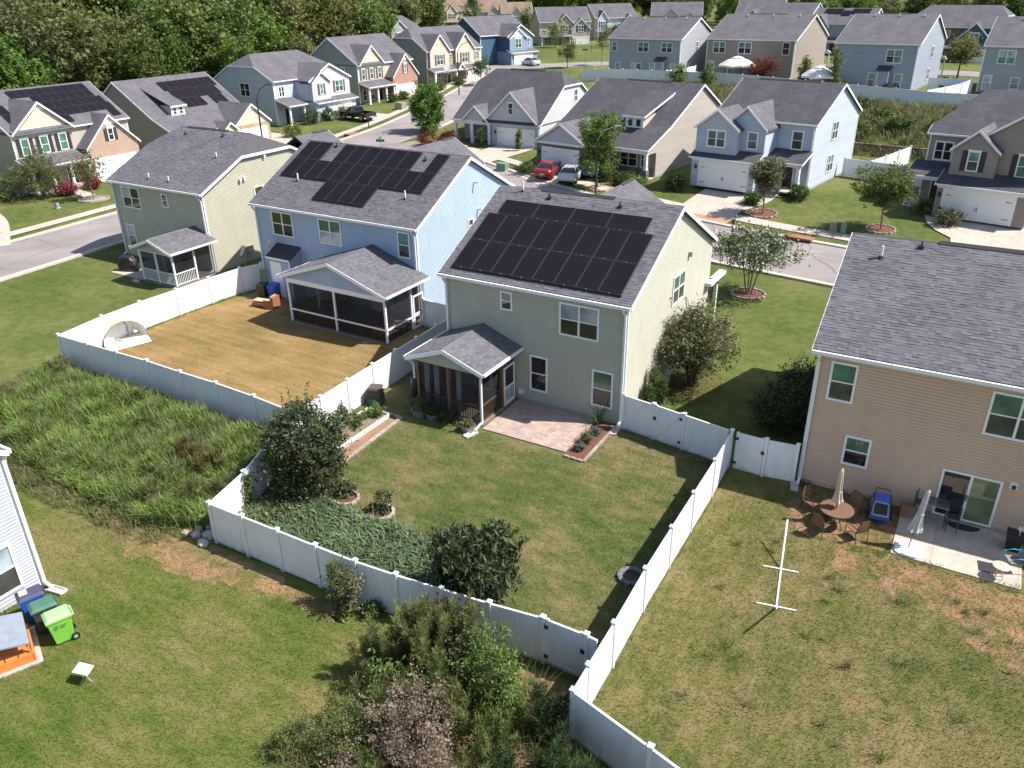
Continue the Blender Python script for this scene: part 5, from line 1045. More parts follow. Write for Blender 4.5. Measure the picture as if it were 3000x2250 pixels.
# fences -----------------------------------------------------------
POSTME = {}
def fence_post(parent, x, y, z=0.0, H=1.86):
    if 'p' not in POSTME:
        b = MB(); b.box(-0.065, 0.065, -0.065, 0.065, -0.15, H-0.05); POSTME['p'] = b.build('post', VINYL).data
        c = MB(); c.box(-0.085, 0.085, -0.085, 0.085, H-0.052, H-0.01); c.add([(-0.08, -0.08, H-0.01), (0.08, -0.08, H-0.01), (0.08, 0.08, H-0.01), (-0.08, 0.08, H-0.01), (0, 0, H+0.04)], [(0, 1, 4), (1, 2, 4), (2, 3, 4), (3, 0, 4)]); POSTME['c'] = c.build('cap', VINYL).data
        for o in list(bpy.data.objects):
            if o.data in (POSTME['p'], POSTME['c']): bpy.data.objects.remove(o)
    p = bpy.data.objects.new('post', POSTME['p']); COL.objects.link(p); p.parent = parent; p.location = (x, y, z)
    c = bpy.data.objects.new('cap', POSTME['c']); COL.objects.link(c); c.parent = p
    return p
def bay(parent, a, b, za, zb, name='panel', H=1.76, gap=0.07, sub=True):
    """infill of tongue and groove boards with top and bottom rail"""
    a = Vector((a[0], a[1], 0)); b = Vector((b[0], b[1], 0)); d = b-a; L = d.length; d /= L; n = Vector((-d.y, d.x, 0))
    def P(s_, t, z): q = a+d*s_+n*t; return (q.x, q.y, z+za+(zb-za)*s_/L)
    nb = max(3, int((L-2*gap)/0.16)); w = (L-2*gap)/nb
    mb = MB()
    for side in (1, -1):
        V = []
        for i in range(nb):
            s0 = gap+i*w
            for (ds, t) in ((0.0, 0.014), (0.012, 0.02), (w-0.012, 0.02)): V.append((s0+ds, t))
        V.append((gap+nb*w, 0.014))
        for (sa, ta), (sb, tb) in zip(V[:-1], V[1:]):
            mb.poly([P(sa, ta*side, 0.1), P(sb, tb*side, 0.1), P(sb, tb*side, H-0.05), P(sa, ta*side, H-0.05)])
    o = mb.build(name, VINYL, parent, uv=False)
    for z0, z1, t in ((0.05, 0.19, 0.032), (H-0.1, H, 0.034)):
        r = MB(); r.hexa([P(gap-0.005, -t, z0), P(L-gap+0.005, -t, z0), P(L-gap+0.005, t, z0), P(gap-0.005, t, z0)], [P(gap-0.005, -t, z1), P(L-gap+0.005, -t, z1), P(L-gap+0.005, t, z1), P(gap-0.005, t, z1)])
        r.build('rail', VINYL, o if name == 'panel' else parent, uv=False)
    return o, P, L
def fence(label, pts, gates={}, cat='fence', zf=None, skip_first=False, skip_last=False):
    t = thing('vinyl_fence', label, cat, (0, 0, 0))
    zf = zf or (lambda x, y: 0.0)
    for i, p in enumerate(pts):
        if (i == 0 and skip_first) or (i == len(pts)-1 and skip_last): continue
        fence_post(t, p[0], p[1], zf(*p))
    for i in range(len(pts)-1):
        a, b = pts[i], pts[i+1]
        if i in gates:
            o, P, L = bay(t, a, b, zf(*a), zf(*b), 'gate', gap=0.09)
            for s0 in (0.085, L-0.205):
                st = MB(); st.hexa([P(s0, -0.036, 0.06), P(s0+0.12, -0.036, 0.06), P(s0+0.12, 0.036, 0.06), P(s0, 0.036, 0.06)], [P(s0, -0.036, 1.8), P(s0+0.12, -0.036, 1.8), P(s0+0.12, 0.036, 1.8), P(s0, 0.036, 1.8)]); st.build('stile', VINYL, o, uv=False)
            hs, ls = gates[i]
            for z in (0.35, 1.5):
                h = MB(); s0 = 0.09 if hs == 0 else L-0.09
                h.hexa([P(s0-0.11, -0.06, z-0.06), P(s0+0.11, -0.06, z-0.06), P(s0+0.11, 0.06, z-0.06), P(s0-0.11, 0.06, z-0.06)], [P(s0-0.11, -0.06, z+0.06), P(s0+0.11, -0.06, z+0.06), P(s0+0.11, 0.06, z+0.06), P(s0-0.11, 0.06, z+0.06)]); h.build('hinge', BLACK, o, uv=False)
            h = MB(); s0 = L-0.09 if hs == 0 else 0.09; h.hexa([P(s0-0.07, -0.07, 1.05), P(s0+0.07, -0.07, 1.05), P(s0+0.07, 0.07, 1.05), P(s0-0.07, 0.07, 1.05)], [P(s0-0.07, -0.07, 1.2), P(s0+0.07, -0.07, 1.2), P(s0+0.07, 0.07, 1.2), P(s0-0.07, 0.07, 1.2)]); h.build('latch', BLACK, o, uv=False)
            if ls:
                br = MB(); br.beam(P(0.2, -0.04, 0.25), P(L-0.2, -0.04, 1.62), 0.03, 0.07); br.build('brace', VINYL, o, uv=False)
        else: bay(t, a, b, zf(*a), zf(*b))
    return t
fence('white vinyl fence along the back of the green lawn, with a gate by the corner', [(-9.68, -15.63), (-8.0, -15.62), (-6.3, -15.61), (-4.55, -15.6), (-2.83, -15.58), (-1.25, -15.47), (0.4, -15.3), (2.05, -15.12), (3.77, -14.88), (5.2, -14.88), (5.62, -14.92)], {8: (0, 0)}, skip_last=True)
fence('white vinyl fence between the green lawn and the patchy yard', [(5.38, -1.18), (5.48, -3.8), (5.51, -6.4), (5.54, -8.8), (5.58, -11.3), (5.7, -14.05), (5.75, -15.9), (5.78, -16.92)])
fence('white vinyl fence running from the lawn corner along the patchy yard', [(5.78, -16.92), (8.22, -17.57), (10.7, -18.25), (13.1, -18.9), (15.5, -19.55)], skip_first=True)
fence('white vinyl fence slanting beside the dense round bush', [(-9.68, -15.63), (-10.18, -13.5), (-11.1, -11.2), (-12.03, -8.87)], skip_first=True, skip_last=True)
fence('white vinyl fence between the dry brown yard and the green lawn', [(-12.03, -8.87), (-11.98, -7.2), (-12.07, -5.23), (-12.15, -3.25), (-12.22, -1.29), (-12.25, 0.58), (-12.32, 2.51), (-12.36, 4.4)])
fence('white vinyl fence between the dry brown yard and the tall weeds', [(-29.76, -8.53), (-27.3, -8.5), (-24.9, -8.45), (-22.56, -8.4), (-19.95, -8.48), (-17.4, -8.5), (-14.75, -8.62), (-12.03, -8.87)], skip_last=True)
fence('white vinyl fence between the dry brown yard and the corner lot', [(-29.76, -8.53), (-30.2, -5.6), (-30.32, -2.96), (-30.22, -0.4), (-30.16, 2.14), (-29.98, 4.63), (-29.45, 6.05)], skip_first=True)
fence('white vinyl fence with braced gate at the corner of the cream house', [(0.12, -0.3), (1.66, -0.52), (3.16, -0.78), (5.3, -1.16)], {1: (1, 1)}, skip_last=True)
fence('short white vinyl fence with gate at the corner of the tan house', [(5.5, -1.2), (6.83, -1.22), (8.05, -1.08)], {0: (0, 0)}, skip_first=True)
fence('white vinyl fence closing the gap between the blue and cream houses', [(-15.45, 5.6), (-12.4, 5.3), (-9.9, 5.1)])
fz = lambda x, y: gz(x, y)
fp_ = [(-49.5+2.45*i, 97.3-0.0*i) for i in range(10)]+[(-25.0+2.45*i, 97.2-0.85*i) for i in range(1, 13)]+[(4.4+2.45*i, 87.0-0.15*i) for i in range(1, 5)]
fence('long white vinyl fence along the top of the weedy bank', fp_, zf=fz)
fence('white vinyl fence behind the slate blue house bins', [(2.2, 101.0), (4.8, 100.8), (7.6, 100.6)], zf=fz)
fence('white vinyl fence dividing the yards of the two rear houses', [(3.2, 88.2), (5.0, 92.0), (6.6, 96.0), (7.4, 100.2)], zf=fz, skip_first=True)
fence('white vinyl fence joining the grey-blue and taupe rear houses', [(-35.0, 98.0), (-34.0, 102.0), (-33.2, 106.5)], zf=fz)
fence('white vinyl fence between the twin-gabled house and the taupe garage house', [(-0.2, 54.5), (2.3, 53.9), (4.7, 53.4), (7.2, 52.8)], zf=fz)
fence('white vinyl fence climbing to the retaining wall', [(2.3, 54.2), (3.2, 57.0), (4.0, 59.8), (4.8, 62.6)], zf=fz, skip_first=True)
# retaining wall of stacked blocks
RW = thing('retaining_wall', 'low brown block retaining wall under the weedy bank', 'wall', (0, 0, 0))
BLK = island('wall_block', [(0.13, 0.085, 0.06), (0.20, 0.135, 0.10), (0.26, 0.18, 0.13)], 0.95, noise=0.2)
bme = None
for i in range(26):
    for j in range(5):
        x = -2.4+i*0.62+(0.31 if j % 2 else 0); y = 66.6-0.11*i*0.62
        o = None
        if bme is None: o = MB().box(-0.3, 0.3, -0.16, 0.16, 0.0, 0.235).build('block', BLK, RW); bme = o.data
        else: o = bpy.data.objects.new('block', bme); COL.objects.link(o); o.parent = RW
        o.location = (x, y+0.05*j, 1.52+j*0.24); o.rotation_euler = (0, 0, -0.11+random.uniform(-0.03, 0.03))

# patio of pavers ---------------------------------------------------
PAVER = island('paver', [(0.33, 0.235, 0.195), (0.39, 0.285, 0.235), (0.43, 0.33, 0.27), (0.35, 0.28, 0.25), (0.29, 0.245, 0.23)], 0.9, noise=0.12, scale=8)
PT = thing('paver_patio', 'pinkish paver patio between porch door and flower bed', 'patio', (-5.55, -3.55, 0))
MB().box(0, 4.35, 0, 3.5, -0.05, 0.03).build('bedding', mat('paver_sand', (0.20, 0.16, 0.13), 0.95), PT)
pme = {}; yy = 0.01; rr = random.Random(4); k = 0
while yy < 3.46:
    hh = rr.choice((0.15, 0.22, 0.22)); hh = min(hh, 3.47-yy); xx = 0.01
    while xx < 4.3:
        w = rr.choice((0.22, 0.30, 0.30, 0.40)); w = min(w, 4.33-xx)
        if w > 0.06 and hh > 0.05:
            key = (round(w, 2), round(hh, 2))
            if key not in pme: o = MB().box(0.004, w-0.004, 0.004, hh-0.004, 0.0, 0.05).build('paver', PAVER, PT); pme[key] = o.data
            else: o = bpy.data.objects.new('paver', pme[key]); COL.objects.link(o); o.parent = PT
            o.location = (xx, yy, 0.012+rr.uniform(0, 0.006))
        xx += w
    yy += hh
def edging(label, pts, m, sz=(0.30, 0.12, 0.10), name='stone_edging', closed=False, jitter=0.05):
    t = thing(name, label, 'edging', (0, 0, 0)); me = None
    P_ = [Vector((x, y, 0)) for x, y in pts]
    if closed: P_.append(P_[0])
    for a, b in zip(P_[:-1], P_[1:]):
        L_ = (b-a).length; n = max(1, round(L_/sz[0])); d = (b-a)/L_
        for i in range(n):
            q = a+d*(i+0.5)*L_/n
            if me is None: o = MB().box(-sz[0]/2+0.01, sz[0]/2-0.01, -sz[1]/2, sz[1]/2, -0.03, sz[2]).build('stone', m, t, bevel=0.01); me = o.data
            else: o = bpy.data.objects.new('stone', me); COL.objects.link(o); o.parent = t
            o.location = (q.x, q.y, 0.0); o.rotation_euler = (0, 0, math.atan2(d.y, d.x)+random.uniform(-jitter, jitter))
    return t
EDGE = island('edging_stone', [(0.27, 0.23, 0.195), (0.34, 0.285, 0.24), (0.40, 0.335, 0.28)], 0.95, noise=0.12)
sheet('mulch_bed', [(-1.14, -3.72), (-0.2, -3.78), (-0.25, -0.45), (-1.14, -0.35)], MULCH_B, 0.05)
edging('pale stone border of the flower bed beside the patio', [(-1.15, -3.82), (-0.16, -3.88), (-0.2, -0.4)], EDGE)
edging('pale stone strip along the lawn edge by the raised bed', [(-11.0, -4.35), (-9.55, -4.5), (-9.3, -9.1)], EDGE, (0.42, 0.18, 0.06))
sheet('bare_earth', [(-10.0, -4.8), (-9.65, -4.8), (-9.4, -9.2), (-8.4, -10.6), (-9.3, -11.6), (-10.2, -9.6)], SOIL, 0.02)
sheet('mulch_bed', [(-12.0, -5.0), (-11.45, -5.0), (-11.45, -7.4), (-11.8, -7.6)], MULCH_B, 0.024)
RB = thing('raised_bed', 'long white-boarded raised vegetable bed beside the fence', 'raised bed', (0, 0, 0))
for x in (-11.4, -10.08):
    for i in range(4): y = -8.4+i*0.92; MB().box(x-0.02, x+0.02, y+0.02, y+0.9, 0.0, 0.24).build('board', VINYL, RB); MB().box(x-0.05, x+0.05, y-0.03, y+0.018, 0, 0.27).build('stake', VINYL, RB)
MB().box(-11.37, -10.11, -4.74, -4.70, 0, 0.24).build('board', VINYL, RB); MB().box(-11.37, -10.11, -8.39, -8.43, 0, 0.24).build('board', VINYL, RB)
MB().box(-11.37, -10.11, -8.38, -4.75, 0.0, 0.14).build('soil', mat('garden_soil', (0.19, 0.15, 0.10), 0.95, noise=0.3, scale=6, bump=0.6), RB)
for (cx, cy, nm) in ((-7.35, -11.05, 'stone ring round a twiggy young shrub near the big bush'), (-5.5, -11.15, 'stone ring round the dark-leaved young shrub in the ivy edge')):
    edging(nm, [(cx+0.55*math.cos(a*0.5236), cy+0.5*math.sin(a*0.5236)) for a in range(-4, 6)], EDGE, (0.27, 0.12, 0.12))
    sheet('mulch_bed', [(cx+0.5*math.cos(a*0.5236), cy+0.45*math.sin(a*0.5236)) for a in range(12)], MULCH_B, 0.03)
FPIT = edging('round stone fire ring in the fence shadow', [(4.62+0.42*math.cos(a*0.6283), -9.95+0.42*math.sin(a*0.6283)) for a in range(10)], mat('fire_stone', (0.16, 0.15, 0.155), 0.95, noise=0.3), (0.26, 0.17, 0.16), 'fire_ring', closed=True)
MB().lathe((4.62, -9.95, 0), [(0.36, 0.0), (0.33, 0.05)], 14).build('ash', mat('ash', (0.06, 0.055, 0.055), 0.95, noise=0.3), FPIT)

# small yard things ------------------------------------------------
def obj_box(name, label, cat, loc, rz, m, dims, bevel=0.02):
    x, y, z = dims; o = MB().box(-x/2, x/2, -y/2, y/2, 0, z).build(name, m, bevel=bevel); o.location = loc; o.rotation_euler = (0, 0, rz); return tag(o, label, cat)
def splash(label, loc, rz):
    t = MB(); t.box(-0.15, 0.15, -0.35, 0.35, 0, 0.05); t.box(-0.15, -0.11, -0.35, 0.35, 0.05, 0.1); t.box(0.11, 0.15, -0.35, 0.35, 0.05, 0.1); t.box(-0.11, 0.11, 0.31, 0.35, 0.05, 0.1)
    o = t.build('splash_block', mat('splash_concrete', (0.5, 0.47, 0.43), 0.9, noise=0.1)); o.location = loc; o.rotation_euler = (0, 0, rz); tag(o, label, 'splash block')
splash('grey splash block under the cream house corner downspout', (-0.05, -0.75, 0.02), 0.1); splash('grey splash block at the porch downspout beside the patio', (-5.72, -4.25, 0.02), -0.3)
splash('grey splash block at the pale grey house corner', (-12.35, -20.3, 0.02), -1.4); splash('grey splash block at the tan house corner', (8.2, -1.4, 0.02), 0.2); splash('grey splash block at the green house porch', (-38.6, 2.6, 0.02), 1.3)
# compost bin
CB = thing('compost_bin', 'dark brown compost bin with green hatch against the white fence', 'compost bin', (-11.6, -3.85, 0), 0.35)
cm = mat('brown_plastic', (0.075, 0.055, 0.05), 0.6, noise=0.15); b = MB(); b.hexa([(-0.36, -0.36, 0), (0.36, -0.36, 0), (0.36, 0.36, 0), (-0.36, 0.36, 0)], [(-0.3, -0.3, 0.85), (0.3, -0.3, 0.85), (0.3, 0.3, 0.85), (-0.3, 0.3, 0.85)])
for z in (0.2, 0.42, 0.64): b.box(-0.37, 0.37, -0.37, 0.37, z, z+0.03)
b.build('body', cm, CB); b = MB(); b.hexa([(-0.34, -0.34, 0.853), (0.34, -0.34, 0.853), (0.34, 0.34, 0.853), (-0.34, 0.34, 0.853)], [(-0.28, -0.28, 0.95), (0.28, -0.28, 0.95), (0.28, 0.28, 0.95), (-0.28, 0.28, 0.95)]); b.build('lid', cm, CB)
b = MB(); b.box(-0.22, 0.22, -0.385, -0.372, 0.08, 0.40); b.build('hatch', mat('green_hatch', (0.03, 0.18, 0.15), 0.5), CB)
RBL = thing('rain_barrel', 'dark rain barrel on a stand at the porch corner', 'barrel', (-9.85, -2.75, 0)); b = MB(); b.box(-0.3, 0.3, -0.3, 0.3, 0, 0.4); b.build('stand', WOOD_D, RBL); b = MB(); b.lathe((0, 0, 0.4), [(0.26, 0), (0.3, 0.3), (0.3, 0.7), (0.26, 1.0), (0.24, 1.02)], 16); b.build('barrel', mat('barrel_black', (0.025, 0.025, 0.028), 0.4), RBL, smooth=True)
GALV = mat('galvanised', (0.34, 0.38, 0.40), 0.4, 0.6, noise=0.15)
def tub(label, x, y, r=0.3, h=0.3, sx=1.0):
    t = thing('metal_tub', label, 'tub', (x, y, 0.01)); b = MB(); b.lathe((0, 0, 0), [(r*0.82, 0), (r, h), (r+0.02, h), (r+0.02, h+0.02), (r-0.02, h+0.02), (r-0.03, h-0.05)], 18, sx); b.build('tub', GALV, t)
    b = MB(); b.lathe((0, 0, h-0.09), [(r-0.03, 0), (r-0.05, 0.03)], 14, sx); b.build('soil', MULCH_B, t); return t
tub('pale blue metal tub with a leggy tomato by the porch rail', -8.95, -3.85, 0.33, 0.3, 1.15); tub('oval blue metal tub with low greens against the porch', -8.2, -3.8, 0.27, 0.28, 1.5); tub('galvanised tub with a small plant beside the porch downspout', -6.05, -4.0, 0.33, 0.3, 1.15)
# wheelie bins
def bin_(label, loc, rz, bodym, lidm, open_lid=False, mark=None, group=None):
    t = thing('wheelie_bin', label, 'bin', loc, rz, group)
    b = MB(); b.hexa([(-0.24, -0.26, 0.06), (0.24, -0.26, 0.06), (0.24, 0.28, 0.06), (-0.24, 0.28, 0.06)], [(-0.3, -0.36, 0.98), (0.3, -0.36, 0.98), (0.3, 0.34, 0.98), (-0.3, 0.34, 0.98)]); b.build('body', bodym, t, bevel=0.02)
    b = MB(); b.box(-0.32, 0.32, -0.38, 0.36, 0.93, 0.985); b.build('rim', bodym, t)
    l = MB(); l.hexa([(-0.32, -0.40, 0), (0.32, -0.40, 0), (0.32, 0.38, 0), (-0.32, 0.38, 0)], [(-0.25, -0.3, 0.09), (0.25, -0.3, 0.09), (0.25, 0.34, 0.09), (-0.25, 0.34, 0.09)]); lo = l.build('lid', lidm, t, bevel=0.015); lo.location = (0, 0, 0.99)
    if open_lid: lo.location = (0, 0.42, 1.42); lo.rotation_euler = (math.radians(-100), 0, 0)
    for x in (-0.28, 0.24):
        w = MB(); w.tube([(x, 0.3, 0.13), (x+0.05, 0.3, 0.13)], 0.13, 14); wo = w.build('wheel', BLACK, t); h = MB(); xx = x-0.006 if x < 0 else x+0.052; h.tube([(xx, 0.3, 0.13), (xx+0.006, 0.3, 0.13)], 0.06, 10); h.build('hub', mat('grey_hood', (0.35, 0.34, 0.33), 0.6), wo)
    h = MB(); h.tube([(-0.26, 0.42, 0.95), (0.26, 0.42, 0.95)], 0.025, 8); h.beam((-0.24, 0.34, 0.95), (-0.24, 0.42, 0.95), 0.04); h.beam((0.24, 0.34, 0.95), (0.24, 0.42, 0.95), 0.04); h.build('handle', lidm, t)
    if mark:
        q = MB(); q.lathe((0.0, 0, 0), [(0.075, 0.0), (0.075, 0.006)], 8); o = q.build('emblem', mark, t); o.rotation_euler = (0, math.radians(86), 0); o.location = (0.291, -0.14, 0.74)
        for k_ in range(3): q = MB(); q.box(0.289, 0.297, -0.03, 0.17-0.03*k_, 0.76-k_*0.045, 0.775-k_*0.045); q.build('lettering', mark, t)
    return t
PG, PGL = mat('lime_plastic', (0.20, 0.50, 0.065), 0.5, noise=0.12, weather=0.25), mat('lime_lid', (0.30, 0.58, 0.22), 0.5, noise=0.12, weather=0.25)
PD, PDL = mat('dark_green_plastic', (0.04, 0.045, 0.04), 0.45), mat('green_lid', (0.05, 0.14, 0.09), 0.4)
PB, PBL = mat('blue_plastic', (0.015, 0.09, 0.42), 0.4), mat('navy_lid', (0.05, 0.05, 0.10), 0.4)
PK = mat('bin_print', (0.06, 0.22, 0.03), 0.6)
bin_('lime green wheelie bin with round emblem, at the end of the trio', (-10.0, -21.55, 0.01), -0.35, PG, PGL, mark=PK); bin_('dark wheelie bin with green lid between the lime and blue bins', (-10.85, -21.5, 0.01), -0.35, PD, PDL)
bb = bin_('blue wheelie bin with navy lid and white sticker by the grey house window', (-11.7, -21.4, 0.01), -0.35, PB, PBL); q = MB(); q.box(-0.2, 0.08, -0.28, -0.05, 1.083, 1.087); q.build('sticker', WHITE, bb)
bin_('blue wheelie bin beside the blue house closet', (-27.1, 4.75, 0.02), 0.2, PB, PB); bin_('black wheelie bin with its lid thrown open by the blue house', (-28.0, 4.6, 0.02), 0.3, PD, PDL, open_lid=True)
bin_('dark wheelie bin inside the slate blue house fence', (4.0, 99.6, 4.75), 0.2, PD, PDL); bin_('small blue wheelie bin inside the slate blue house fence', (4.9, 99.5, 4.75), 0.2, PB, PB)
# orange sandbox with propped grey lid
SB = thing('sandbox', 'orange wooden sandbox with grey lid propped open beside the bins', 'sandbox', (-10.9, -22.95, 0), -0.42); om = mat('orange_wood', (0.62, 0.20, 0.05), 0.5, noise=0.15); pm = mat('stone_pad', (0.42, 0.38, 0.34), 0.9, noise=0.15)
MB().box(-0.95, 0.95, -0.95, 0.95, 0, 0.05).build('pad', pm, SB)
for a in ((-0.8, 0.8, -0.8, -0.74), (-0.8, 0.8, 0.74, 0.8), (-0.8, -0.74, -0.73, 0.73), (0.74, 0.8, -0.73, 0.73)): MB().box(a[0], a[1], a[2], a[3], 0.05, 0.34).build('side_board', om, SB)
for i in range(4): MB().box(-0.73, -0.4, -0.7+i*0.36, -0.38+i*0.36, 0.28, 0.35).build('seat', om, SB); MB().box(0.4, 0.73, -0.7+i*0.36, -0.38+i*0.36, 0.28, 0.35).build('seat', om, SB)
MB().box(-0.73, 0.73, -0.73, 0.73, 0.05, 0.09).build('floor', om, SB)
lb = MB(); lb.hexa([(-0.85, 0.75, 0.75), (0.85, 0.75, 0.75), (0.85, -0.55, 1.05), (-0.85, -0.55, 1.05)], [(-0.85, 0.76, 0.8), (0.85, 0.76, 0.8), (0.85, -0.54, 1.1), (-0.85, -0.54, 1.1)]); lb.build('lid', mat('grey_lid', (0.22, 0.25, 0.30), 0.6, noise=0.15, weather=0.2), SB)
for x in (-0.7, 0.7): MB().beam((x, 0.7, 0.1), (x, 0.7, 0.76), 0.06).build('prop', om, SB); MB().beam((x, -0.5, 0.12), (x, -0.5, 1.04), 0.06).build('prop', om, SB)
# flat white antenna on a tripod
AN = thing('flat_antenna', 'flat white antenna panel on a small tripod in the lawn', 'antenna', (-7.75, -22.3, 0), 0.25)
a = MB(); a.box(-0.27, 0.27, -0.17, 0.17, -0.02, 0.02); o = a.build('panel', mat('bright_white', (0.85, 0.85, 0.86), 0.3, noise=0.02), AN, bevel=0.015); o.location = (0, 0, 0.5); o.rotation_euler = (math.radians(16), 0, 0)
MB().tube([(0, 0, 0.2), (0, 0, 0.48)], 0.02).build('mast', GALV, AN)
for k_ in range(3): MB().tube([(0, 0, 0.25), (0.22*math.cos(k_*2.094), 0.22*math.sin(k_*2.094), 0)], 0.012).build('leg', GALV, AN)
# plastic pipe frame lying in the patchy yard
PF = thing('pipe_frame', 'white plastic pipe frame with two cross feet lying in the patchy yard', 'pipe frame', (0, 0, 0)); pv = mat('white_pipe', (0.8, 0.8, 0.78), 0.35, noise=0.03)
MB().tube([(9.35, -9.0, 0.04), (9.0, -6.92, 0.04)], 0.032, 8).build('centre_pipe', pv, PF); MB().tube([(9.35, -9.0, 0.04), (9.56, -10.36, 1.18)], 0.032, 8).build('arm', pv, PF); MB().tube([(9.0, -6.92, 0.04), (8.72, -5.35, 1.05)], 0.032, 8).build('arm', pv, PF)
MB().tube([(8.72, -9.08, 0.04), (9.96, -8.82, 0.04)], 0.03, 8).build('cross_foot', pv, PF); MB().tube([(8.41, -7.06, 0.04), (9.57, -6.82, 0.04)], 0.03, 8).build('cross_foot', pv, PF)
# concrete patio of the tan house
sl_ = MB(); sl_.box(12.2, 16.3, -4.1, -0.82, -0.05, 0.06); struct(sl_.build('patio_slab', CONC)); sl2 = MB(); sl2.box(-42.1, -38.3, 3.1, 6.7, -0.05, 0.05); struct(sl2.build('patio_slab', CONC))
WICK = mat('bronze_wicker', (0.16, 0.085, 0.05), 0.6, noise=0.2, scale=20); BRZ = mat('bronze_metal', (0.09, 0.055, 0.04), 0.45, 0.3)
def table(label, x, y, r, h, topm, legm, z=0.01):
    t = thing('round_table', label, 'table', (x, y, z)); b = MB(); b.lathe((0, 0, h-0.035), [(r, 0), (r, 0.03), (r-0.02, 0.035)], 28); b.build('tabletop', topm, t)
    b = MB(); b.tube([(r*math.cos(k_*6.2832/28), r*math.sin(k_*6.2832/28), h-0.02) for k_ in range(29)], 0.022, 6); b.build('rim', legm, t)
    for k_ in range(4): a_ = 0.785+k_*1.571; MB().tube([(0.55*r*math.cos(a_), 0.55*r*math.sin(a_), h-0.04), (0.4*r*math.cos(a_), 0.4*r*math.sin(a_), h*0.5), (0.75*r*math.cos(a_), 0.75*r*math.sin(a_), 0)], 0.018).build('leg', legm, t)
    return t
table('round brown patio table with closed beige umbrella through it', 10.1, -3.25, 0.62, 0.72, WICK, BRZ); table('small round cream side table by the turquoise chair', 15.6, -3.75, 0.26, 0.5, mat('cream_metal', (0.62, 0.5, 0.34), 0.5), mat('cream_metal', (0.62, 0.5, 0.34), 0.5), 0.062)
def arm_chair(label, x, y, rz, seatm, frm, z=0.01, group=None, bh=0.95):
    t = thing('patio_chair', label, 'chair', (x, y, z), rz, group)
    b = MB(); b.hexa([(-0.25, -0.24, 0.4), (0.25, -0.24, 0.4), (0.23, 0.24, 0.38), (-0.23, 0.24, 0.38)], [(-0.25, -0.24, 0.43), (0.25, -0.24, 0.43), (0.23, 0.24, 0.41), (-0.23, 0.24, 0.41)]); b.build('seat', seatm, t)
    b = MB(); pts = [(-0.25, 0.25, 0.42), (-0.25, 0.31, bh*0.75), (-0.15, 0.34, bh), (0.15, 0.34, bh), (0.25, 0.31, bh*0.75), (0.25, 0.25, 0.42)]; b.prism(pts, (0, 0.025, 0)); b.build('backrest', seatm, t)
    b = MB(); b.tube([(p[0]*1.03, p[1]+0.012, p[2]*1.01) for p in pts], 0.02, 6); b.build('back_frame', frm, t)
    for sx in (-1, 1):
        MB().tube([(sx*0.27, 0.3, 0.64), (sx*0.29, 0.0, 0.66), (sx*0.28, -0.26, 0.6), (sx*0.27, -0.27, 0.0)], 0.018).build('armrest', frm, t); MB().tube([(sx*0.25, 0.24, 0.42), (sx*0.27, 0.34, 0.0)], 0.018).build('leg', frm, t)
    return t
gp = 'brown chairs round the patio table'
for x, y, rz, l_ in ((9.15, -2.75, 1.0, 'brown wicker armchair on the fence side of the round patio table'), (9.75, -4.05, 2.75, 'brown wicker armchair on the open yard side of the round patio table'), (10.95, -3.75, -2.3, 'brown wicker armchair between the round patio table and the umbrella base'), (10.5, -2.4, -0.35, 'brown wicker armchair between the round patio table and the house wall')): arm_chair(l_, x, y, rz, WICK, BRZ, group=gp)
TQ = mat('turquoise_metal', (0.03, 0.42, 0.55), 0.4); arm_chair('turquoise metal armchair with tan seat at the slab end', 16.0, -3.05, -1.2, mat('tan_sling', (0.28, 0.22, 0.17), 0.8), TQ, 0.062, bh=1.0)
def closed_umbrella(label, x, y, z, h, m, polem, lean=(0, 0), skirt=0.25, z0=0.9):
    t = thing('closed_umbrella', label, 'umbrella', (x, y, z)); top = (lean[0], lean[1], h)
    MB().tube([(0, 0, 0), top], 0.022, 8).build('pole', polem, t)
    b = MB(); n = 16; prof = [(0.03, h+0.02), (0.07, h-0.08), (0.09, h-0.5), (0.10, h-0.9), (skirt*0.75, z0+0.12), (skirt, z0), (skirt*0.55, z0+0.03)]
    V0 = []; F0 = []
    for r_, zz in prof:
        for k_ in range(n):
            rr_ = r_*(1+0.22*(1 if k_ % 2 else -1)*(0.4 if zz > h-0.2 else 1)); f_ = zz/h
            V0.append((lean[0]*f_+rr_*math.cos(6.2832*k_/n), lean[1]*f_+rr_*math.sin(6.2832*k_/n), zz))
    for i in range(len(prof)-1):
        for k_ in range(n): F0.append((i*n+k_, i*n+(k_+1) % n, (i+1)*n+(k_+1) % n, (i+1)*n+k_))
    b.add(V0, F0); b.build('canopy', m, t); s_ = MB(); s_.tube([(lean[0]*0.6+0.115*math.cos(k_*0.7854), lean[1]*0.6+0.115*math.sin(k_*0.7854), h*0.6) for k_ in range(9)], 0.02, 6); s_.build('strap', m, t); return t
closed_umbrella('closed beige umbrella standing through the round patio table', 10.1, -3.25, 0.02, 2.4, mat('beige_canvas', (0.52, 0.43, 0.32), 0.85), BRZ, (-0.1, 0.1), 0.2, 1.0)
closed_umbrella('closed pale grey umbrella on a white base plate', 12.72, -3.55, 0.1, 2.35, mat('grey_canvas', (0.50, 0.48, 0.45), 0.85), mat('red_brown_pole', (0.30, 0.10, 0.05), 0.5), (0.2, 0.35), 0.24, 0.75)
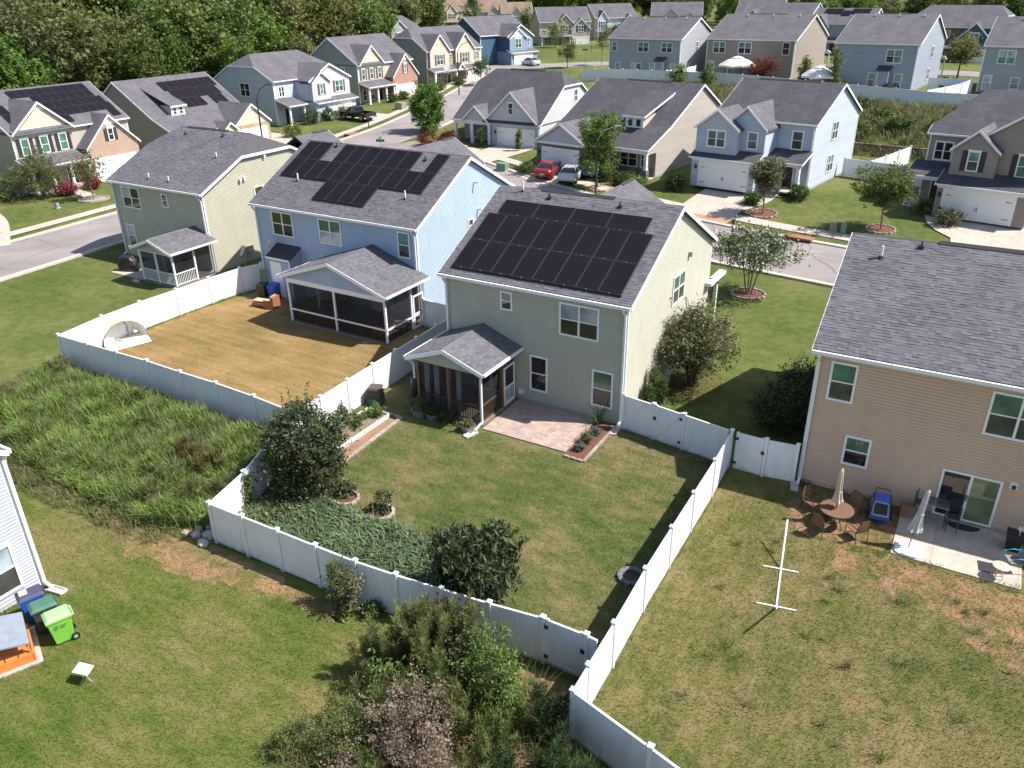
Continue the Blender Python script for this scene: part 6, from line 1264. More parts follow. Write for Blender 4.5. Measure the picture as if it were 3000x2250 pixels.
bp_ = MB(); n_ = 20; pts_ = [(0.46*math.copysign(abs(math.cos(k_*6.2832/n_))**0.5, math.cos(k_*6.2832/n_)), 0.46*math.copysign(abs(math.sin(k_*6.2832/n_))**0.5, math.sin(k_*6.2832/n_)), 0.0) for k_ in range(n_)]; bp_.prism(pts_, (0, 0, 0.06)); o = bp_.build('umbrella_base', mat('bright_white', (0.85, 0.85, 0.86), 0.3)); o.location = (12.74, -3.62, 0.065); tag(o, 'square rounded white plate under the grey umbrella', 'umbrella base')
BT = thing('bar_table', 'tall dark bar table with glass top by the sliding door', 'table', (13.35, -1.35, 0.062)); tb = mat('teal_grey_metal', (0.05, 0.075, 0.08), 0.4)
MB().box(-0.4, 0.4, -0.32, 0.32, 0.86, 0.9).build('tabletop', glass('smoked_top', (0.08, 0.12, 0.13), 0.08), BT)
for sx in (-1, 1):
    for sy in (-1, 1): MB().box(sx*0.34-0.02, sx*0.34+0.02, sy*0.26-0.02, sy*0.26+0.02, 0, 0.858).build('leg', tb, BT)
MB().lathe((0.05, 0.02, 0.902), [(0.07, 0), (0.09, 0.1), (0.06, 0.12)], 10).build('candle_pot', mat('plum_pot', (0.12, 0.04, 0.05), 0.5), BT)
def bar_chair(label, x, y, rz):
    t = thing('bar_chair', label, 'chair', (x, y, 0.062), rz)
    MB().box(-0.2, 0.2, -0.2, 0.2, 0.58, 0.62).build('seat', tb, t)
    for sx in (-1, 1):
        MB().box(sx*0.19-0.015, sx*0.19+0.015, -0.2, -0.17, 0, 0.58).build('leg', tb, t); MB().box(sx*0.19-0.015, sx*0.19+0.015, 0.17, 0.2, 0, 1.08).build('leg', tb, t)
    for z in (0.75, 0.88, 1.02): MB().box(-0.17, 0.17, 0.175, 0.195, z, z+0.06).build('slat', tb, t)
    MB().box(-0.19, 0.19, -0.19, -0.175, 0.2, 0.23).build('stretcher', tb, t)
bar_chair('dark bar chair between table and sliding door', 13.95, -1.6, -1.5); bar_chair('dark bar chair tucked at the wall side of the bar table', 12.78, -1.15, 1.4)
DMt = MB(); DMt.prism([(0.62*math.cos(a_*0.2618), -0.42*math.sin(a_*0.2618), 0) for a_ in range(13)], (0, 0, 0.02)); o = DMt.build('doormat', mat('doormat', (0.03, 0.03, 0.035), 0.9, noise=0.3, scale=18)); o.location = (14.3, -0.98, 0.064); tag(o, 'black half-round doormat at the sliding door', 'doormat')
obj_box('storage_box', 'brown cardboard-like box against the tan house wall', 'box', (12.4, -1.35, 0.02), 0.1, mat('brown_box', (0.26, 0.13, 0.08), 0.8, noise=0.2), (0.5, 0.4, 0.5))
PL = thing('dark_planter', 'tall dark planter with white pinwheel at the slab end', 'planter', (15.95, -1.75, 0.062)); MB().hexa([(-0.2, -0.2, 0), (0.2, -0.2, 0), (0.2, 0.2, 0), (-0.2, 0.2, 0)], [(-0.28, -0.28, 0.7), (0.28, -0.28, 0.7), (0.28, 0.28, 0.7), (-0.28, 0.28, 0.7)]).build('pot', BLACK, PL)
MB().tube([(0.1, -0.1, 0.6), (0.1, -0.15, 1.0)], 0.012).build('stick', WHITE, PL); pw = MB()
for k_ in range(6): a_ = k_*1.047; pw.poly([(0.1, -0.16, 1.0), (0.1+0.13*math.cos(a_), -0.16, 1.0+0.13*math.sin(a_)), (0.1+0.1*math.cos(a_+0.6), -0.18, 1.0+0.1*math.sin(a_+0.6))])
pw.build('pinwheel', WHITE, PL)
MT = MB(); MT.box(-0.28, 0.28, -0.3, 0.3, 0, 0.015); o = MT.build('dark_mat', mat('doormat', (0.03, 0.03, 0.035), 0.9)); o.location = (15.25, -3.35, 0.064); o.rotation_euler = (0, 0, 0.12); tag(o, 'square dark mat lying beside the small cream table', 'mat')
# bicycle trailer stroller
ST = thing('child_trailer', 'blue and grey child bike trailer parked along the tan wall', 'stroller', (11.5, -1.95, 0.01), 0.1); bl = mat('trailer_blue', (0.06, 0.11, 0.42), 0.6, noise=0.15); gy = mat('trailer_grey', (0.30, 0.32, 0.36), 0.6)
def ell(cx, cy, cz, rx, ry, rz, m, nm, par, n=14, mz=7, z0=-1.0):
    V0 = []; F0 = []
    for i in range(mz+1):
        ph = -math.pi/2+math.pi*i/mz
        for k_ in range(n): V0.append((cx+rx*math.cos(ph)*math.cos(6.2832*k_/n), cy+ry*math.cos(ph)*math.sin(6.2832*k_/n), cz+rz*max(z0, math.sin(ph))))
    for i in range(mz):
        for k_ in range(n): F0.append((i*n+k_, i*n+(k_+1) % n, (i+1)*n+(k_+1) % n, (i+1)*n+k_))
    b_ = MB(); b_.add(V0, F0); return b_.build(nm, m, par, smooth=True)
b = MB(); b.hexa([(-0.36, -0.48, 0.18), (0.36, -0.48, 0.18), (0.36, 0.36, 0.22), (-0.36, 0.36, 0.22)], [(-0.34, -0.52, 0.36), (0.34, -0.52, 0.36), (0.36, 0.40, 0.52), (-0.36, 0.40, 0.52)]); b.build('tub', bl, ST)
b = MB(); b.hexa([(-0.34, -0.52, 0.362), (0.34, -0.52, 0.362), (0.36, 0.40, 0.522), (-0.36, 0.40, 0.522)], [(-0.29, -0.12, 0.76), (0.29, -0.12, 0.76), (0.29, 0.30, 0.88), (-0.29, 0.30, 0.88)]); b.build('hood', gy, ST, bevel=0.04)
b = MB(); b.hexa([(-0.30, -0.10, 0.765), (0.30, -0.10, 0.765), (0.30, 0.31, 0.885), (-0.30, 0.31, 0.885)], [(-0.28, -0.06, 0.80), (0.28, -0.06, 0.80), (0.28, 0.28, 0.92), (-0.28, 0.28, 0.92)]); b.build('roof_panel', bl, ST)
for x in (-0.345, 0.345): b = MB(); b.tube([(x, -0.52, 0.36), (x*0.85, -0.12, 0.78), (x*0.85, 0.3, 0.9), (x, 0.4, 0.52)], 0.022, 6); b.build('frame_hoop', BLACK, ST)
b = MB(); b.poly([(-0.24, -0.47, 0.43), (0.24, -0.47, 0.43), (0.22, -0.17, 0.74), (-0.22, -0.17, 0.74)]); b.build('front_screen', BLACK, ST)
for x in (-0.42, 0.42): w = MB(); w.tube([(x, 0.05+0.23*math.cos(k_*0.5236), 0.24+0.23*math.sin(k_*0.5236)) for k_ in range(13)], 0.025, 6); w.build('wheel', BLACK, ST)
w = MB(); w.tube([(0, -0.5, 0.12), (0, -0.55, 0.06)], 0.08, 10); w.build('front_wheel', BLACK, ST); MB().tube([(-0.25, 0.25, 0.7), (-0.25, 0.5, 1.0), (0.25, 0.5, 1.0), (0.25, 0.25, 0.7)], 0.02).build('push_bar', BLACK, ST)
# covered grill, tent, lounger
GR_ = thing('covered_grill', 'grill under a crumpled black cover on the corner lot slab', 'grill', (-41.2, 4.0, 0.05), 0.3)
V0 = []; F0 = []; R_ = random.Random(2); lev = [(0.78, 0.38, 0.0), (0.74, 0.36, 0.5), (0.72, 0.36, 0.8), (0.5, 0.33, 1.02), (0.4, 0.2, 1.12), (0.05, 0.03, 1.14)]; n_ = 18
for rx, ry, z in lev:
    for k_ in range(n_): a_ = 6.2832*k_/n_; j = 1+R_.uniform(-0.09, 0.09); V0.append((rx*j*math.copysign(abs(math.cos(a_))**0.6, math.cos(a_)), ry*j*math.copysign(abs(math.sin(a_))**0.6, math.sin(a_)), z+R_.uniform(-0.02, 0.02)*(z > 0)))
for i in range(len(lev)-1):
    for k_ in range(n_): F0.append((i*n_+k_, i*n_+(k_+1) % n_, (i+1)*n_+(k_+1) % n_, (i+1)*n_+k_))
b = MB(); b.add(V0, F0); b.build('cover', mat('black_vinyl', (0.02, 0.018, 0.02), 0.35, noise=0.3, scale=5), GR_)
TT = thing('beach_tent', 'small white and yellow pop-up tent in the dry yard corner', 'tent', (-29.3, -4.9, 0.02), math.radians(72)); tw = mat('tent_white', (0.66, 0.63, 0.60), 0.8, noise=0.06); ty = mat('tent_yellow', (0.62, 0.36, 0.06), 0.7); tg = mat('tent_grey', (0.16, 0.16, 0.18), 0.8)
def arc(t_, k_, n=10):   # t_: 0 rear .. 1 front hoop ; half-dome
    a_ = math.pi*k_/n; w_ = 1.25; tilt = math.radians(-8+ (1-t_)*82)
    x_ = w_*math.cos(a_)*(1-0.12*(1-t_)); r_ = 1.3*math.sin(a_)
    return (x_, 0.35+r_*math.sin(tilt)*1.05+0.0, r_*math.cos(tilt))
b = MB(); Q_ = [[arc(t_/6, k_) for k_ in range(11)] for t_ in range(7)]
V0 = [p for r_ in Q_ for p in r_]; F0 = [(i*11+k_, i*11+k_+1, (i+1)*11+k_+1, (i+1)*11+k_) for i in range(6) for k_ in range(10)]; b.add(V0, F0); b.build('shell', tw, TT)
b = MB(); Y0 = [arc(0.72, k_) for k_ in range(11)]; Y1 = [arc(1.0, k_) for k_ in range(11)]
for k_ in range(3, 7): b.poly([tuple(v*1.012 for v in Y0[k_]), tuple(v*1.012 for v in Y0[k_+1]), tuple(v*1.012 for v in Y1[k_+1]), tuple(v*1.012 for v in Y1[k_])])
b.build('yellow_band', ty, TT); b = MB(); b.tube([tuple(v*1.01 for v in arc(1.0, k_)) for k_ in range(11)], 0.018, 6); b.build('hoop', tg, TT)
b = MB(); b.tube([(0.05, 0.2, 1.26), (0.2, 0.12, 1.0), (0.15, 0.1, 0.75), (0.22, 0.08, 0.45)], [0.07, 0.09, 0.08, 0.06], 8); b.build('rolled_flap', tg, TT)
b = MB(); b.poly([(-1.25, 0.3, 0.02), (-1.1, -0.75, 0.02), (1.1, -0.75, 0.02), (1.25, 0.3, 0.02), (0.6, 1.4, 0.02), (-0.6, 1.4, 0.02)]); b.build('floor_sheet', tw, TT)
LN = thing('wicker_lounger', 'reddish wicker chaise with pale cushion near the blue house bins', 'lounger', (-26.6, 3.4, 0.02), 0.15); rw = mat('red_wicker', (0.30, 0.12, 0.06), 0.7, noise=0.2, scale=20); cu = mat('lounger_cushion', (0.55, 0.38, 0.28), 0.85)
MB().box(0.1, 0.9, -0.36, 0.36, 0, 0.36).build('base', rw, LN); MB().box(0.72, 0.9, -0.36, 0.36, 0.362, 0.8).build('backrest', rw, LN); MB().box(0.1, 0.718, -0.36, -0.28, 0.362, 0.55).build('arm', rw, LN); MB().box(0.1, 0.718, 0.28, 0.36, 0.362, 0.55).build('arm', rw, LN); MB().box(-0.8, 0.09, -0.34, 0.34, 0.12, 0.3).build('footrest', rw, LN); MB().box(-0.8, 0.7, -0.27, 0.27, 0.363, 0.45).build('cushion', cu, LN, bevel=0.03)
b = MB(); b.hexa([(0.55, -0.27, 0.455), (0.68, -0.27, 0.455), (0.68, 0.27, 0.455), (0.55, 0.27, 0.455)], [(0.66, -0.27, 0.86), (0.715, -0.27, 0.86), (0.715, 0.27, 0.86), (0.66, 0.27, 0.86)]); b.build('back_cushion', cu, LN)
# porch furniture glimpsed through the screens
def sofa(label, x, y, rz, m, z=0.13, w=1.6):
    t = thing('porch_sofa', label, 'sofa', (x, y, z), rz); MB().box(-w/2, w/2, -0.38, 0.38, 0, 0.4).build('seat', m, t); MB().box(-w/2, w/2, 0.26, 0.38, 0.402, 0.85).build('backrest', m, t)
    for sx in (-1, 1): MB().box(sx*w/2-0.08*(sx > 0)-0.0*(sx < 0), sx*w/2+0.08*(sx < 0), -0.36, 0.25, 0.403, 0.62).build('arm', m, t)
sofa('dark sofa inside the blue house screened porch', -21.8, 5.0, 0.0, WOOD_D); sofa('brown armchair inside the blue house screened porch', -17.6, 4.6, -0.6, WOOD_B, w=0.9); sofa('dark chair inside the green house screened porch', -36.8, 5.6, 0.3, WOOD_D, w=0.9)
# boulders by the fence corner
ROCK = mat('pale_rock', (0.42, 0.38, 0.36), 0.9, noise=0.2, scale=4, bump=0.5)
for i, (x, y, r_) in enumerate(((-10.15, -15.55, 0.3), (-10.5, -15.1, 0.26), (-10.65, -15.75, 0.24), (-10.9, -15.45, 0.2), (-10.2, -14.9, 0.22), (-11.2, -15.85, 0.16), (-10.0, -16.0, 0.26), (-10.35, -14.5, 0.2))):
    V0 = []; F0 = []; R_ = random.Random(i)
    for a_ in range(5):
        ph = -0.9+a_*0.6
        for k_ in range(7): j = R_.uniform(0.75, 1.2); V0.append((r_*j*math.cos(ph)*math.cos(k_*0.8976), r_*0.8*j*math.cos(ph)*math.sin(k_*0.8976), r_*0.6*math.sin(ph)+r_*0.35))
    for a_ in range(4):
        for k_ in range(7): F0.append((a_*7+k_, a_*7+(k_+1) % 7, (a_+1)*7+(k_+1) % 7, (a_+1)*7+k_))
    F0 += [tuple(range(6, -1, -1)), tuple(range(28, 35))]; b = MB(); b.add(V0, F0); o = b.build('boulder', ROCK); o.location = (x, y, 0.0); o.rotation_euler = (0, 0, i); tag(o, 'pale grey boulder piled at the fence corner by the weeds', 'boulder', 'boulders at the fence corner')
# ------------------------------------------------------------------ vegetation
def leaf_mat(name, cols, transl=0.42, rough=0.6, spec=0.3, tint=None): return island(name, cols, rough, noise=0.28, spec=spec, transl=transl, scale=0.8, tint=tint)
TINT = [(0.8, 0.83, 0.78), (1.25, 1.15, 0.98), (0.95, 1.08, 0.92), (1.42, 1.32, 1.1)]
LF_WOOD = leaf_mat('leaf_wood', [(0.050, 0.086, 0.022), (0.100, 0.144, 0.036), (0.154, 0.198, 0.054), (0.216, 0.244, 0.082)], tint=TINT)
LF_WOOD2 = leaf_mat('leaf_wood_olive', [(0.066, 0.084, 0.031), (0.114, 0.138, 0.050), (0.168, 0.180, 0.074), (0.222, 0.222, 0.102)], tint=TINT)
LF_WOOD3 = leaf_mat('leaf_wood_bright', [(0.050, 0.099, 0.020), (0.108, 0.182, 0.033), (0.165, 0.248, 0.058)], tint=TINT)
LF_DARK = leaf_mat('leaf_dark_glossy', [(0.017, 0.029, 0.012), (0.036, 0.055, 0.019), (0.065, 0.087, 0.029), (0.102, 0.109, 0.043)], 0.2, 0.55, 0.3)
LF_OLIVE = leaf_mat('leaf_olive', [(0.055, 0.068, 0.024), (0.10, 0.112, 0.042), (0.15, 0.152, 0.062), (0.21, 0.20, 0.095)], 0.2)
LF_GREEN = leaf_mat('leaf_green', [(0.042, 0.077, 0.017), (0.077, 0.126, 0.028), (0.119, 0.175, 0.042)])
LF_LIME = leaf_mat('leaf_lime', [(0.069, 0.115, 0.023), (0.127, 0.196, 0.040), (0.218, 0.287, 0.081)])
LF_RED = leaf_mat('leaf_red', [(0.10, 0.02, 0.012), (0.17, 0.04, 0.025), (0.23, 0.075, 0.045)])
LF_PINK = leaf_mat('leaf_crimson', [(0.20, 0.03, 0.05), (0.33, 0.07, 0.09), (0.10, 0.06, 0.03)])
LF_BLOOM = leaf_mat('white_blossom', [(0.55, 0.50, 0.46), (0.66, 0.6, 0.55)])
LF_DRY = leaf_mat('dry_seedheads', [(0.16, 0.112, 0.078), (0.27, 0.205, 0.145), (0.37, 0.295, 0.215)])
LF_FEATH = leaf_mat('feathery_green', [(0.10, 0.135, 0.03), (0.16, 0.195, 0.055), (0.22, 0.245, 0.085), (0.25, 0.23, 0.10)])
LF_PINE = leaf_mat('young_pine', [(0.022, 0.048, 0.015), (0.045, 0.083, 0.027), (0.090, 0.128, 0.045)])
LF_IVY = leaf_mat('groundcover_leaf', [(0.038, 0.074, 0.030), (0.074, 0.121, 0.051), (0.121, 0.176, 0.081), (0.176, 0.203, 0.095)], 0.2)
LF_BLUE = leaf_mat('lavender_leaf', [(0.12, 0.15, 0.13), (0.2, 0.24, 0.21)])
BARK = mat('bark', (0.10, 0.075, 0.06), 0.95, noise=0.3, scale=6, bump=0.6)
BARK_L = mat('pale_bark', (0.22, 0.165, 0.125), 0.9, noise=0.25, scale=6)

def quads(C, size, R, up=0.35, asp=0.5, droop=None):
    n = len(C); nr = R.normal(size=(n, 3)); nr[:, 2] = np.abs(nr[:, 2])*1.0+up; nr /= np.linalg.norm(nr, axis=1)[:, None]
    t = R.normal(size=(n, 3))
    if droop is not None: t = t*0.45+np.array(droop)
    t -= (t*nr).sum(1)[:, None]*nr; t /= np.linalg.norm(t, axis=1)[:, None]+1e-9
    b = np.cross(nr, t); s = (size*(0.4+1.2*R.random(n)**1.5))[:, None]
    V = np.empty((n, 4, 3)); V[:, 0] = C-t*s*0.5; V[:, 1] = C+b*s*asp*0.5; V[:, 2] = C+t*s*0.5; V[:, 3] = C-b*s*asp*0.5
    F = np.arange(n*4).reshape(n, 4); return V.reshape(-1, 3), F
def crown_pts(R, center, rad, clumps, per, cr, shell=0.5, lump=0.25, flat=0.0, zmin=None):
    d = R.normal(size=(clumps, 3)); d /= np.linalg.norm(d, axis=1)[:, None]
    r = (shell+(1-shell)*R.random(clumps))**0.8
    ph = R.random(3)*6.28
    lum = 1+lump*np.sin(d[:, 0]*3.1+ph[0])*np.cos(d[:, 1]*2.7+ph[1])+lump*0.7*np.sin(d[:, 2]*4+ph[2])
    cc = d*(r*lum)[:, None]*np.array(rad)+np.array(center)
    o = R.normal(size=(clumps, per, 3))*0.42; o[:, :, 2] *= 0.75
    sc = cr*(0.45+1.1*R.random(clumps)); P = (cc[:, None, :]+o*sc[:, None, None]).reshape(-1, 3)
    ns = max(3, clumps//9); ii = R.choice(clumps, ns, replace=False); t = np.linspace(0, 1, per//2)   # stray shoots beyond the outline
    v = (cc[ii]-np.array(center)); v /= np.linalg.norm(v, axis=1)[:, None]+1e-9; v[:, 2] += 0.35
    S = cc[ii][:, None, :]+v[:, None, :]*(t*cr*1.5)[None, :, None]+R.normal(size=(ns, len(t), 3))*cr*0.10; P = np.concatenate([P, S.reshape(-1, 3)])
    if zmin is not None: P = P[P[:, 2] > zmin]
    return P, cc
def limbs(mb, R, base, top, r0, cc, n=8):
    base = Vector(base); top = Vector(top); mb.tube([base, base.lerp(top, 0.5)+Vector((R.normal()*0.06, R.normal()*0.06, 0)), top], [r0, r0*0.75, r0*0.4], 8)
    idx = R.choice(len(cc), min(n, len(cc)), replace=False)
    for i in idx:
        c = Vector(cc[i]); s = base.lerp(top, R.uniform(0.35, 0.9)); mb.tube([s, s.lerp(c, 0.5)+Vector((0, 0, 0.1)), s.lerp(c, 0.9)], [r0*0.38, r0*0.25, r0*0.1], 5)
def tree(name, label, cat, loc, rad, zc, th, r0, leafm, clumps, per, cr, ls, seed, barkm=None, shell=0.5, lump=0.25, asp=0.5, up=0.35, droop=None, group=None, nl=9, blossom=None, zmin=None, crown='crown', trunk='trunk', stems=1):
    R = np.random.default_rng(seed); t = thing(name, label, cat, loc, 0, group)
    P, cc = crown_pts(R, (0, 0, zc), rad, clumps, per, cr, shell, lump, zmin=zmin); V, F = quads(P, ls, R, up, asp, droop)
    np_mesh(crown, V, F, leafm, t)
    mb = MB()
    for k in range(stems):
        a = 6.28*k/stems; o = 0.0 if stems == 1 else 0.14; e = 0.0 if stems == 1 else rad[0]*0.3
        limbs(mb, R, (o*math.cos(a), o*math.sin(a), -0.05), (e*math.cos(a), e*math.sin(a), th), r0, cc, nl)
    mb.build(trunk, barkm or BARK, t, uv=False)
    if blossom:
        Q = P[(R.random(len(P)) < blossom[1]) & (P[:, 2] > zc-rad[2]*0.2)]; Q = Q+np.array((0, 0, 0.1)); V, F = quads(Q, ls*1.1, R, 0.6, 0.9); np_mesh('blossom', V, F, blossom[0], t)
    return t
def shrub(label, loc, rad, leafm, seed, clumps=60, per=45, cr=0.35, ls=0.12, zc=None, **kw):
    zc = rad[2]*0.9 if zc is None else zc
    kw.setdefault('name', 'shrub'); kw.setdefault('cat', 'shrub'); nm = kw.pop('name'); ct = kw.pop('cat')
    return tree(nm, label, ct, loc, rad, zc, zc*0.8, kw.pop('r0', 0.05), leafm, clumps, per, cr, ls, seed, zmin=0.03, crown='foliage', trunk='stem', stems=kw.pop('stems', 3), nl=5, **kw)
def poly_pts(R, poly, n):
    P = np.array(poly); lo, hi = P.min(0), P.max(0); out = []
    m = 0
    while m < n:
        q = lo+(hi-lo)*R.random((n, 2)); ins = np.zeros(n, bool); j = len(P)-1
        for i in range(len(P)):
            xi, yi = P[i]; xj, yj = P[j]
            c = ((yi > q[:, 1]) != (yj > q[:, 1])) & (q[:, 0] < (xj-xi)*(q[:, 1]-yi)/(yj-yi+1e-12)+xi); ins ^= c; j = i
        out.append(q[ins]); m += ins.sum()
    return np.concatenate(out)[:n]
def blades(R, B, h, w, lean, dirn=None, spread=1.0):
    """curved two-segment blades rooted at B (n,3)"""
    n = len(B); a = R.random(n)*6.2832; d = np.stack([np.cos(a), np.sin(a), np.zeros(n)], 1)*spread
    if dirn is not None: d = d+np.array(dirn); 
    d /= np.linalg.norm(d, axis=1)[:, None]+1e-9
    s = np.stack([-d[:, 1], d[:, 0], np.zeros(n)], 1); hh = (h*(0.55+0.9*R.random(n)))[:, None]; ww = (w*(0.7+0.6*R.random(n)))[:, None]; ln = (lean*(0.4+1.2*R.random(n)))[:, None]
    m = B+d*hh*ln*0.35; m[:, 2] += hh[:, 0]*0.62; t = B+d*hh*ln; t[:, 2] += hh[:, 0]*(1.0-0.28*ln[:, 0])
    V = np.empty((n, 6, 3)); V[:, 0] = B-s*ww; V[:, 1] = B+s*ww; V[:, 2] = m+s*ww*0.8; V[:, 3] = m-s*ww*0.8; V[:, 4] = t+s*ww*0.12; V[:, 5] = t-s*ww*0.12
    i = np.arange(n)*6; F = np.concatenate([np.stack([i, i+1, i+2, i+3], 1), np.stack([i+3, i+2, i+4, i+5], 1)]); return V.reshape(-1, 3), F
def tufts(R, poly, n, per, rad): 
    c = poly_pts(R, poly, n); o = R.normal(size=(n, per, 2))*rad; p = (c[:, None]+o).reshape(-1, 2); return np.concatenate([p, np.zeros((len(p), 1))], 1)
def plume(label, loc, h, n, leafm, seed, w=0.45, name='feathery_shrub', cat='shrub', nl=75, ls=0.17, stemm=None, group=None):
    """upright feathery stems"""
    R = np.random.default_rng(seed); t = thing(name, label, cat, loc, 0, group); mb = MB(); pts = []; dr = []
    for k in range(n):
        a = R.random()*6.28; rr = w*math.sqrt(R.random()); b = np.array((rr*math.cos(a)*0.45, rr*math.sin(a)*0.45, 0)); hh = h*(0.6+0.45*R.random()); e = np.array((rr*math.cos(a)*1.25, rr*math.sin(a)*1.25, hh))
        mb.tube([b, (b+e)/2+np.array((0, 0, 0.05)), e], [0.012, 0.008, 0.003], 4)
        m = int(nl*hh*2.2); f = 0.18+0.82*R.random(m); wd = 0.20*(1.02-f)+0.04; an = R.random(m)*6.28
        p = b+(e-b)*f[:, None]; d = np.stack([np.cos(an), np.sin(an), 0.75+0.5*R.random(m)], 1); d /= np.linalg.norm(d, axis=1)[:, None]; p = p+d*(wd*R.random(m))[:, None]; pts.append(p); dr.append(d)
    P = np.concatenate(pts); D = np.concatenate(dr); m = len(P); s = (ls*(0.5+R.random(m)))[:, None]; sd = np.cross(D, R.normal(size=(m, 3))); sd /= np.linalg.norm(sd, axis=1)[:, None]
    V = np.empty((m, 4, 3)); V[:, 0] = P; V[:, 1] = P+D*s*0.5+sd*0.013; V[:, 2] = P+D*s; V[:, 3] = P+D*s*0.5-sd*0.013
    np_mesh('foliage', V.reshape(-1, 3), np.arange(m*4).reshape(m, 4), leafm, t); mb.build('stem', stemm or BARK_L, t, uv=False); return t

# --- wood behind the side-street houses: six prototypes, copied
wood = []
WL = ['broad dark green tree in the wood behind the side-street houses', 'olive-leaved tree in the wood behind the side-street houses', 'bright green tree in the wood behind the side-street houses']
for k in range(6):
    lm = (LF_WOOD, LF_WOOD2, LF_WOOD3)[k % 3]; h = (15, 17, 13.5, 18, 14.5, 16)[k]
    wood.append(tree('woodland_tree', WL[k % 3], 'tree', (0, 0, -500), (4.6+0.5*(k % 3), 4.6, h*0.42), h*0.56, h*0.7, 0.26, lm, 150, 62, 1.55, 0.52, 100+k, shell=0.35, lump=0.35, asp=0.7, group='trees of the wood', nl=10))
used = [False]*6
def put_wood(x, y, s=1.0, k=None, label=None, group=None):
    k = int(rng.integers(6)) if k is None else k
    o = copy_tree(wood[k]) if used[k] else wood[k]; used[k] = True
    o.location = (x, y, gz(x, y)-0.3); o.rotation_euler = (0, 0, rng.random()*6.28); o.scale = (s*rng.uniform(0.9, 1.1), s*rng.uniform(0.9, 1.1), s*rng.uniform(0.92, 1.12))
    if label: o['label'] = label
    if group: o['group'] = group
for r_, x0 in enumerate((-99, -106.5, -114, -123)):
    y = -6.0+3*r_
    while y < 122+6*r_:
        if not (118 < y < 140 and x0 > -125): put_wood(x0+rng.uniform(-2.5, 2.5)-(0.12*max(0, y-60)), y+rng.uniform(-2, 2), (0.92, 1.08, 1.2, 1.3)[r_])
        y += 7.2
for (x, y, s) in ((-93.5, 3, 0.75), (-95, 30, 0.7), (-94, 47, 0.72), (-96, 66, 0.7), (-97, 83, 0.72), (-94, 14, 0.66)): put_wood(x, y, s)
for (x, y, s) in ((-126, 150, 1.0), (-133, 158, 1.1), (-141, 168, 1.1), (-124, 160, 0.9), (-148, 158, 1.2), (-137, 146, 1.2), (-150, 180, 1.2), (-160, 190, 1.2)): put_wood(x, y, s)
WL2 = ['dark tree of the line behind the farthest roofs', 'olive tree of the line behind the farthest roofs', 'bright tree of the line behind the farthest roofs']
for i in range(44):
    x = -185+i*6.2+rng.uniform(-2, 2); y = 262+rng.uniform(-6, 12)-max(0, x+60)*0.42; k = int(rng.integers(6)); put_wood(x, y, 1.1 if x < -95 else 0.72, k, WL2[k % 3], 'trees behind the farthest roofs')
for i in range(26):
    x = -170+i*9+rng.uniform(-2, 2); y = 284+rng.uniform(-6, 12)-max(0, x+60)*0.38; k = int(rng.integers(6)); put_wood(x, y, 1.45 if x < -100 else 0.85, k, WL2[k % 3], 'trees behind the farthest roofs')
# tall conifers by the cream houses
for i, (x, y, h) in enumerate(((-134.5, 176, 15), (-119, 173, 17), (-112, 190, 8))):
    tree('conifer_tree', ('tall dark conifer beside the pink-cream house', 'tall shaggy conifer in front of the cream houses', 'small conifer between the two brown roofs')[i], 'tree', (x, y, gz(x, y)), (2.6*h/16, 2.6*h/16, h*0.5), h*0.52, h*0.85, 0.2, LF_WOOD, 110, 50, 1.1, 0.42, 300+i, shell=0.3, asp=0.4)

# --- street and garden trees
def gtree(label, x, y, rad, zc, th, r0, lm, clumps, per, cr, ls, seed, **kw): return tree('garden_tree', label, 'tree', (x, y, gz(x, y)+0.02), rad, zc, th, r0, lm, clumps, per, cr, ls, seed, **kw)
gtree('crape myrtle with pale blossom and several stems on the front lawn', 0.2, 20.5, (2.5, 2.3, 0.95), 3.25, 2.8, 0.06, LF_GREEN, 130, 70, 0.75, 0.16, 21, barkm=BARK_L, stems=4, shell=0.35, blossom=(LF_BLOOM, 0.10), nl=7, lump=0.35)
gtree('open green lawn tree before the stone-fronted bungalow', -20.5, 41.2, (1.75, 1.75, 2.7), 4.5, 5.4, 0.1, LF_WOOD3, 190, 70, 0.6, 0.2, 22, shell=0.3, lump=0.35)
gtree('reddish-tinged round tree before the twin-gabled house', -3.9, 39.4, (1.35, 1.35, 1.55), 3.35, 3.6, 0.08, LF_OLIVE, 140, 70, 0.45, 0.17, 23, barkm=BARK_L, shell=0.25, lump=0.2)
gtree('dark broad-crowned tree before the taupe garage house', 5.7, 38.9, (1.9, 1.8, 1.75), 3.5, 3.8, 0.08, LF_WOOD, 150, 70, 0.6, 0.2, 24, barkm=BARK_L, shell=0.3, lump=0.35)
gtree('dense bushy tree at the street corner beside the white bungalow', -52.6, 58.0, (2.5, 2.5, 2.9), 3.0, 4.0, 0.12, LF_WOOD3, 280, 70, 0.6, 0.24, 25, shell=0.4, lump=0.22)
gtree('small open tree in a pale ring before the brick-gabled tan house', -64.4, 17.2, (1.5, 1.5, 1.7), 3.0, 3.2, 0.08, LF_WOOD2, 45, 50, 0.7, 0.2, 26, barkm=BARK_L, shell=0.3, lump=0.4)
gtree('large feathery evergreen shrub tree before the brick-gabled tan house', -69.5, 15.2, (2.6, 2.3, 2.4), 2.5, 3.5, 0.12, LF_WOOD2, 130, 70, 0.8, 0.22, 27, shell=0.35, lump=0.3, asp=0.3)
gtree('small tree on the lawn of the two-gabled grey house', -66.8, 93.5, (1.5, 1.5, 1.8), 3.0, 3.2, 0.08, LF_GREEN, 60, 50, 0.6, 0.22, 28, shell=0.3)
gtree('young tree at the far street bend', -62.5, 118.0, (1.8, 1.8, 1.9), 3.2, 3.4, 0.08, LF_WOOD, 60, 50, 0.7, 0.25, 29, shell=0.3)
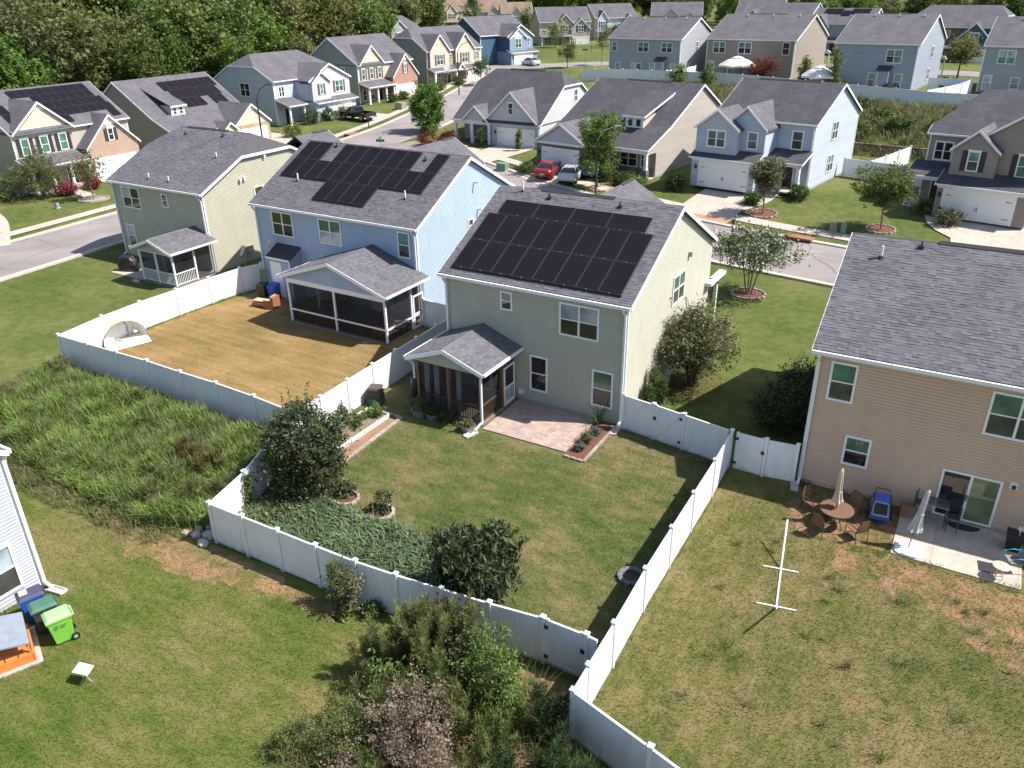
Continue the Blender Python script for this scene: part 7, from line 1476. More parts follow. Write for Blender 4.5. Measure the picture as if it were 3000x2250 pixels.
gtree('thin young tree with sparse leaves by the far bend', -58.0, 124.0, (1.7, 1.7, 2.2), 5.0, 4.4, 0.07, LF_WOOD2, 40, 40, 0.7, 0.25, 30, barkm=BARK_L, shell=0.3)
gtree('tree before the tan and stone house on the bend', -88.5, 163.0, (2.0, 2.0, 2.6), 3.6, 3.6, 0.1, LF_WOOD, 60, 50, 0.9, 0.3, 31, shell=0.3); gtree('small tree beside the far bend lawn', -76.0, 171.0, (1.8, 1.8, 2.3), 3.4, 3.6, 0.09, LF_WOOD2, 50, 50, 0.8, 0.3, 32, shell=0.3)
gtree('round street tree seen between the slate blue and grey houses', 4.6, 120.5, (2.5, 2.5, 2.2), 4.1, 4.0, 0.14, LF_WOOD2, 120, 60, 0.8, 0.28, 33, shell=0.4, lump=0.2)
gtree('dark red maple beside the white gazebo', -21.6, 105.0, (2.2, 2.0, 1.5), 2.0, 2.4, 0.1, LF_RED, 90, 60, 0.7, 0.2, 34, shell=0.35, lump=0.3, blossom=None)
for i, (x, y, h) in enumerate(((-14.2, 98.5, 4.4), (-9.6, 96.4, 6.2))): tree('cypress', ('slender evergreen beside the taupe house corner', 'tall slender evergreen before the slate blue wall')[i], 'tree', (x, y, gz(x, y)), (0.85, 0.85, h*0.5), h*0.5, h*0.9, 0.08, LF_WOOD, 90, 50, 0.5, 0.2, 40+i, shell=0.3, lump=0.1)
for i, (x, y, l) in enumerate(((-31.5, 93.5, 'bushy lime-green shrub against the long bank fence'), (-27.0, 94.0, 'second lime-green shrub further along the bank fence'))): shrub(l, (x, y, gz(x, y)), (1.2, 1.2, 1.8), LF_LIME, 50+i, 70, 50, 0.55, 0.22)
# weeping tree and bush in the green yard
tree('weeping_tree', 'weeping dark-leaved tree leaning over the back fence', 'tree', (0.75, -13.95, 0), (1.35, 1.25, 1.25), 1.75, 2.6, 0.07, LF_DARK, 240, 46, 0.34, 0.25, 61, shell=0.6, lump=0.16, asp=0.3, up=0.1, droop=(0, 0, -1.1), zmin=0.12)
tree('dense_bush', 'large dense glossy dark bush against the slanting fence', 'bush', (-9.0, -11.35, 0), (1.75, 1.6, 1.85), 1.9, 2.4, 0.1, LF_DARK, 420, 50, 0.42, 0.15, 62, shell=0.6, lump=0.2, asp=0.45, zmin=0.05, crown='foliage', stems=3)
tree('wall_shrub', 'tall olive-leaved shrub against the cream house side wall', 'shrub', (1.4, 5.7, 0), (1.75, 1.9, 2.15), 2.4, 3.0, 0.08, LF_OLIVE, 420, 50, 0.55, 0.17, 63, shell=0.35, lump=0.3, asp=0.3, up=0.2, crown='foliage', stems=4, zmin=0.15)
for i, (x, y, h, l) in enumerate(((0.42, 2.75, 2.1, 'taller narrow arborvitae behind the braced gate'), (0.42, 2.15, 1.5, 'shorter narrow arborvitae nearest the cream house corner'), (0.75, 2.95, 1.55, 'narrow arborvitae beside the tall olive shrub'))):
    tree('arborvitae', l, 'shrub', (x, y, 0.01), (0.26, 0.26, h*0.5), h*0.5, h*0.8, 0.03, LF_LIME if i == 0 else LF_GREEN, 60, 44, 0.2, 0.1, 70+i, shell=0.4, lump=0.05, asp=0.3, zmin=0.02)
tree('dense_bush', 'clipped dark bush in the shade behind the short gate fence', 'bush', (6.5, 2.9, 0), (1.25, 1.2, 1.2), 1.25, 1.5, 0.07, LF_DARK, 200, 46, 0.36, 0.11, 64, shell=0.65, lump=0.1, zmin=0.04, crown='foliage', stems=3)
tree('dense_bush', 'dark shaded bush farther along the tan house wall', 'bush', (6.75, 5.3, 0), (1.2, 1.2, 1.15), 1.2, 1.5, 0.07, LF_DARK, 170, 46, 0.4, 0.12, 65, shell=0.6, lump=0.25, zmin=0.04, crown='foliage', stems=3)
# bed plants
shrub('round grey-blue lavender nearer the house wall in the flower bed', (-0.72, -1.45, 0.05), (0.26, 0.26, 0.2), LF_BLUE, 80, 40, 40, 0.1, 0.06); shrub('round grey-blue lavender at the lawn end of the flower bed', (-0.7, -3.1, 0.05), (0.24, 0.24, 0.19), LF_BLUE, 81, 40, 40, 0.1, 0.06); shrub('brownish small shrub in the middle of the flower bed', (-0.7, -2.35, 0.05), (0.3, 0.3, 0.26), LF_OLIVE, 82, 30, 30, 0.16, 0.08)
def spiky(label, loc, n, h, lm, seed, w=0.03, lean=0.7):
    R = np.random.default_rng(seed); t = thing('spiky_plant', label, 'plant', loc); B_ = np.zeros((n, 3)); B_[:, :2] = R.normal(size=(n, 2))*0.06; V, F = blades(R, B_, h, w, lean); np_mesh('leaves', V, F, lm, t)
spiky('spiky strap-leaved plant where the bed meets the house wall', (-1.05, -0.55, 0.04), 26, 0.75, LF_LIME, 83)
def herb(label, x, y, z, r, h, lm, seed): shrub(label, (x, y, z), (r, r, h), lm, seed, 28, 30, 0.18, 0.11, name='garden_plant', cat='plant', r0=0.012)
herb('leggy tomato plant in the first blue tub', -8.95, -3.85, 0.28, 0.35, 0.42, LF_OLIVE, 84); herb('low greens in the oval tub', -8.2, -3.8, 0.26, 0.32, 0.2, LF_GREEN, 85); herb('dark fern-like plant on the ground by the porch rail', -7.4, -3.75, 0.02, 0.5, 0.3, LF_GREEN, 86); herb('small trailing plant in the galvanised tub', -6.05, -4.0, 0.28, 0.28, 0.14, LF_OLIVE, 87)
herb('pepper plant in mulch between fence and raised bed', -11.7, -6.2, 0.03, 0.45, 0.4, LF_GREEN, 88); herb('leafy vegetable in the middle of the raised bed', -10.75, -6.3, 0.13, 0.5, 0.34, LF_GREEN, 89); herb('leafy vegetable at the house end of the raised bed', -10.65, -5.05, 0.13, 0.42, 0.32, LF_LIME, 90)
herb('twiggy young shrub inside the first stone ring', -7.35, -10.9, 0.04, 0.32, 0.45, LF_OLIVE, 91); herb('dark-leaved young shrub inside the second stone ring', -5.45, -11.0, 0.04, 0.36, 0.5, LF_DARK, 92)
# foreground thicket behind the gate
plume('tall feathery green plant nearest the gate hinge', (1.7, -16.2, 0), 2.3, 13, LF_FEATH, 110, 0.5); plume('tallest feathery green plant in front of the back fence', (0.95, -17.0, 0), 2.6, 17, LF_FEATH, 111, 0.6); plume('feathery green plant at the lawn side of the thicket', (0.2, -17.6, 0), 2.1, 15, LF_FEATH, 112, 0.55); plume('feathery plant with rusty tips under the weeping tree', (1.05, -16.1, 0), 2.2, 9, leaf_mat('rusty_feather', [(0.12, 0.06, 0.025), (0.16, 0.10, 0.04), (0.09, 0.10, 0.03)]), 113, 0.35)
plume('feathery green plant between the sapling and the fence', (2.4, -16.4, 0), 2.2, 9, LF_FEATH, 114, 0.4)
shrub('grey-green leafy bush between feathery plants and gate', (2.15, -16.9, 0), (0.5, 0.5, 1.05), LF_OLIVE, 115, 60, 34, 0.26, 0.09); shrub('yellow-green sapling at the lawn edge of the thicket', (0.85, -18.7, 0), (0.6, 0.6, 0.95), LF_LIME, 116, 60, 30, 0.3, 0.12, name='sapling', cat='sapling')
shrub('star-leaved green sapling before the gate', (3.35, -17.2, 0), (1.0, 0.95, 1.3), LF_LIME, 117, 210, 46, 0.28, 0.10, name='sapling', cat='sapling')
shrub('big pinkish-brown seeding shrub in the thicket', (2.55, -19.75, 0), (1.2, 1.05, 1.25), LF_DRY, 118, 230, 50, 0.28, 0.08); shrub('lower pinkish-brown seeding shrub beside the big one', (3.75, -20.4, 0), (0.6, 0.6, 0.8), LF_DRY, 119, 80, 40, 0.24, 0.075)
shrub('fresh green fluffy bush at the thicket lawn edge', (0.75, -20.5, 0), (0.75, 0.7, 0.85), LF_FEATH, 120, 120, 50, 0.26, 0.06); shrub('olive low bush beside the fluffy bush', (-0.35, -20.9, 0), (0.65, 0.6, 0.6), LF_FEATH, 121, 100, 50, 0.24, 0.06); shrub('brown twiggy low bush among the fluffy green', (1.6, -21.2, 0), (0.55, 0.5, 0.6), LF_DRY, 122, 60, 36, 0.24, 0.08)
plume('feathery bush between brown shrub and lawn', (1.7, -19.0, 0), 1.5, 12, LF_FEATH, 123, 0.5); plume('feathery green bush below the brown shrub', (3.3, -21.3, 0), 1.4, 12, leaf_mat('fresh_feather', [(0.06, 0.10, 0.02), (0.12, 0.18, 0.04), (0.17, 0.22, 0.06)]), 124, 0.5); plume('feathery bush right of the twiggy low bush', (4.7, -20.4, 0), 1.3, 12, MATS['fresh_feather'], 125, 0.5)
for i, (x, y, h) in enumerate(((5.35, -17.5, 1.9), (5.9, -18.4, 1.5), (6.6, -18.9, 1.5), (7.5, -19.2, 2.0), (5.2, -19.3, 1.3), (8.3, -19.6, 1.3))):
    plume(('young dark pine at the fence corner post', 'low young pine beside the fence corner', 'young pine in front of the first slanted panel', 'tallest young pine with a bare leader before the slanted fence', 'squat young pine in the tall grass', 'small young pine at the frame edge')[i], (x, y, 0), h, 10, LF_PINE, 130+i, 0.5, 'young_pine', 'pine', 80, 0.2, BARK)
shrub('grey-leaved shrub standing against the back fence', (-2.95, -16.0, 0), (0.6, 0.42, 0.95), LF_OLIVE, 140, 90, 34, 0.26, 0.085); plume('thin feathery weed beside the grey-leaved shrub', (-3.35, -15.95, 0), 1.9, 4, LF_FEATH, 141, 0.2); herb('vine seedling at the foot of the back fence', -2.05, -15.85, 0.0, 0.25, 0.3, LF_GREEN, 142)
for i, (x, y, h, n_, w_, lm, l) in enumerate(((1.15, -16.55, 2.5, 16, 0.5, 'feathery_green', 'second tall feathery plant pressed against the back fence'), (0.65, -17.3, 2.4, 16, 0.55, 'feathery_green', 'tall bright feathery plant facing the side lawn'), (1.9, -18.4, 1.9, 15, 0.55, 'fresh_feather', 'fresh feathery plant rising behind the pinkish-brown shrub top'), (3.0, -18.7, 1.7, 14, 0.5, 'feathery_green', 'olive feathery plant at the sapling foot'), (1.2, -19.6, 1.5, 14, 0.5, 'fresh_feather', 'fresh feathery plant beside the yellow-green sapling'), (-0.35, -18.1, 1.5, 12, 0.5, 'feathery_green', 'low feathery plant reaching onto the side lawn'), (0.35, -16.6, 2.0, 12, 0.45, 'feathery_green', 'feathery plant in front of the fence behind the thicket'), (1.55, -17.6, 2.2, 14, 0.5, 'feathery_green', 'dense feathery plant in the middle of the thicket'), (2.6, -18.2, 1.7, 12, 0.5, 'feathery_green', 'feathery plant behind the pinkish-brown shrub'), (4.3, -18.6, 1.5, 14, 0.6, 'fresh_feather', 'fresh feathery clump below the star-leaved sapling'), (4.6, -19.6, 1.4, 14, 0.6, 'feathery_green', 'olive feathery clump in the tall grass'), (5.6, -20.3, 1.3, 12, 0.5, 'fresh_feather', 'fresh feathery clump near the young pines'), (2.3, -20.9, 1.3, 12, 0.5, 'fresh_feather', 'fresh feathery clump at the foot of the brown shrub'), (0.0, -19.6, 1.2, 10, 0.45, 'feathery_green', 'short feathery clump at the lawn edge of the thicket'), (6.4, -19.9, 1.2, 12, 0.5, 'feathery_green', 'olive clump between the young pines'))): plume(l, (x, y, 0), h, n_, MATS[lm], 260+i, w_)
VN = thing('climbing_vine', 'green vine climbing the slanting fence post by the dense bush', 'vine', (-10.12, -13.55, 0)); Rv_ = np.random.default_rng(9); Pv = np.stack([0.12+0.08*Rv_.normal(size=500), 0.14*Rv_.normal(size=500), 1.75*Rv_.random(500)], 1); V, F = quads(Pv, 0.11, Rv_, 0.2, 0.7); np_mesh('leaves', V, F, LF_GREEN, VN); MB().tube([(0.1, 0, 0), (0.12, 0.04, 0.8), (0.1, -0.03, 1.6)], 0.012, 5).build('stem', BARK, VN)
# shrubs at the house fronts
for i, (x, y, r_, lm, l) in enumerate(((-13.4, 43.6, 1.0, LF_GREEN, 'round clipped bush left of the twin-gabled house garage'), (-5.4, 41.6, 0.75, LF_GREEN, 'round bush between garage and porch of the twin-gabled house'), (-2.0, 44.3, 0.85, LF_GREEN, 'bush at the porch post of the twin-gabled house'), (8.3, 44.2, 0.8, LF_WOOD, 'bush beside the flag porch'), (10.2, 41.8, 0.95, LF_OLIVE, 'flowering brown-green bush beside the taupe garage'), (-47.5, 50.8, 1.3, LF_RED, 'dark purple-red hedge bush before the white bungalow porch'), (-44.8, 51.2, 1.2, LF_RED, 'second dark purple-red bush before the white bungalow porch'), (-29.4, 43.3, 0.9, LF_WOOD, 'dark bush at the stone garage corner'), (-20.6, 44.3, 1.0, LF_WOOD, 'dark bush beside the stone bungalow walk'), (-18.6, 43.2, 0.8, LF_GREEN, 'green bush before the stone bungalow porch'), (-17.0, 42.8, 0.7, LF_LIME, 'bright bush at the stone bungalow porch column'))): shrub(l, (x, y, gz(x, y)), (r_, r_, r_*0.8), lm, 150+i, 70, 40, 0.4, 0.15)
for i, (x, y, r_, lm, l) in enumerate(((-68.6, 17.2, 0.8, LF_PINK, 'crimson bush under the tan house porch'), (-68.9, 20.2, 0.7, LF_PINK, 'second crimson bush beside the porch steps'), (-72.0, 57.0, 1.2, LF_GREEN, 'round bush before the light blue house porch'), (-71.5, 60.0, 1.1, LF_GREEN, 'low hedge bush before the light blue house'), (-71.0, 62.8, 1.0, LF_WOOD, 'dark hedge bush beside the light blue garage'), (-67.5, 48.6, 1.1, LF_WOOD, 'round clipped bush on the tan bungalow lawn'), (-72.0, 75.5, 0.8, LF_GREEN, 'bush before the brick house porch'), (-71.8, 78.0, 0.8, LF_GREEN, 'second bush before the brick house porch'), (-71.0, 87.0, 0.9, LF_WOOD, 'bush at the brick house garage corner'), (-71.5, 93.5, 0.9, LF_GREEN, 'bush before the two-gabled grey house'), (-74.5, 11.5, 1.7, LF_WOOD3, 'broad green bush left of the tan house'), (-72.0, 13.0, 1.6, LF_WOOD, 'dark bush at the tan house corner'), (-8.4, 97.4, 0.8, LF_WOOD, 'small clipped bush behind the long bank fence'), (-2.6, 97.6, 0.6, LF_GREEN, 'small cone bush before the slate closet'))): shrub(l, (x, y, gz(x, y)), (r_, r_, r_*0.85), lm, 170+i, 60, 40, 0.45, 0.18)

# --- uncountable growth: weeds, groundcover, turf blades
R0 = np.random.default_rng(77)
WEED = [(-30.0, -9.3), (-12.4, -9.3), (-10.4, -13.2), (-10.4, -15.0), (-12.6, -16.3), (-17, -16.2), (-22, -15.8), (-27, -13.6)]
LF_WEED = leaf_mat('weed_blade', [(0.076, 0.135, 0.024), (0.126, 0.203, 0.037), (0.186, 0.261, 0.059), (0.261, 0.304, 0.092)], 0.3)
LF_WEED3 = leaf_mat('weed_blade_fresh', [(0.134, 0.202, 0.045), (0.190, 0.258, 0.067), (0.246, 0.280, 0.095)], 0.35)
LF_WEED2 = leaf_mat('weed_blade_pale', [(0.09, 0.11, 0.03), (0.15, 0.16, 0.06), (0.20, 0.19, 0.08)], 0.3)
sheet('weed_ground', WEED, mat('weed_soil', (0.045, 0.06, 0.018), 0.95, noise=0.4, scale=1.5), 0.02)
def weeds(R, poly, n, per, rad, h, w, lean, hv=0.6, drift=(-0.5, -0.4)):
    """tufts whose height and lean vary in drifts"""
    c = poly_pts(R, poly, n); x, y = c[:, 0], c[:, 1]
    bl_ = poly_pts(R, poly, 190); br_ = 0.3+0.75*R.random(190); bh_ = R.random(190)
    g_ = np.exp(-((x[:, None]-bl_[:, 0])**2+(y[:, None]-bl_[:, 1])**2)/br_**2)*bh_
    lump = 0.42+hv*g_.max(1)+0.35*R.random(n)
    ang = R.random(n)*6.283
    o = R.normal(size=(n, per, 2))*rad; B = np.zeros((n*per, 3)); B[:, :2] = (c[:, None]+o).reshape(-1, 2)
    dd = np.stack([np.cos(ang)+drift[0], np.sin(ang)+drift[1], np.zeros(n)], 1); dd = np.repeat(dd, per, 0)
    V, F = blades(R, B, h, w, lean, dd, 1.3); V = V.reshape(-1, 6, 3); k = np.repeat(lump, per)[:, None]
    V[:, :, 2] *= k; V[:, :, :2] = B[:, None, :2]+(V[:, :, :2]-B[:, None, :2])*(0.5+0.5*k[:, :, None]); return V.reshape(-1, 3), F
V, F = weeds(R0, WEED, 6000, 12, 0.10, 0.55, 0.015, 0.5, 1.1, (0, 0)); np_mesh('tall_weeds', V, F, LF_WEED, kind='stuff')['label'] = 'tangle of tall green weeds outside the dry yard fence'
V, F = weeds(R0, WEED, 900, 14, 0.06, 0.6, 0.012, 0.5, 1.1, (0, 0)); np_mesh('pale_plumes', V, F, LF_WEED3, kind='stuff')['label'] = 'paler feathery tops standing out of the weeds'
SPILL = [(-31, -9.6), (-29.5, -13.6), (-26, -15.6), (-21, -17.3), (-16, -17.2), (-11.6, -17.0), (-10.6, -15.6), (-13, -15.8), (-18, -15.6), (-24, -14.6), (-28, -12)]
V, F = weeds(R0, SPILL, 900, 10, 0.12, 0.3, 0.011, 0.8, 0.8, (0, 0)); np_mesh('edge_weeds', V, F, LF_WEED2, kind='stuff')['label'] = 'low weeds spilling from the patch onto the lawn'
V, F = weeds(R0, WEED, 260, 9, 0.05, 0.95, 0.008, 0.4, 0.6, (0, 0)); np_mesh('dead_stalks', V, F, LF_DRY, kind='stuff')['label'] = 'dead brown stalks standing among the weeds'
P_ = poly_pts(R0, WEED, 45000); P_ = np.concatenate([P_, 0.08+0.5*R0.random((45000, 1))**1.6], 1); V, F = quads(P_, 0.10, R0, 0.5, 0.35); np_mesh('leafy_weeds', V, F, LF_WEED3, kind='stuff')['label'] = 'broad-leaved weeds among the tall ones'
V, F = blades(R0, tufts(R0, [(-29.5, -9.3), (-12.4, -9.3), (-12.2, -10.8), (-22, -11.3), (-29, -11.5)], 700, 22, 0.2), 0.5, 0.009, 0.6); np_mesh('pale_weeds', V, F, LF_WEED2, kind='stuff')['label'] = 'paler grassy weeds along the fence'
for i, (x, y, h, lm, l) in enumerate(((-13.4, -12.6, 1.2, 'rusty_feather', 'rusty feathery weed in the tangle near the dense bush'), (-15.2, -12.3, 1.2, 'rusty_feather', 'second rusty feathery weed deeper in the tangle'), (-12.3, -14.4, 1.2, 'feathery_green', 'feathery green weed by the boulders'), (-13.6, -15.2, 1.1, 'feathery_green', 'feathery green weed at the bare earth edge'), (-14.3, -14.0, 1.2, 'feathery_green', 'feathery olive weed in the tangle'), (-21.6, -9.8, 1.1, 'feathery_green', 'bushy weed rising before the dry yard fence'), (-11.4, -13.6, 1.3, 'feathery_green', 'feathery weed against the slanting fence'), (-28.3, -9.4, 0.9, 'feathery_green', 'weed at the dry yard fence corner'), (-12.6, -10.6, 0.9, 'fresh_feather', 'fresh green weed behind the dense bush'))): plume(l, (x, y, 0), h, 12, MATS[lm], 200+i, 0.5, 'tall_weed', 'weed')
BANK = [(-34, 70), (-12, 66.5), (14, 63), (16, 84.5), (4, 85.8), (-6, 88.5), (-25, 95), (-36, 95)]
Bp = tufts(R0, BANK, 2600, 16, 0.3); Bp[:, 2] = [gz(x, y) for x, y in Bp[:, :2]]; V, F = blades(R0, Bp, 0.95, 0.03, 0.6); np_mesh('bank_weeds', V, F, LF_WEED2, kind='stuff')['label'] = 'rough weeds on the bank below the long fence'
for i in range(16):
    x, y = poly_pts(R0, [(-8, 68), (12, 66), (14, 82), (-6, 86)], 1)[0]; shrub('scrub bush on the weedy bank below the long fence', (x, y, gz(x, y)), (1.3, 1.2, 0.9), (LF_GREEN, LF_WEED2, LF_WOOD)[i % 3], 230+i, 45, 40, 0.55, 0.24, group='scrub bushes on the bank')
IVY = [(-10.1, -13.6), (-9.4, -12.4), (-7.7, -11.75), (-6.6, -11.9), (-5.6, -11.9), (-3.9, -11.7), (-2.3, -12.1), (-0.9, -13.1), (-0.2, -14.2), (0.1, -14.85), (-1.2, -15.05), (-9.3, -15.2)]
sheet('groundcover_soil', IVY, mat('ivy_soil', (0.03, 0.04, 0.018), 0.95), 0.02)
n = 11000; B_ = np.concatenate([poly_pts(R0, IVY, n), np.zeros((n, 1))], 1); B_[:, 2] = 0.03+0.2*R0.random(n); V, F = blades(R0, B_, 0.34, 0.03, 0.95, (-0.45, -0.35, 0), 1.0); np_mesh('groundcover', V, F, LF_IVY, kind='stuff')['label'] = 'thick leafy groundcover inside the back fence'
n = 1500; B_ = np.concatenate([poly_pts(R0, [(-9.3, -15.2), (-9.6, -13.7), (-9.2, -12.6), (-8.0, -12.6), (-8.6, -14.8)], n), 0.1+0.45*R0.random((n, 1))], 1); V, F = quads(B_, 0.16, R0, 0.5, 0.55); np_mesh('creeper', V, F, LF_OLIVE, kind='stuff')['label'] = 'olive creeper under the dense bush'
TG = [(-0.2, -22.6), (0.2, -19.2), (2.5, -16.0), (5.3, -15.7), (5.5, -17.3), (8.6, -19.2), (9.0, -20.6), (5, -23)]
V, F = blades(R0, tufts(R0, TG, 260, 30, 0.14), 0.75, 0.009, 0.7); np_mesh('tall_grass', V, F, leaf_mat('tall_grass_blade', [(0.06, 0.09, 0.02), (0.12, 0.14, 0.04), (0.22, 0.19, 0.09), (0.09, 0.12, 0.03)]), kind='stuff')['label'] = 'tall rough grass in the foreground thicket'
def turf(name, poly, n, h, w, cols, label, lean=0.9):
    B_ = np.concatenate([poly_pts(R0, poly, n), np.full((n, 1), 0.012)], 1); a = R0.random(n)*6.283; hh = h*(0.4+1.1*R0.random(n)); d = np.stack([np.cos(a), np.sin(a)], 1)
    V = np.empty((n, 3, 3)); s = np.stack([-d[:, 1], d[:, 0]], 1)*w; V[:, 0] = B_; V[:, 0, :2] -= s; V[:, 1] = B_; V[:, 1, :2] += s; V[:, 2] = B_; V[:, 2, :2] += d*(hh*lean)[:, None]; V[:, 2, 2] += hh
    np_mesh(name, V.reshape(-1, 3), np.arange(n*3).reshape(n, 3), cols, kind='stuff')['label'] = label
turf('turf_green_yard', [(-9.2, -4.6), (-9.2, -10.8), (-6.5, -11.5), (-2.2, -11.9), (0.3, -14.9), (5.4, -14.7), (5.3, -1.4), (-0.1, -0.4), (-0.1, -3.9), (-5.6, -3.8)], 60000, 0.06, 0.008, L_MAIN, 'short turf of the green yard')
turf('turf_patchy_yard', [(5.9, -16.7), (5.7, -2.0), (8.2, -1.4), (12.1, -1.4), (12.1, -4.2), (18, -4.2), (20, -20)], 70000, 0.08, 0.009, L_ORNG, 'thin weedy turf of the patchy yard')
turf('turf_side_lawn', [(-13, -17.2), (-9.5, -16.2), (0.5, -16.0), (-0.5, -23), (3, -26), (-13, -26), (-24, -18)], 75000, 0.07, 0.009, L_LEFT, 'cut turf of the side lawn')
turf('turf_dry_yard', [(-29.4, -8.2), (-12.4, -8.5), (-12.4, 2), (-15.2, 2), (-24, 2.2), (-29.8, 4)], 30000, 0.05, 0.010, L_BLUE, 'dry mown turf of the blue house yard')
FL_ = [((-9.6, -15.63), (5.5, -14.95)), ((5.45, -1.3), (5.78, -16.9)), ((5.8, -16.95), (15, -19.4)), ((-9.7, -15.5), (-12.0, -8.9)), ((-12.0, -8.9), (-12.3, 4)), ((-29.7, -8.5), (-12.1, -8.8)), ((-29.8, -8.4), (-30.1, 4)), ((0.2, -0.35), (5.2, -1.15)), ((-9.7, -0.05), (-5.5, -0.05)), ((8.3, -0.95), (12.2, -0.95)), ((-13.0, -31), (-13.0, -20.4)), ((12.2, -4.15), (16.3, -4.15))]
Bs = []
for (x0, y0), (x1, y1) in FL_:
    L_ = math.hypot(x1-x0, y1-y0); m_ = int(L_*70); t_ = R0.random(m_); keep = (np.sin(t_*L_*2.3+x0)+np.sin(t_*L_*5.1)+R0.normal(size=m_)*0.7) > 0.1; t_ = t_[keep]; nn = np.array((-(y1-y0), x1-x0))/L_
    off = R0.normal(size=len(t_))*0.07; off += np.sign(off)*0.05; Bs.append(np.stack([x0+(x1-x0)*t_+nn[0]*off, y0+(y1-y0)*t_+nn[1]*off, np.zeros(len(t_))], 1))
Bs = np.concatenate(Bs); V, F = blades(R0, Bs, 0.2, 0.008, 0.7); np_mesh('edge_grass', V, F, LF_WEED2, kind='stuff')['label'] = 'uncut grass along fence and wall feet'
for i in range(46):
    x, y = poly_pts(R0, [(6.2, -16.5), (6.0, -3.0), (11.5, -5.0), (16, -6), (18, -19)], 1)[0]
    R = np.random.default_rng(400+i); nb_ = int(R.integers(14, 40)); hh = R.uniform(0.14, 0.34); B_ = np.zeros((nb_, 3)); B_[:, :2] = R.normal(size=(nb_, 2))*0.07; V, F = blades(R, B_, hh, 0.008, 1.1)
    o = np_mesh('grass_clump', V, F, MATS['fresh_feather'] if i % 3 else LF_WEED2); o.location = (x, y, 0.012); tag(o, 'coarse grass clump in the patchy yard', 'grass clump', 'coarse grass clumps in the patchy yard')
V, F = quads(np.concatenate([poly_pts(R0, [(0.2, 4.2), (2.2, 3.6), (3.0, 5.8), (2.4, 7.6), (0.2, 7.6)], 1600), np.full((1600, 1), 0.03)], 1), 0.09, R0, 1.5, 0.35); np_mesh('bark_mulch', V, F, MULCH, kind='stuff')['label'] = 'red bark mulch under the tall olive shrub'
for (cx, cy, r_, l) in ((0.2, 20.5, 1.1, 'brick-edged mulch ring of the crape myrtle'), (-20.2, 41.4, 1.1, 'red brick ring of the open lawn tree'), (-3.9, 39.4, 1.2, 'stone-edged mulch ring of the reddish tree'), (5.7, 38.9, 1.1, 'stone-edged mulch ring of the dark broad tree'), (-64.4, 17.2, 1.4, 'pale stone ring of the small open tree')):
    z = gz(cx, cy); t = edging(l, [(cx+r_*math.cos(a*0.4189), cy+r_*math.sin(a*0.4189)) for a in range(15)], EDGE if 'red brick' not in l else BRICKW, (0.34, 0.16, 0.13), 'tree_ring', closed=True)
    for ch in t.children: ch.location.z = gz(ch.location.x, ch.location.y)
    m_ = MB(); m_.poly([(cx+r_*math.cos(a*0.4189), cy+r_*math.sin(a*0.4189), gz(cx+r_*math.cos(a*0.4189), cy+r_*math.sin(a*0.4189))+0.05) for a in range(15)]); m_.build('mulch', MULCH_B if 'pale' not in l else EDGE, t)
# ------------------------------------------------------------------ vehicles and street things
TYRE = mat('tyre', (0.02, 0.02, 0.02), 0.85); RIM = mat('alloy', (0.45, 0.46, 0.48), 0.3, 0.9); CARGL = glass('car_glass', (0.015, 0.018, 0.02), 0.03); TAIL = mat('tail_light', (0.35, 0.01, 0.01), 0.25); HEADL = mat('head_light', (0.6, 0.6, 0.6), 0.15); PLATE = mat('plate', (0.6, 0.6, 0.62), 0.5)
def loft(mb, secs):
    n = len(secs[0]); o = len(mb.v)
    for s in secs: mb.v.extend(s)
    for i in range(len(secs)-1):
        for k in range(n): mb.f.append((o+i*n+k, o+i*n+(k+1) % n, o+(i+1)*n+(k+1) % n, o+(i+1)*n+k))
    mb.f.append(tuple(o+k for k in range(n-1, -1, -1))); mb.f.append(tuple(o+(len(secs)-1)*n+k for k in range(n)))
def wheel(par, x, y, r=0.33, w=0.22):
    s = 1 if x > 0 else -1; t = MB(); t.tube([(x-s*w, y, r), (x, y, r)], r, 18); o = t.build('wheel', TYRE, par, uv=False); h = MB(); h.tube([(x-s*0.01, y, r), (x+s*0.012, y, r)], r*0.68, 14); ro = h.build('rim', RIM, o, uv=False)
    for k in range(5): a = k*1.2566; q = MB(); q.beam((x+s*0.014, y, r), (x+s*0.014, y+r*0.62*math.cos(a), r+r*0.62*math.sin(a)), 0.02, 0.05); q.build('spoke', RIM, o, uv=False)
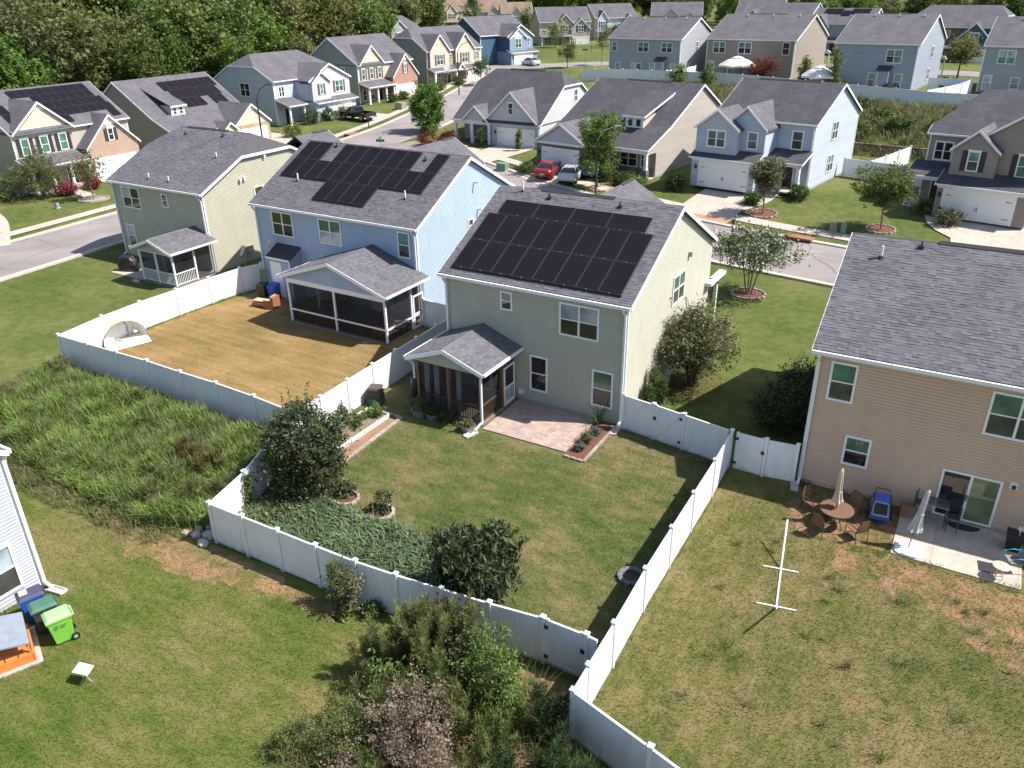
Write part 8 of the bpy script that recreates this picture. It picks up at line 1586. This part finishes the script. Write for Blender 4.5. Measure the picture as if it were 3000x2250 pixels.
def sedan(label, loc, rz, col, name='sedan'):
    """y = forward; rear at negative y"""
    t = thing(name, label, 'car', loc, rz); pm = mat('paint_'+label.split()[0], col, 0.25, 0.2, noise=0.02, coat=0.8)
    def sec(y, w, zb, zs, zt):  # rounded body ring: belt zs, deck zt
        return [(-w*0.86, y, zb), (w*0.86, y, zb), (w, y, zb+0.14), (w, y, zs-0.1), (w*0.93, y, zs), (w*0.78, y, zt), (w*0.35, y, zt+0.015), (-w*0.35, y, zt+0.015), (-w*0.78, y, zt), (-w*0.93, y, zs), (-w, y, zs-0.1), (-w, y, zb+0.14)]
    b = MB(); loft(b, [sec(-2.42, 0.72, 0.42, 0.80, 0.86), sec(-2.34, 0.84, 0.28, 0.88, 0.98), sec(-2.0, 0.90, 0.22, 0.93, 1.04), sec(-1.4, 0.92, 0.2, 0.94, 1.02), sec(0.6, 0.92, 0.2, 0.92, 0.98), sec(1.2, 0.91, 0.2, 0.88, 0.95), sec(2.0, 0.87, 0.22, 0.76, 0.82), sec(2.35, 0.78, 0.28, 0.64, 0.68), sec(2.43, 0.66, 0.36, 0.58, 0.6)]); b.build('body', pm, t, smooth=True)
    def cab(y, w, z): return [(-w, y, z), (w, y, z)]
    pts = [(-1.95, 0.72, 1.0), (-1.05, 0.58, 1.40), (-0.2, 0.6, 1.46), (0.35, 0.58, 1.41), (1.35, 0.72, 0.95)]
    g = MB()
    for (y0, w0, z0), (y1, w1, z1) in zip(pts[:-1], pts[1:]): g.poly([(-w0, y0, z0), (w0, y0, z0), (w1, y1, z1), (-w1, y1, z1)])
    rf = MB(); rf.slab([(-0.6, -1.08, 1.405), (0.6, -1.08, 1.405), (0.62, -0.2, 1.475), (0.6, 0.38, 1.42), (-0.6, 0.38, 1.42), (-0.62, -0.2, 1.475)], 0.05); rf.build('roof', pm, t)
    gl = MB(); gl.poly([(-0.72, -1.97, 1.02), (0.72, -1.97, 1.02), (0.58, -1.07, 1.40), (-0.58, -1.07, 1.40)]); gl.build('rear_window', CARGL, t); gl = MB(); gl.poly([(0.72, 1.37, 0.97), (-0.72, 1.37, 0.97), (-0.58, 0.37, 1.41), (0.58, 0.37, 1.41)]); gl.build('windscreen', CARGL, t)
    for s in (-1, 1):
        gl = MB(); gl.poly([(s*0.86, -1.75, 0.98), (s*0.86, 1.15, 0.95), (s*0.61, 0.36, 1.40), (s*0.61, -0.2, 1.455), (s*0.6, -1.06, 1.40)]); so = gl.build('side_window', CARGL, t); p = MB(); p.beam((s*0.865, -0.3, 0.98), (s*0.625, -0.3, 1.45), 0.07, 0.03); p.build('pillar', pm, t)
        p = MB(); p.tube([(s*0.86, -1.78, 1.0), (s*0.6, -1.07, 1.41), (s*0.61, -0.2, 1.465), (s*0.6, 0.38, 1.41), (s*0.8, 1.25, 0.97)], 0.035, 6); p.build('roof_rail', pm, t)
        l = MB(); l.hexa([(s*0.45, -2.40, 0.74), (s*0.80, -2.28, 0.74), (s*0.82, -2.2, 0.74), (s*0.45, -2.3, 0.74)], [(s*0.45, -2.38, 0.88), (s*0.80, -2.27, 0.9), (s*0.82, -2.2, 0.9), (s*0.45, -2.3, 0.88)]); l.build('tail_light', TAIL, t)
        l = MB(); l.hexa([(s*0.4, 2.38, 0.5), (s*0.74, 2.26, 0.52), (s*0.74, 2.1, 0.52), (s*0.4, 2.3, 0.5)], [(s*0.4, 2.36, 0.62), (s*0.76, 2.2, 0.68), (s*0.76, 2.1, 0.68), (s*0.4, 2.3, 0.62)]); l.build('headlight', HEADL, t)
        m = MB(); m.box(min(s*0.88, s*1.05), max(s*0.88, s*1.05), 0.85, 1.0, 0.95, 1.07); m.build('mirror', pm, t)
        for z in (-0.75, 0.15): h = MB(); h.box(min(s*0.92, s*0.945), max(s*0.92, s*0.945), z, z+0.2, 0.78, 0.81); h.build('door_handle', pm, t)
        for y in (-1.45, 1.45): wheel(t, s*0.93, y)
    p = MB(); p.box(-0.26, 0.26, -2.44, -2.41, 0.52, 0.66); p.build('number_plate', PLATE, t); p = MB(); p.box(-0.7, 0.7, -2.40, -2.30, 0.26, 0.36); p.build('bumper', TYRE, t)
    return t
sedan('red glossy sedan parked on the stone bungalow drive, tail to the street', (-27.0, 43.4, gz(-27.0, 43.4)+0.09), 0.22, (0.33, 0.01, 0.015)); sedan('silver sedan parked beside the red one on the bungalow drive', (-24.0, 42.8, gz(-24.0, 42.8)+0.09), 0.2, (0.55, 0.56, 0.57)); sedan('navy car half hidden between silver sedan and shrub', (-22.6, 45.5, gz(-22.6, 45.5)+0.09), 0.2, (0.02, 0.035, 0.07))
sedan('white sedan on the far street beside the navy house', (-71.5, 119.5, gz(-71.5, 119.5)+0.09), 1.1, (0.72, 0.72, 0.72)); sedan('grey-blue car parked under the conifer by the cream houses', (-126.0, 180.0, gz(-126, 180)+0.09), 1.9, (0.22, 0.28, 0.34))
PT_ = thing('pickup_truck', 'black pickup truck parked on the light blue house drive', 'truck', (-67.6, 61.6, gz(-67.6, 61.6)+0.09), math.radians(84)); pk = mat('paint_black', (0.012, 0.011, 0.012), 0.25, 0.2, coat=0.8)
def tsec(y, w, zb, zt): return [(-w*0.92, y, zb), (w*0.92, y, zb), (w, y, zb+0.12), (w, y, zt-0.1), (w*0.94, y, zt), (-w*0.94, y, zt), (-w, y, zt-0.1), (-w, y, zb+0.12)]
b = MB(); loft(b, [tsec(-0.55, 1.0, 0.45, 1.12), tsec(1.6, 1.0, 0.45, 1.15), tsec(2.6, 0.98, 0.45, 1.12), tsec(2.85, 0.88, 0.5, 0.95)]); b.build('front_body', pk, PT_)
b = MB(); b.box(-1.0, 1.0, -2.85, -0.56, 0.5, 0.72); b.box(-1.0, -0.9, -2.85, -0.56, 0.722, 1.15); b.box(0.9, 1.0, -2.85, -0.56, 0.722, 1.15); b.build('bed', pk, PT_); MB().box(-0.898, 0.898, -2.9, -2.82, 0.6, 1.14).build('tailgate', pk, PT_)
b = MB(); loft(b, [[(-0.92, -0.55, 1.1), (0.92, -0.55, 1.1), (0.74, -0.42, 1.78), (-0.74, -0.42, 1.78)], [(-0.94, 0.9, 1.12), (0.94, 0.9, 1.12), (0.76, 0.7, 1.82), (-0.76, 0.7, 1.82)], [(-0.95, 1.5, 1.13), (0.95, 1.5, 1.13), (0.9, 1.45, 1.18), (-0.9, 1.45, 1.18)]]); b.build('cab', pk, PT_)
for s in (-1, 1):
    g = MB(); g.poly([(s*0.925, -0.4, 1.18), (s*0.945, 0.95, 1.18), (s*0.80, 0.66, 1.7), (s*0.785, -0.32, 1.7)]); g.build('side_window', CARGL, PT_)
    l = MB(); l.box(min(s*0.86, s*1.0), max(s*0.86, s*1.0), -2.88, -2.851, 0.78, 1.08); l.build('tail_light', TAIL, PT_); l = MB(); l.box(min(s*0.6, s*0.85), max(s*0.6, s*0.85), 2.76, 2.88, 0.75, 0.95); l.build('headlight', HEADL, PT_)
    for y in (-1.75, 1.8): wheel(PT_, s*1.0, y, 0.4, 0.26)
    m = MB(); m.box(min(s*1.0, s*1.22), max(s*1.0, s*1.22), 0.95, 1.05, 1.15, 1.35); m.build('mirror', pk, PT_)
g = MB(); g.poly([(-0.78, -0.53, 1.25), (0.78, -0.53, 1.25), (0.7, -0.46, 1.7), (-0.7, -0.46, 1.7)]); g.build('rear_window', CARGL, PT_); g = MB(); g.poly([(0.86, 1.46, 1.2), (-0.86, 1.46, 1.2), (-0.74, 0.74, 1.78), (0.74, 0.74, 1.78)]); g.build('windscreen', CARGL, PT_)
MB().box(-0.95, 0.95, -3.0, -2.9, 0.48, 0.66).build('bumper', RIM, PT_); MB().box(-0.25, 0.25, -3.012, -3.001, 0.52, 0.64).build('number_plate', PLATE, PT_)
# mailboxes, lamps, signs
def mailbox(label, x, y, rz=0):
    t = thing('mailbox', label, 'mailbox', (x, y, gz(x, y)), rz); MB().box(-0.05, 0.05, -0.05, 0.05, -0.1, 1.15).build('post', BLACK, t); b = MB(); b.prism([(-0.1, -0.28, 1.15), (0.1, -0.28, 1.15), (0.1, -0.28, 1.3), (0.06, -0.28, 1.37), (-0.06, -0.28, 1.37), (-0.1, -0.28, 1.3)], (0, 0.5, 0)); b.build('box', BLACK, t); MB().box(0.102, 0.112, -0.1, 0.06, 1.3, 1.42).build('flag', TAIL, t)
mailbox('black mailbox on the verge before the twin-gabled house', -4.6, 32.9, 0.1); mailbox('black mailbox at the light blue house drive', -62.3, 57.6, 1.6); mailbox('black mailbox at the far bend drive', -73.5, 152.0, 0.6); mailbox('dark mailbox on the far street corner lawn', -57.5, 136.0, 0.3)
def lamp(label, x, y, h, az, col, polem=None, k=1.0):
    t = thing('street_lamp', label, 'street lamp', (x, y, gz(x, y))); d = Vector((math.cos(az), math.sin(az), 0))
    MB().tube([(0, 0, -0.2), (0, 0, h*0.8)], [0.11*k, 0.08*k], 8).build('pole', polem or col, t); p = [(0, 0, h*0.8), tuple(d*0.5+Vector((0, 0, h*0.93))), tuple(d*1.6+Vector((0, 0, h)))]; MB().tube(p, 0.045*k, 6).build('arm', col, t)
    e = d*1.9+Vector((0, 0, h)); b = MB(); b.beam(tuple(d*1.55+Vector((0, 0, h))), tuple(e+d*0.3), 0.28, 0.1); b.build('lamp_head', col, t)
GREYP = mat('grey_pole', (0.33, 0.33, 0.34), 0.5, 0.3)
lamp('black street lamp before the two-gabled grey house', -65.0, 84.0, 8.0, 0.6, BLACK); lamp('grey-armed street lamp behind the cream house roof', -19.6, 39.0, 6.4, 0.5, GREYP, BLACK, 0.7); lamp('black street lamp by the tan bungalow', -61.4, 37.5, 8.6, 0.2, BLACK)
GSIGN = mat('green_sign', (0.01, 0.22, 0.12), 0.5)
def sign(label, x, y, h, rz):
    t = thing('street_sign', label, 'street sign', (x, y, gz(x, y)), rz); MB().tube([(0, 0, -0.1), (0, 0, h)], 0.03, 6).build('pole', GREYP, t); MB().box(-0.5, 0.5, -0.012, 0.012, h-0.34, h-0.06).build('blade', GSIGN, t); MB().box(-0.012, 0.012, -0.45, 0.45, h-0.04, h+0.22).build('blade', GSIGN, t)
sign('green street-name sign at the near corner behind the blue house', -46.5, 40.6, 3.0, 0.3); sign('green street-name sign on a tall post at the far corner', -55.2, 110.4, 4.2, 0.3); sign('green street-name sign before the tan and stone house', -90.5, 160.5, 4.0, 0.5)
INLET = mat('inlet_brick', (0.30, 0.12, 0.07), 0.9, noise=0.2)
for (x, y, rz, l) in ((0.4, 34.0, -0.15, 'rusty brick storm drain inlet on the street edge'), (-61.0, 52.5, 1.6, 'rusty brick storm drain inlet on the side street')):
    t = thing('storm_drain', l, 'drain', (x, y, gz(x, y)), rz); MB().box(-1.1, 1.1, -0.45, 0.45, 0.2, 0.32).build('lid', INLET, t); MB().box(-1.05, 1.05, -0.4, 0.4, -0.1, 0.198).build('throat', BLACK, t)
UG = mat('utility_green', (0.14, 0.24, 0.18), 0.6); UT = mat('utility_tan', (0.27, 0.25, 0.18), 0.6)
def ubox(label, x, y, d, m, rz=0.0):
    t = thing('utility_box', label, 'utility box', (x, y, gz(x, y)+0.02), rz); MB().box(-d[0]/2-0.06, d[0]/2+0.06, -d[1]/2-0.06, d[1]/2+0.06, 0, 0.08).build('plinth', KERB, t); MB().box(-d[0]/2, d[0]/2, -d[1]/2, d[1]/2, 0.081, d[2]).build('cabinet', m, t, bevel=0.03)
ubox('pale green transformer box beside the bungalow drive', -32.6, 43.6, (1.1, 0.9, 0.8), UG); ubox('tan transformer box on the brick house lawn', -66.6, 70.5, (1.3, 1.1, 1.0), UT); ubox('green utility pedestal on the verge by the dark broad tree', 3.2, 36.6, (0.35, 0.35, 1.0), UG); ubox('dark utility pedestal beside the green one', 2.4, 36.8, (0.5, 0.3, 0.9), UT); ubox('small grey utility stub on the corner lawn', -64.2, 13.2, (0.3, 0.3, 0.5), GREYP)
# flag on the porch post
FL = thing('porch_flag', 'red and white striped flag on a porch pole', 'flag', (7.0, 45.6, gz(7, 45.6)+2.3), 0.3); MB().tube([(0, 0.2, -0.35), (-0.5, -0.9, 0.4)], 0.018).build('pole', WHITE, FL); fr = mat('flag_red', (0.42, 0.03, 0.05), 0.7)
for k in range(7):
    q = MB(); a = Vector((-0.12, -0.05, -0.1)); u = Vector((-0.38, -0.85, 0.55))*0.9
    p0 = a+u*(k/7); p1 = a+u*((k+1)/7); dn = Vector((0.1, 0.05*math.sin(k), -0.75)); q.poly([p0, p1, p1+dn, p0+dn]); q.build('stripe', fr if k % 2 == 0 else WHITE, FL)
# gazebos behind the long fence
def gazebo(label, x, y, r, h):
    t = thing('garden_gazebo', label, 'gazebo', (x, y, gz(x, y))); cm = mat('gazebo_canvas', (0.60, 0.55, 0.55), 0.8, noise=0.05)
    V0 = []; F0 = []; prof = [(r, h-0.25), (r, h), (r*0.62, h+0.62), (r*0.3, h+0.95), (r*0.26, h+0.95)]
    for rr_, z in prof:
        for k in range(12): a = 6.2832*k/12; j = 1+(0.03 if k % 2 else -0.02); V0.append((rr_*j*math.cos(a), rr_*j*math.sin(a), z-(0.1 if (k % 2 and rr_ == r) else 0)))
    for i in range(len(prof)-1):
        for k in range(12): F0.append((i*12+k, i*12+(k+1) % 12, (i+1)*12+(k+1) % 12, (i+1)*12+k))
    b = MB(); b.add(V0, F0); b.build('canopy', cm, t); b = MB(); b.lathe((0, 0, h+1.0), [(r*0.34, 0), (r*0.2, 0.16), (0.03, 0.28), (0.02, 0.5)], 12); b.build('vent_cap', cm, t)
    for k in range(6): a = 1.0472*k; MB().tube([(r*0.92*math.cos(a), r*0.92*math.sin(a), 0), (r*0.92*math.cos(a), r*0.92*math.sin(a), h-0.1)], 0.05, 6).build('post', BLACK, t)
gazebo('white garden gazebo before the taupe house', -26.3, 106.2, 2.9, 2.2); gazebo('white garden gazebo between the slender evergreens and slate house', -9.0, 97.9, 2.3, 2.0) if False else gazebo('pale garden gazebo between the two slender evergreens', -11.8, 97.2, 2.5, 2.0)
# basketball hoop by the grey house
BH = thing('basketball_hoop', 'basketball hoop on a pole beside the two-gabled grey house', 'basketball hoop', (-70.5, 88.2, gz(-70.5, 88.2)), 1.3); MB().tube([(0, 0, 0), (0, 0, 2.6), (0, -0.5, 3.1)], 0.06, 6).build('pole', BLACK, BH); MB().box(-0.75, 0.75, -0.62, -0.57, 2.75, 3.75).build('backboard', glass('backboard', (0.45, 0.47, 0.5)), BH); MB().tube([(0.22*math.cos(k*0.628), -0.86+0.22*math.sin(k*0.628), 2.95) for k in range(11)], 0.02, 6).build('rim', mat('hoop_orange', (0.5, 0.12, 0.03), 0.5), BH); MB().lathe((0, -0.86, 2.5), [(0.14, 0), (0.2, 0.44)], 10).build('net', mesh_screen('net', (0.6, 0.15, 0.1), 0.5), BH)
for (x, y, l) in ((-35.6, 52.3, 'narrow dark conifer shrub at the white bungalow garage corner'), (-40.9, 52.6, 'narrow dark conifer shrub beside the white bungalow porch steps')): tree('arborvitae', l, 'shrub', (x, y, gz(x, y)), (0.35, 0.35, 1.2), 1.2, 1.8, 0.03, LF_WOOD, 50, 40, 0.25, 0.14, 60+int(-x), shell=0.4, zmin=0.03)
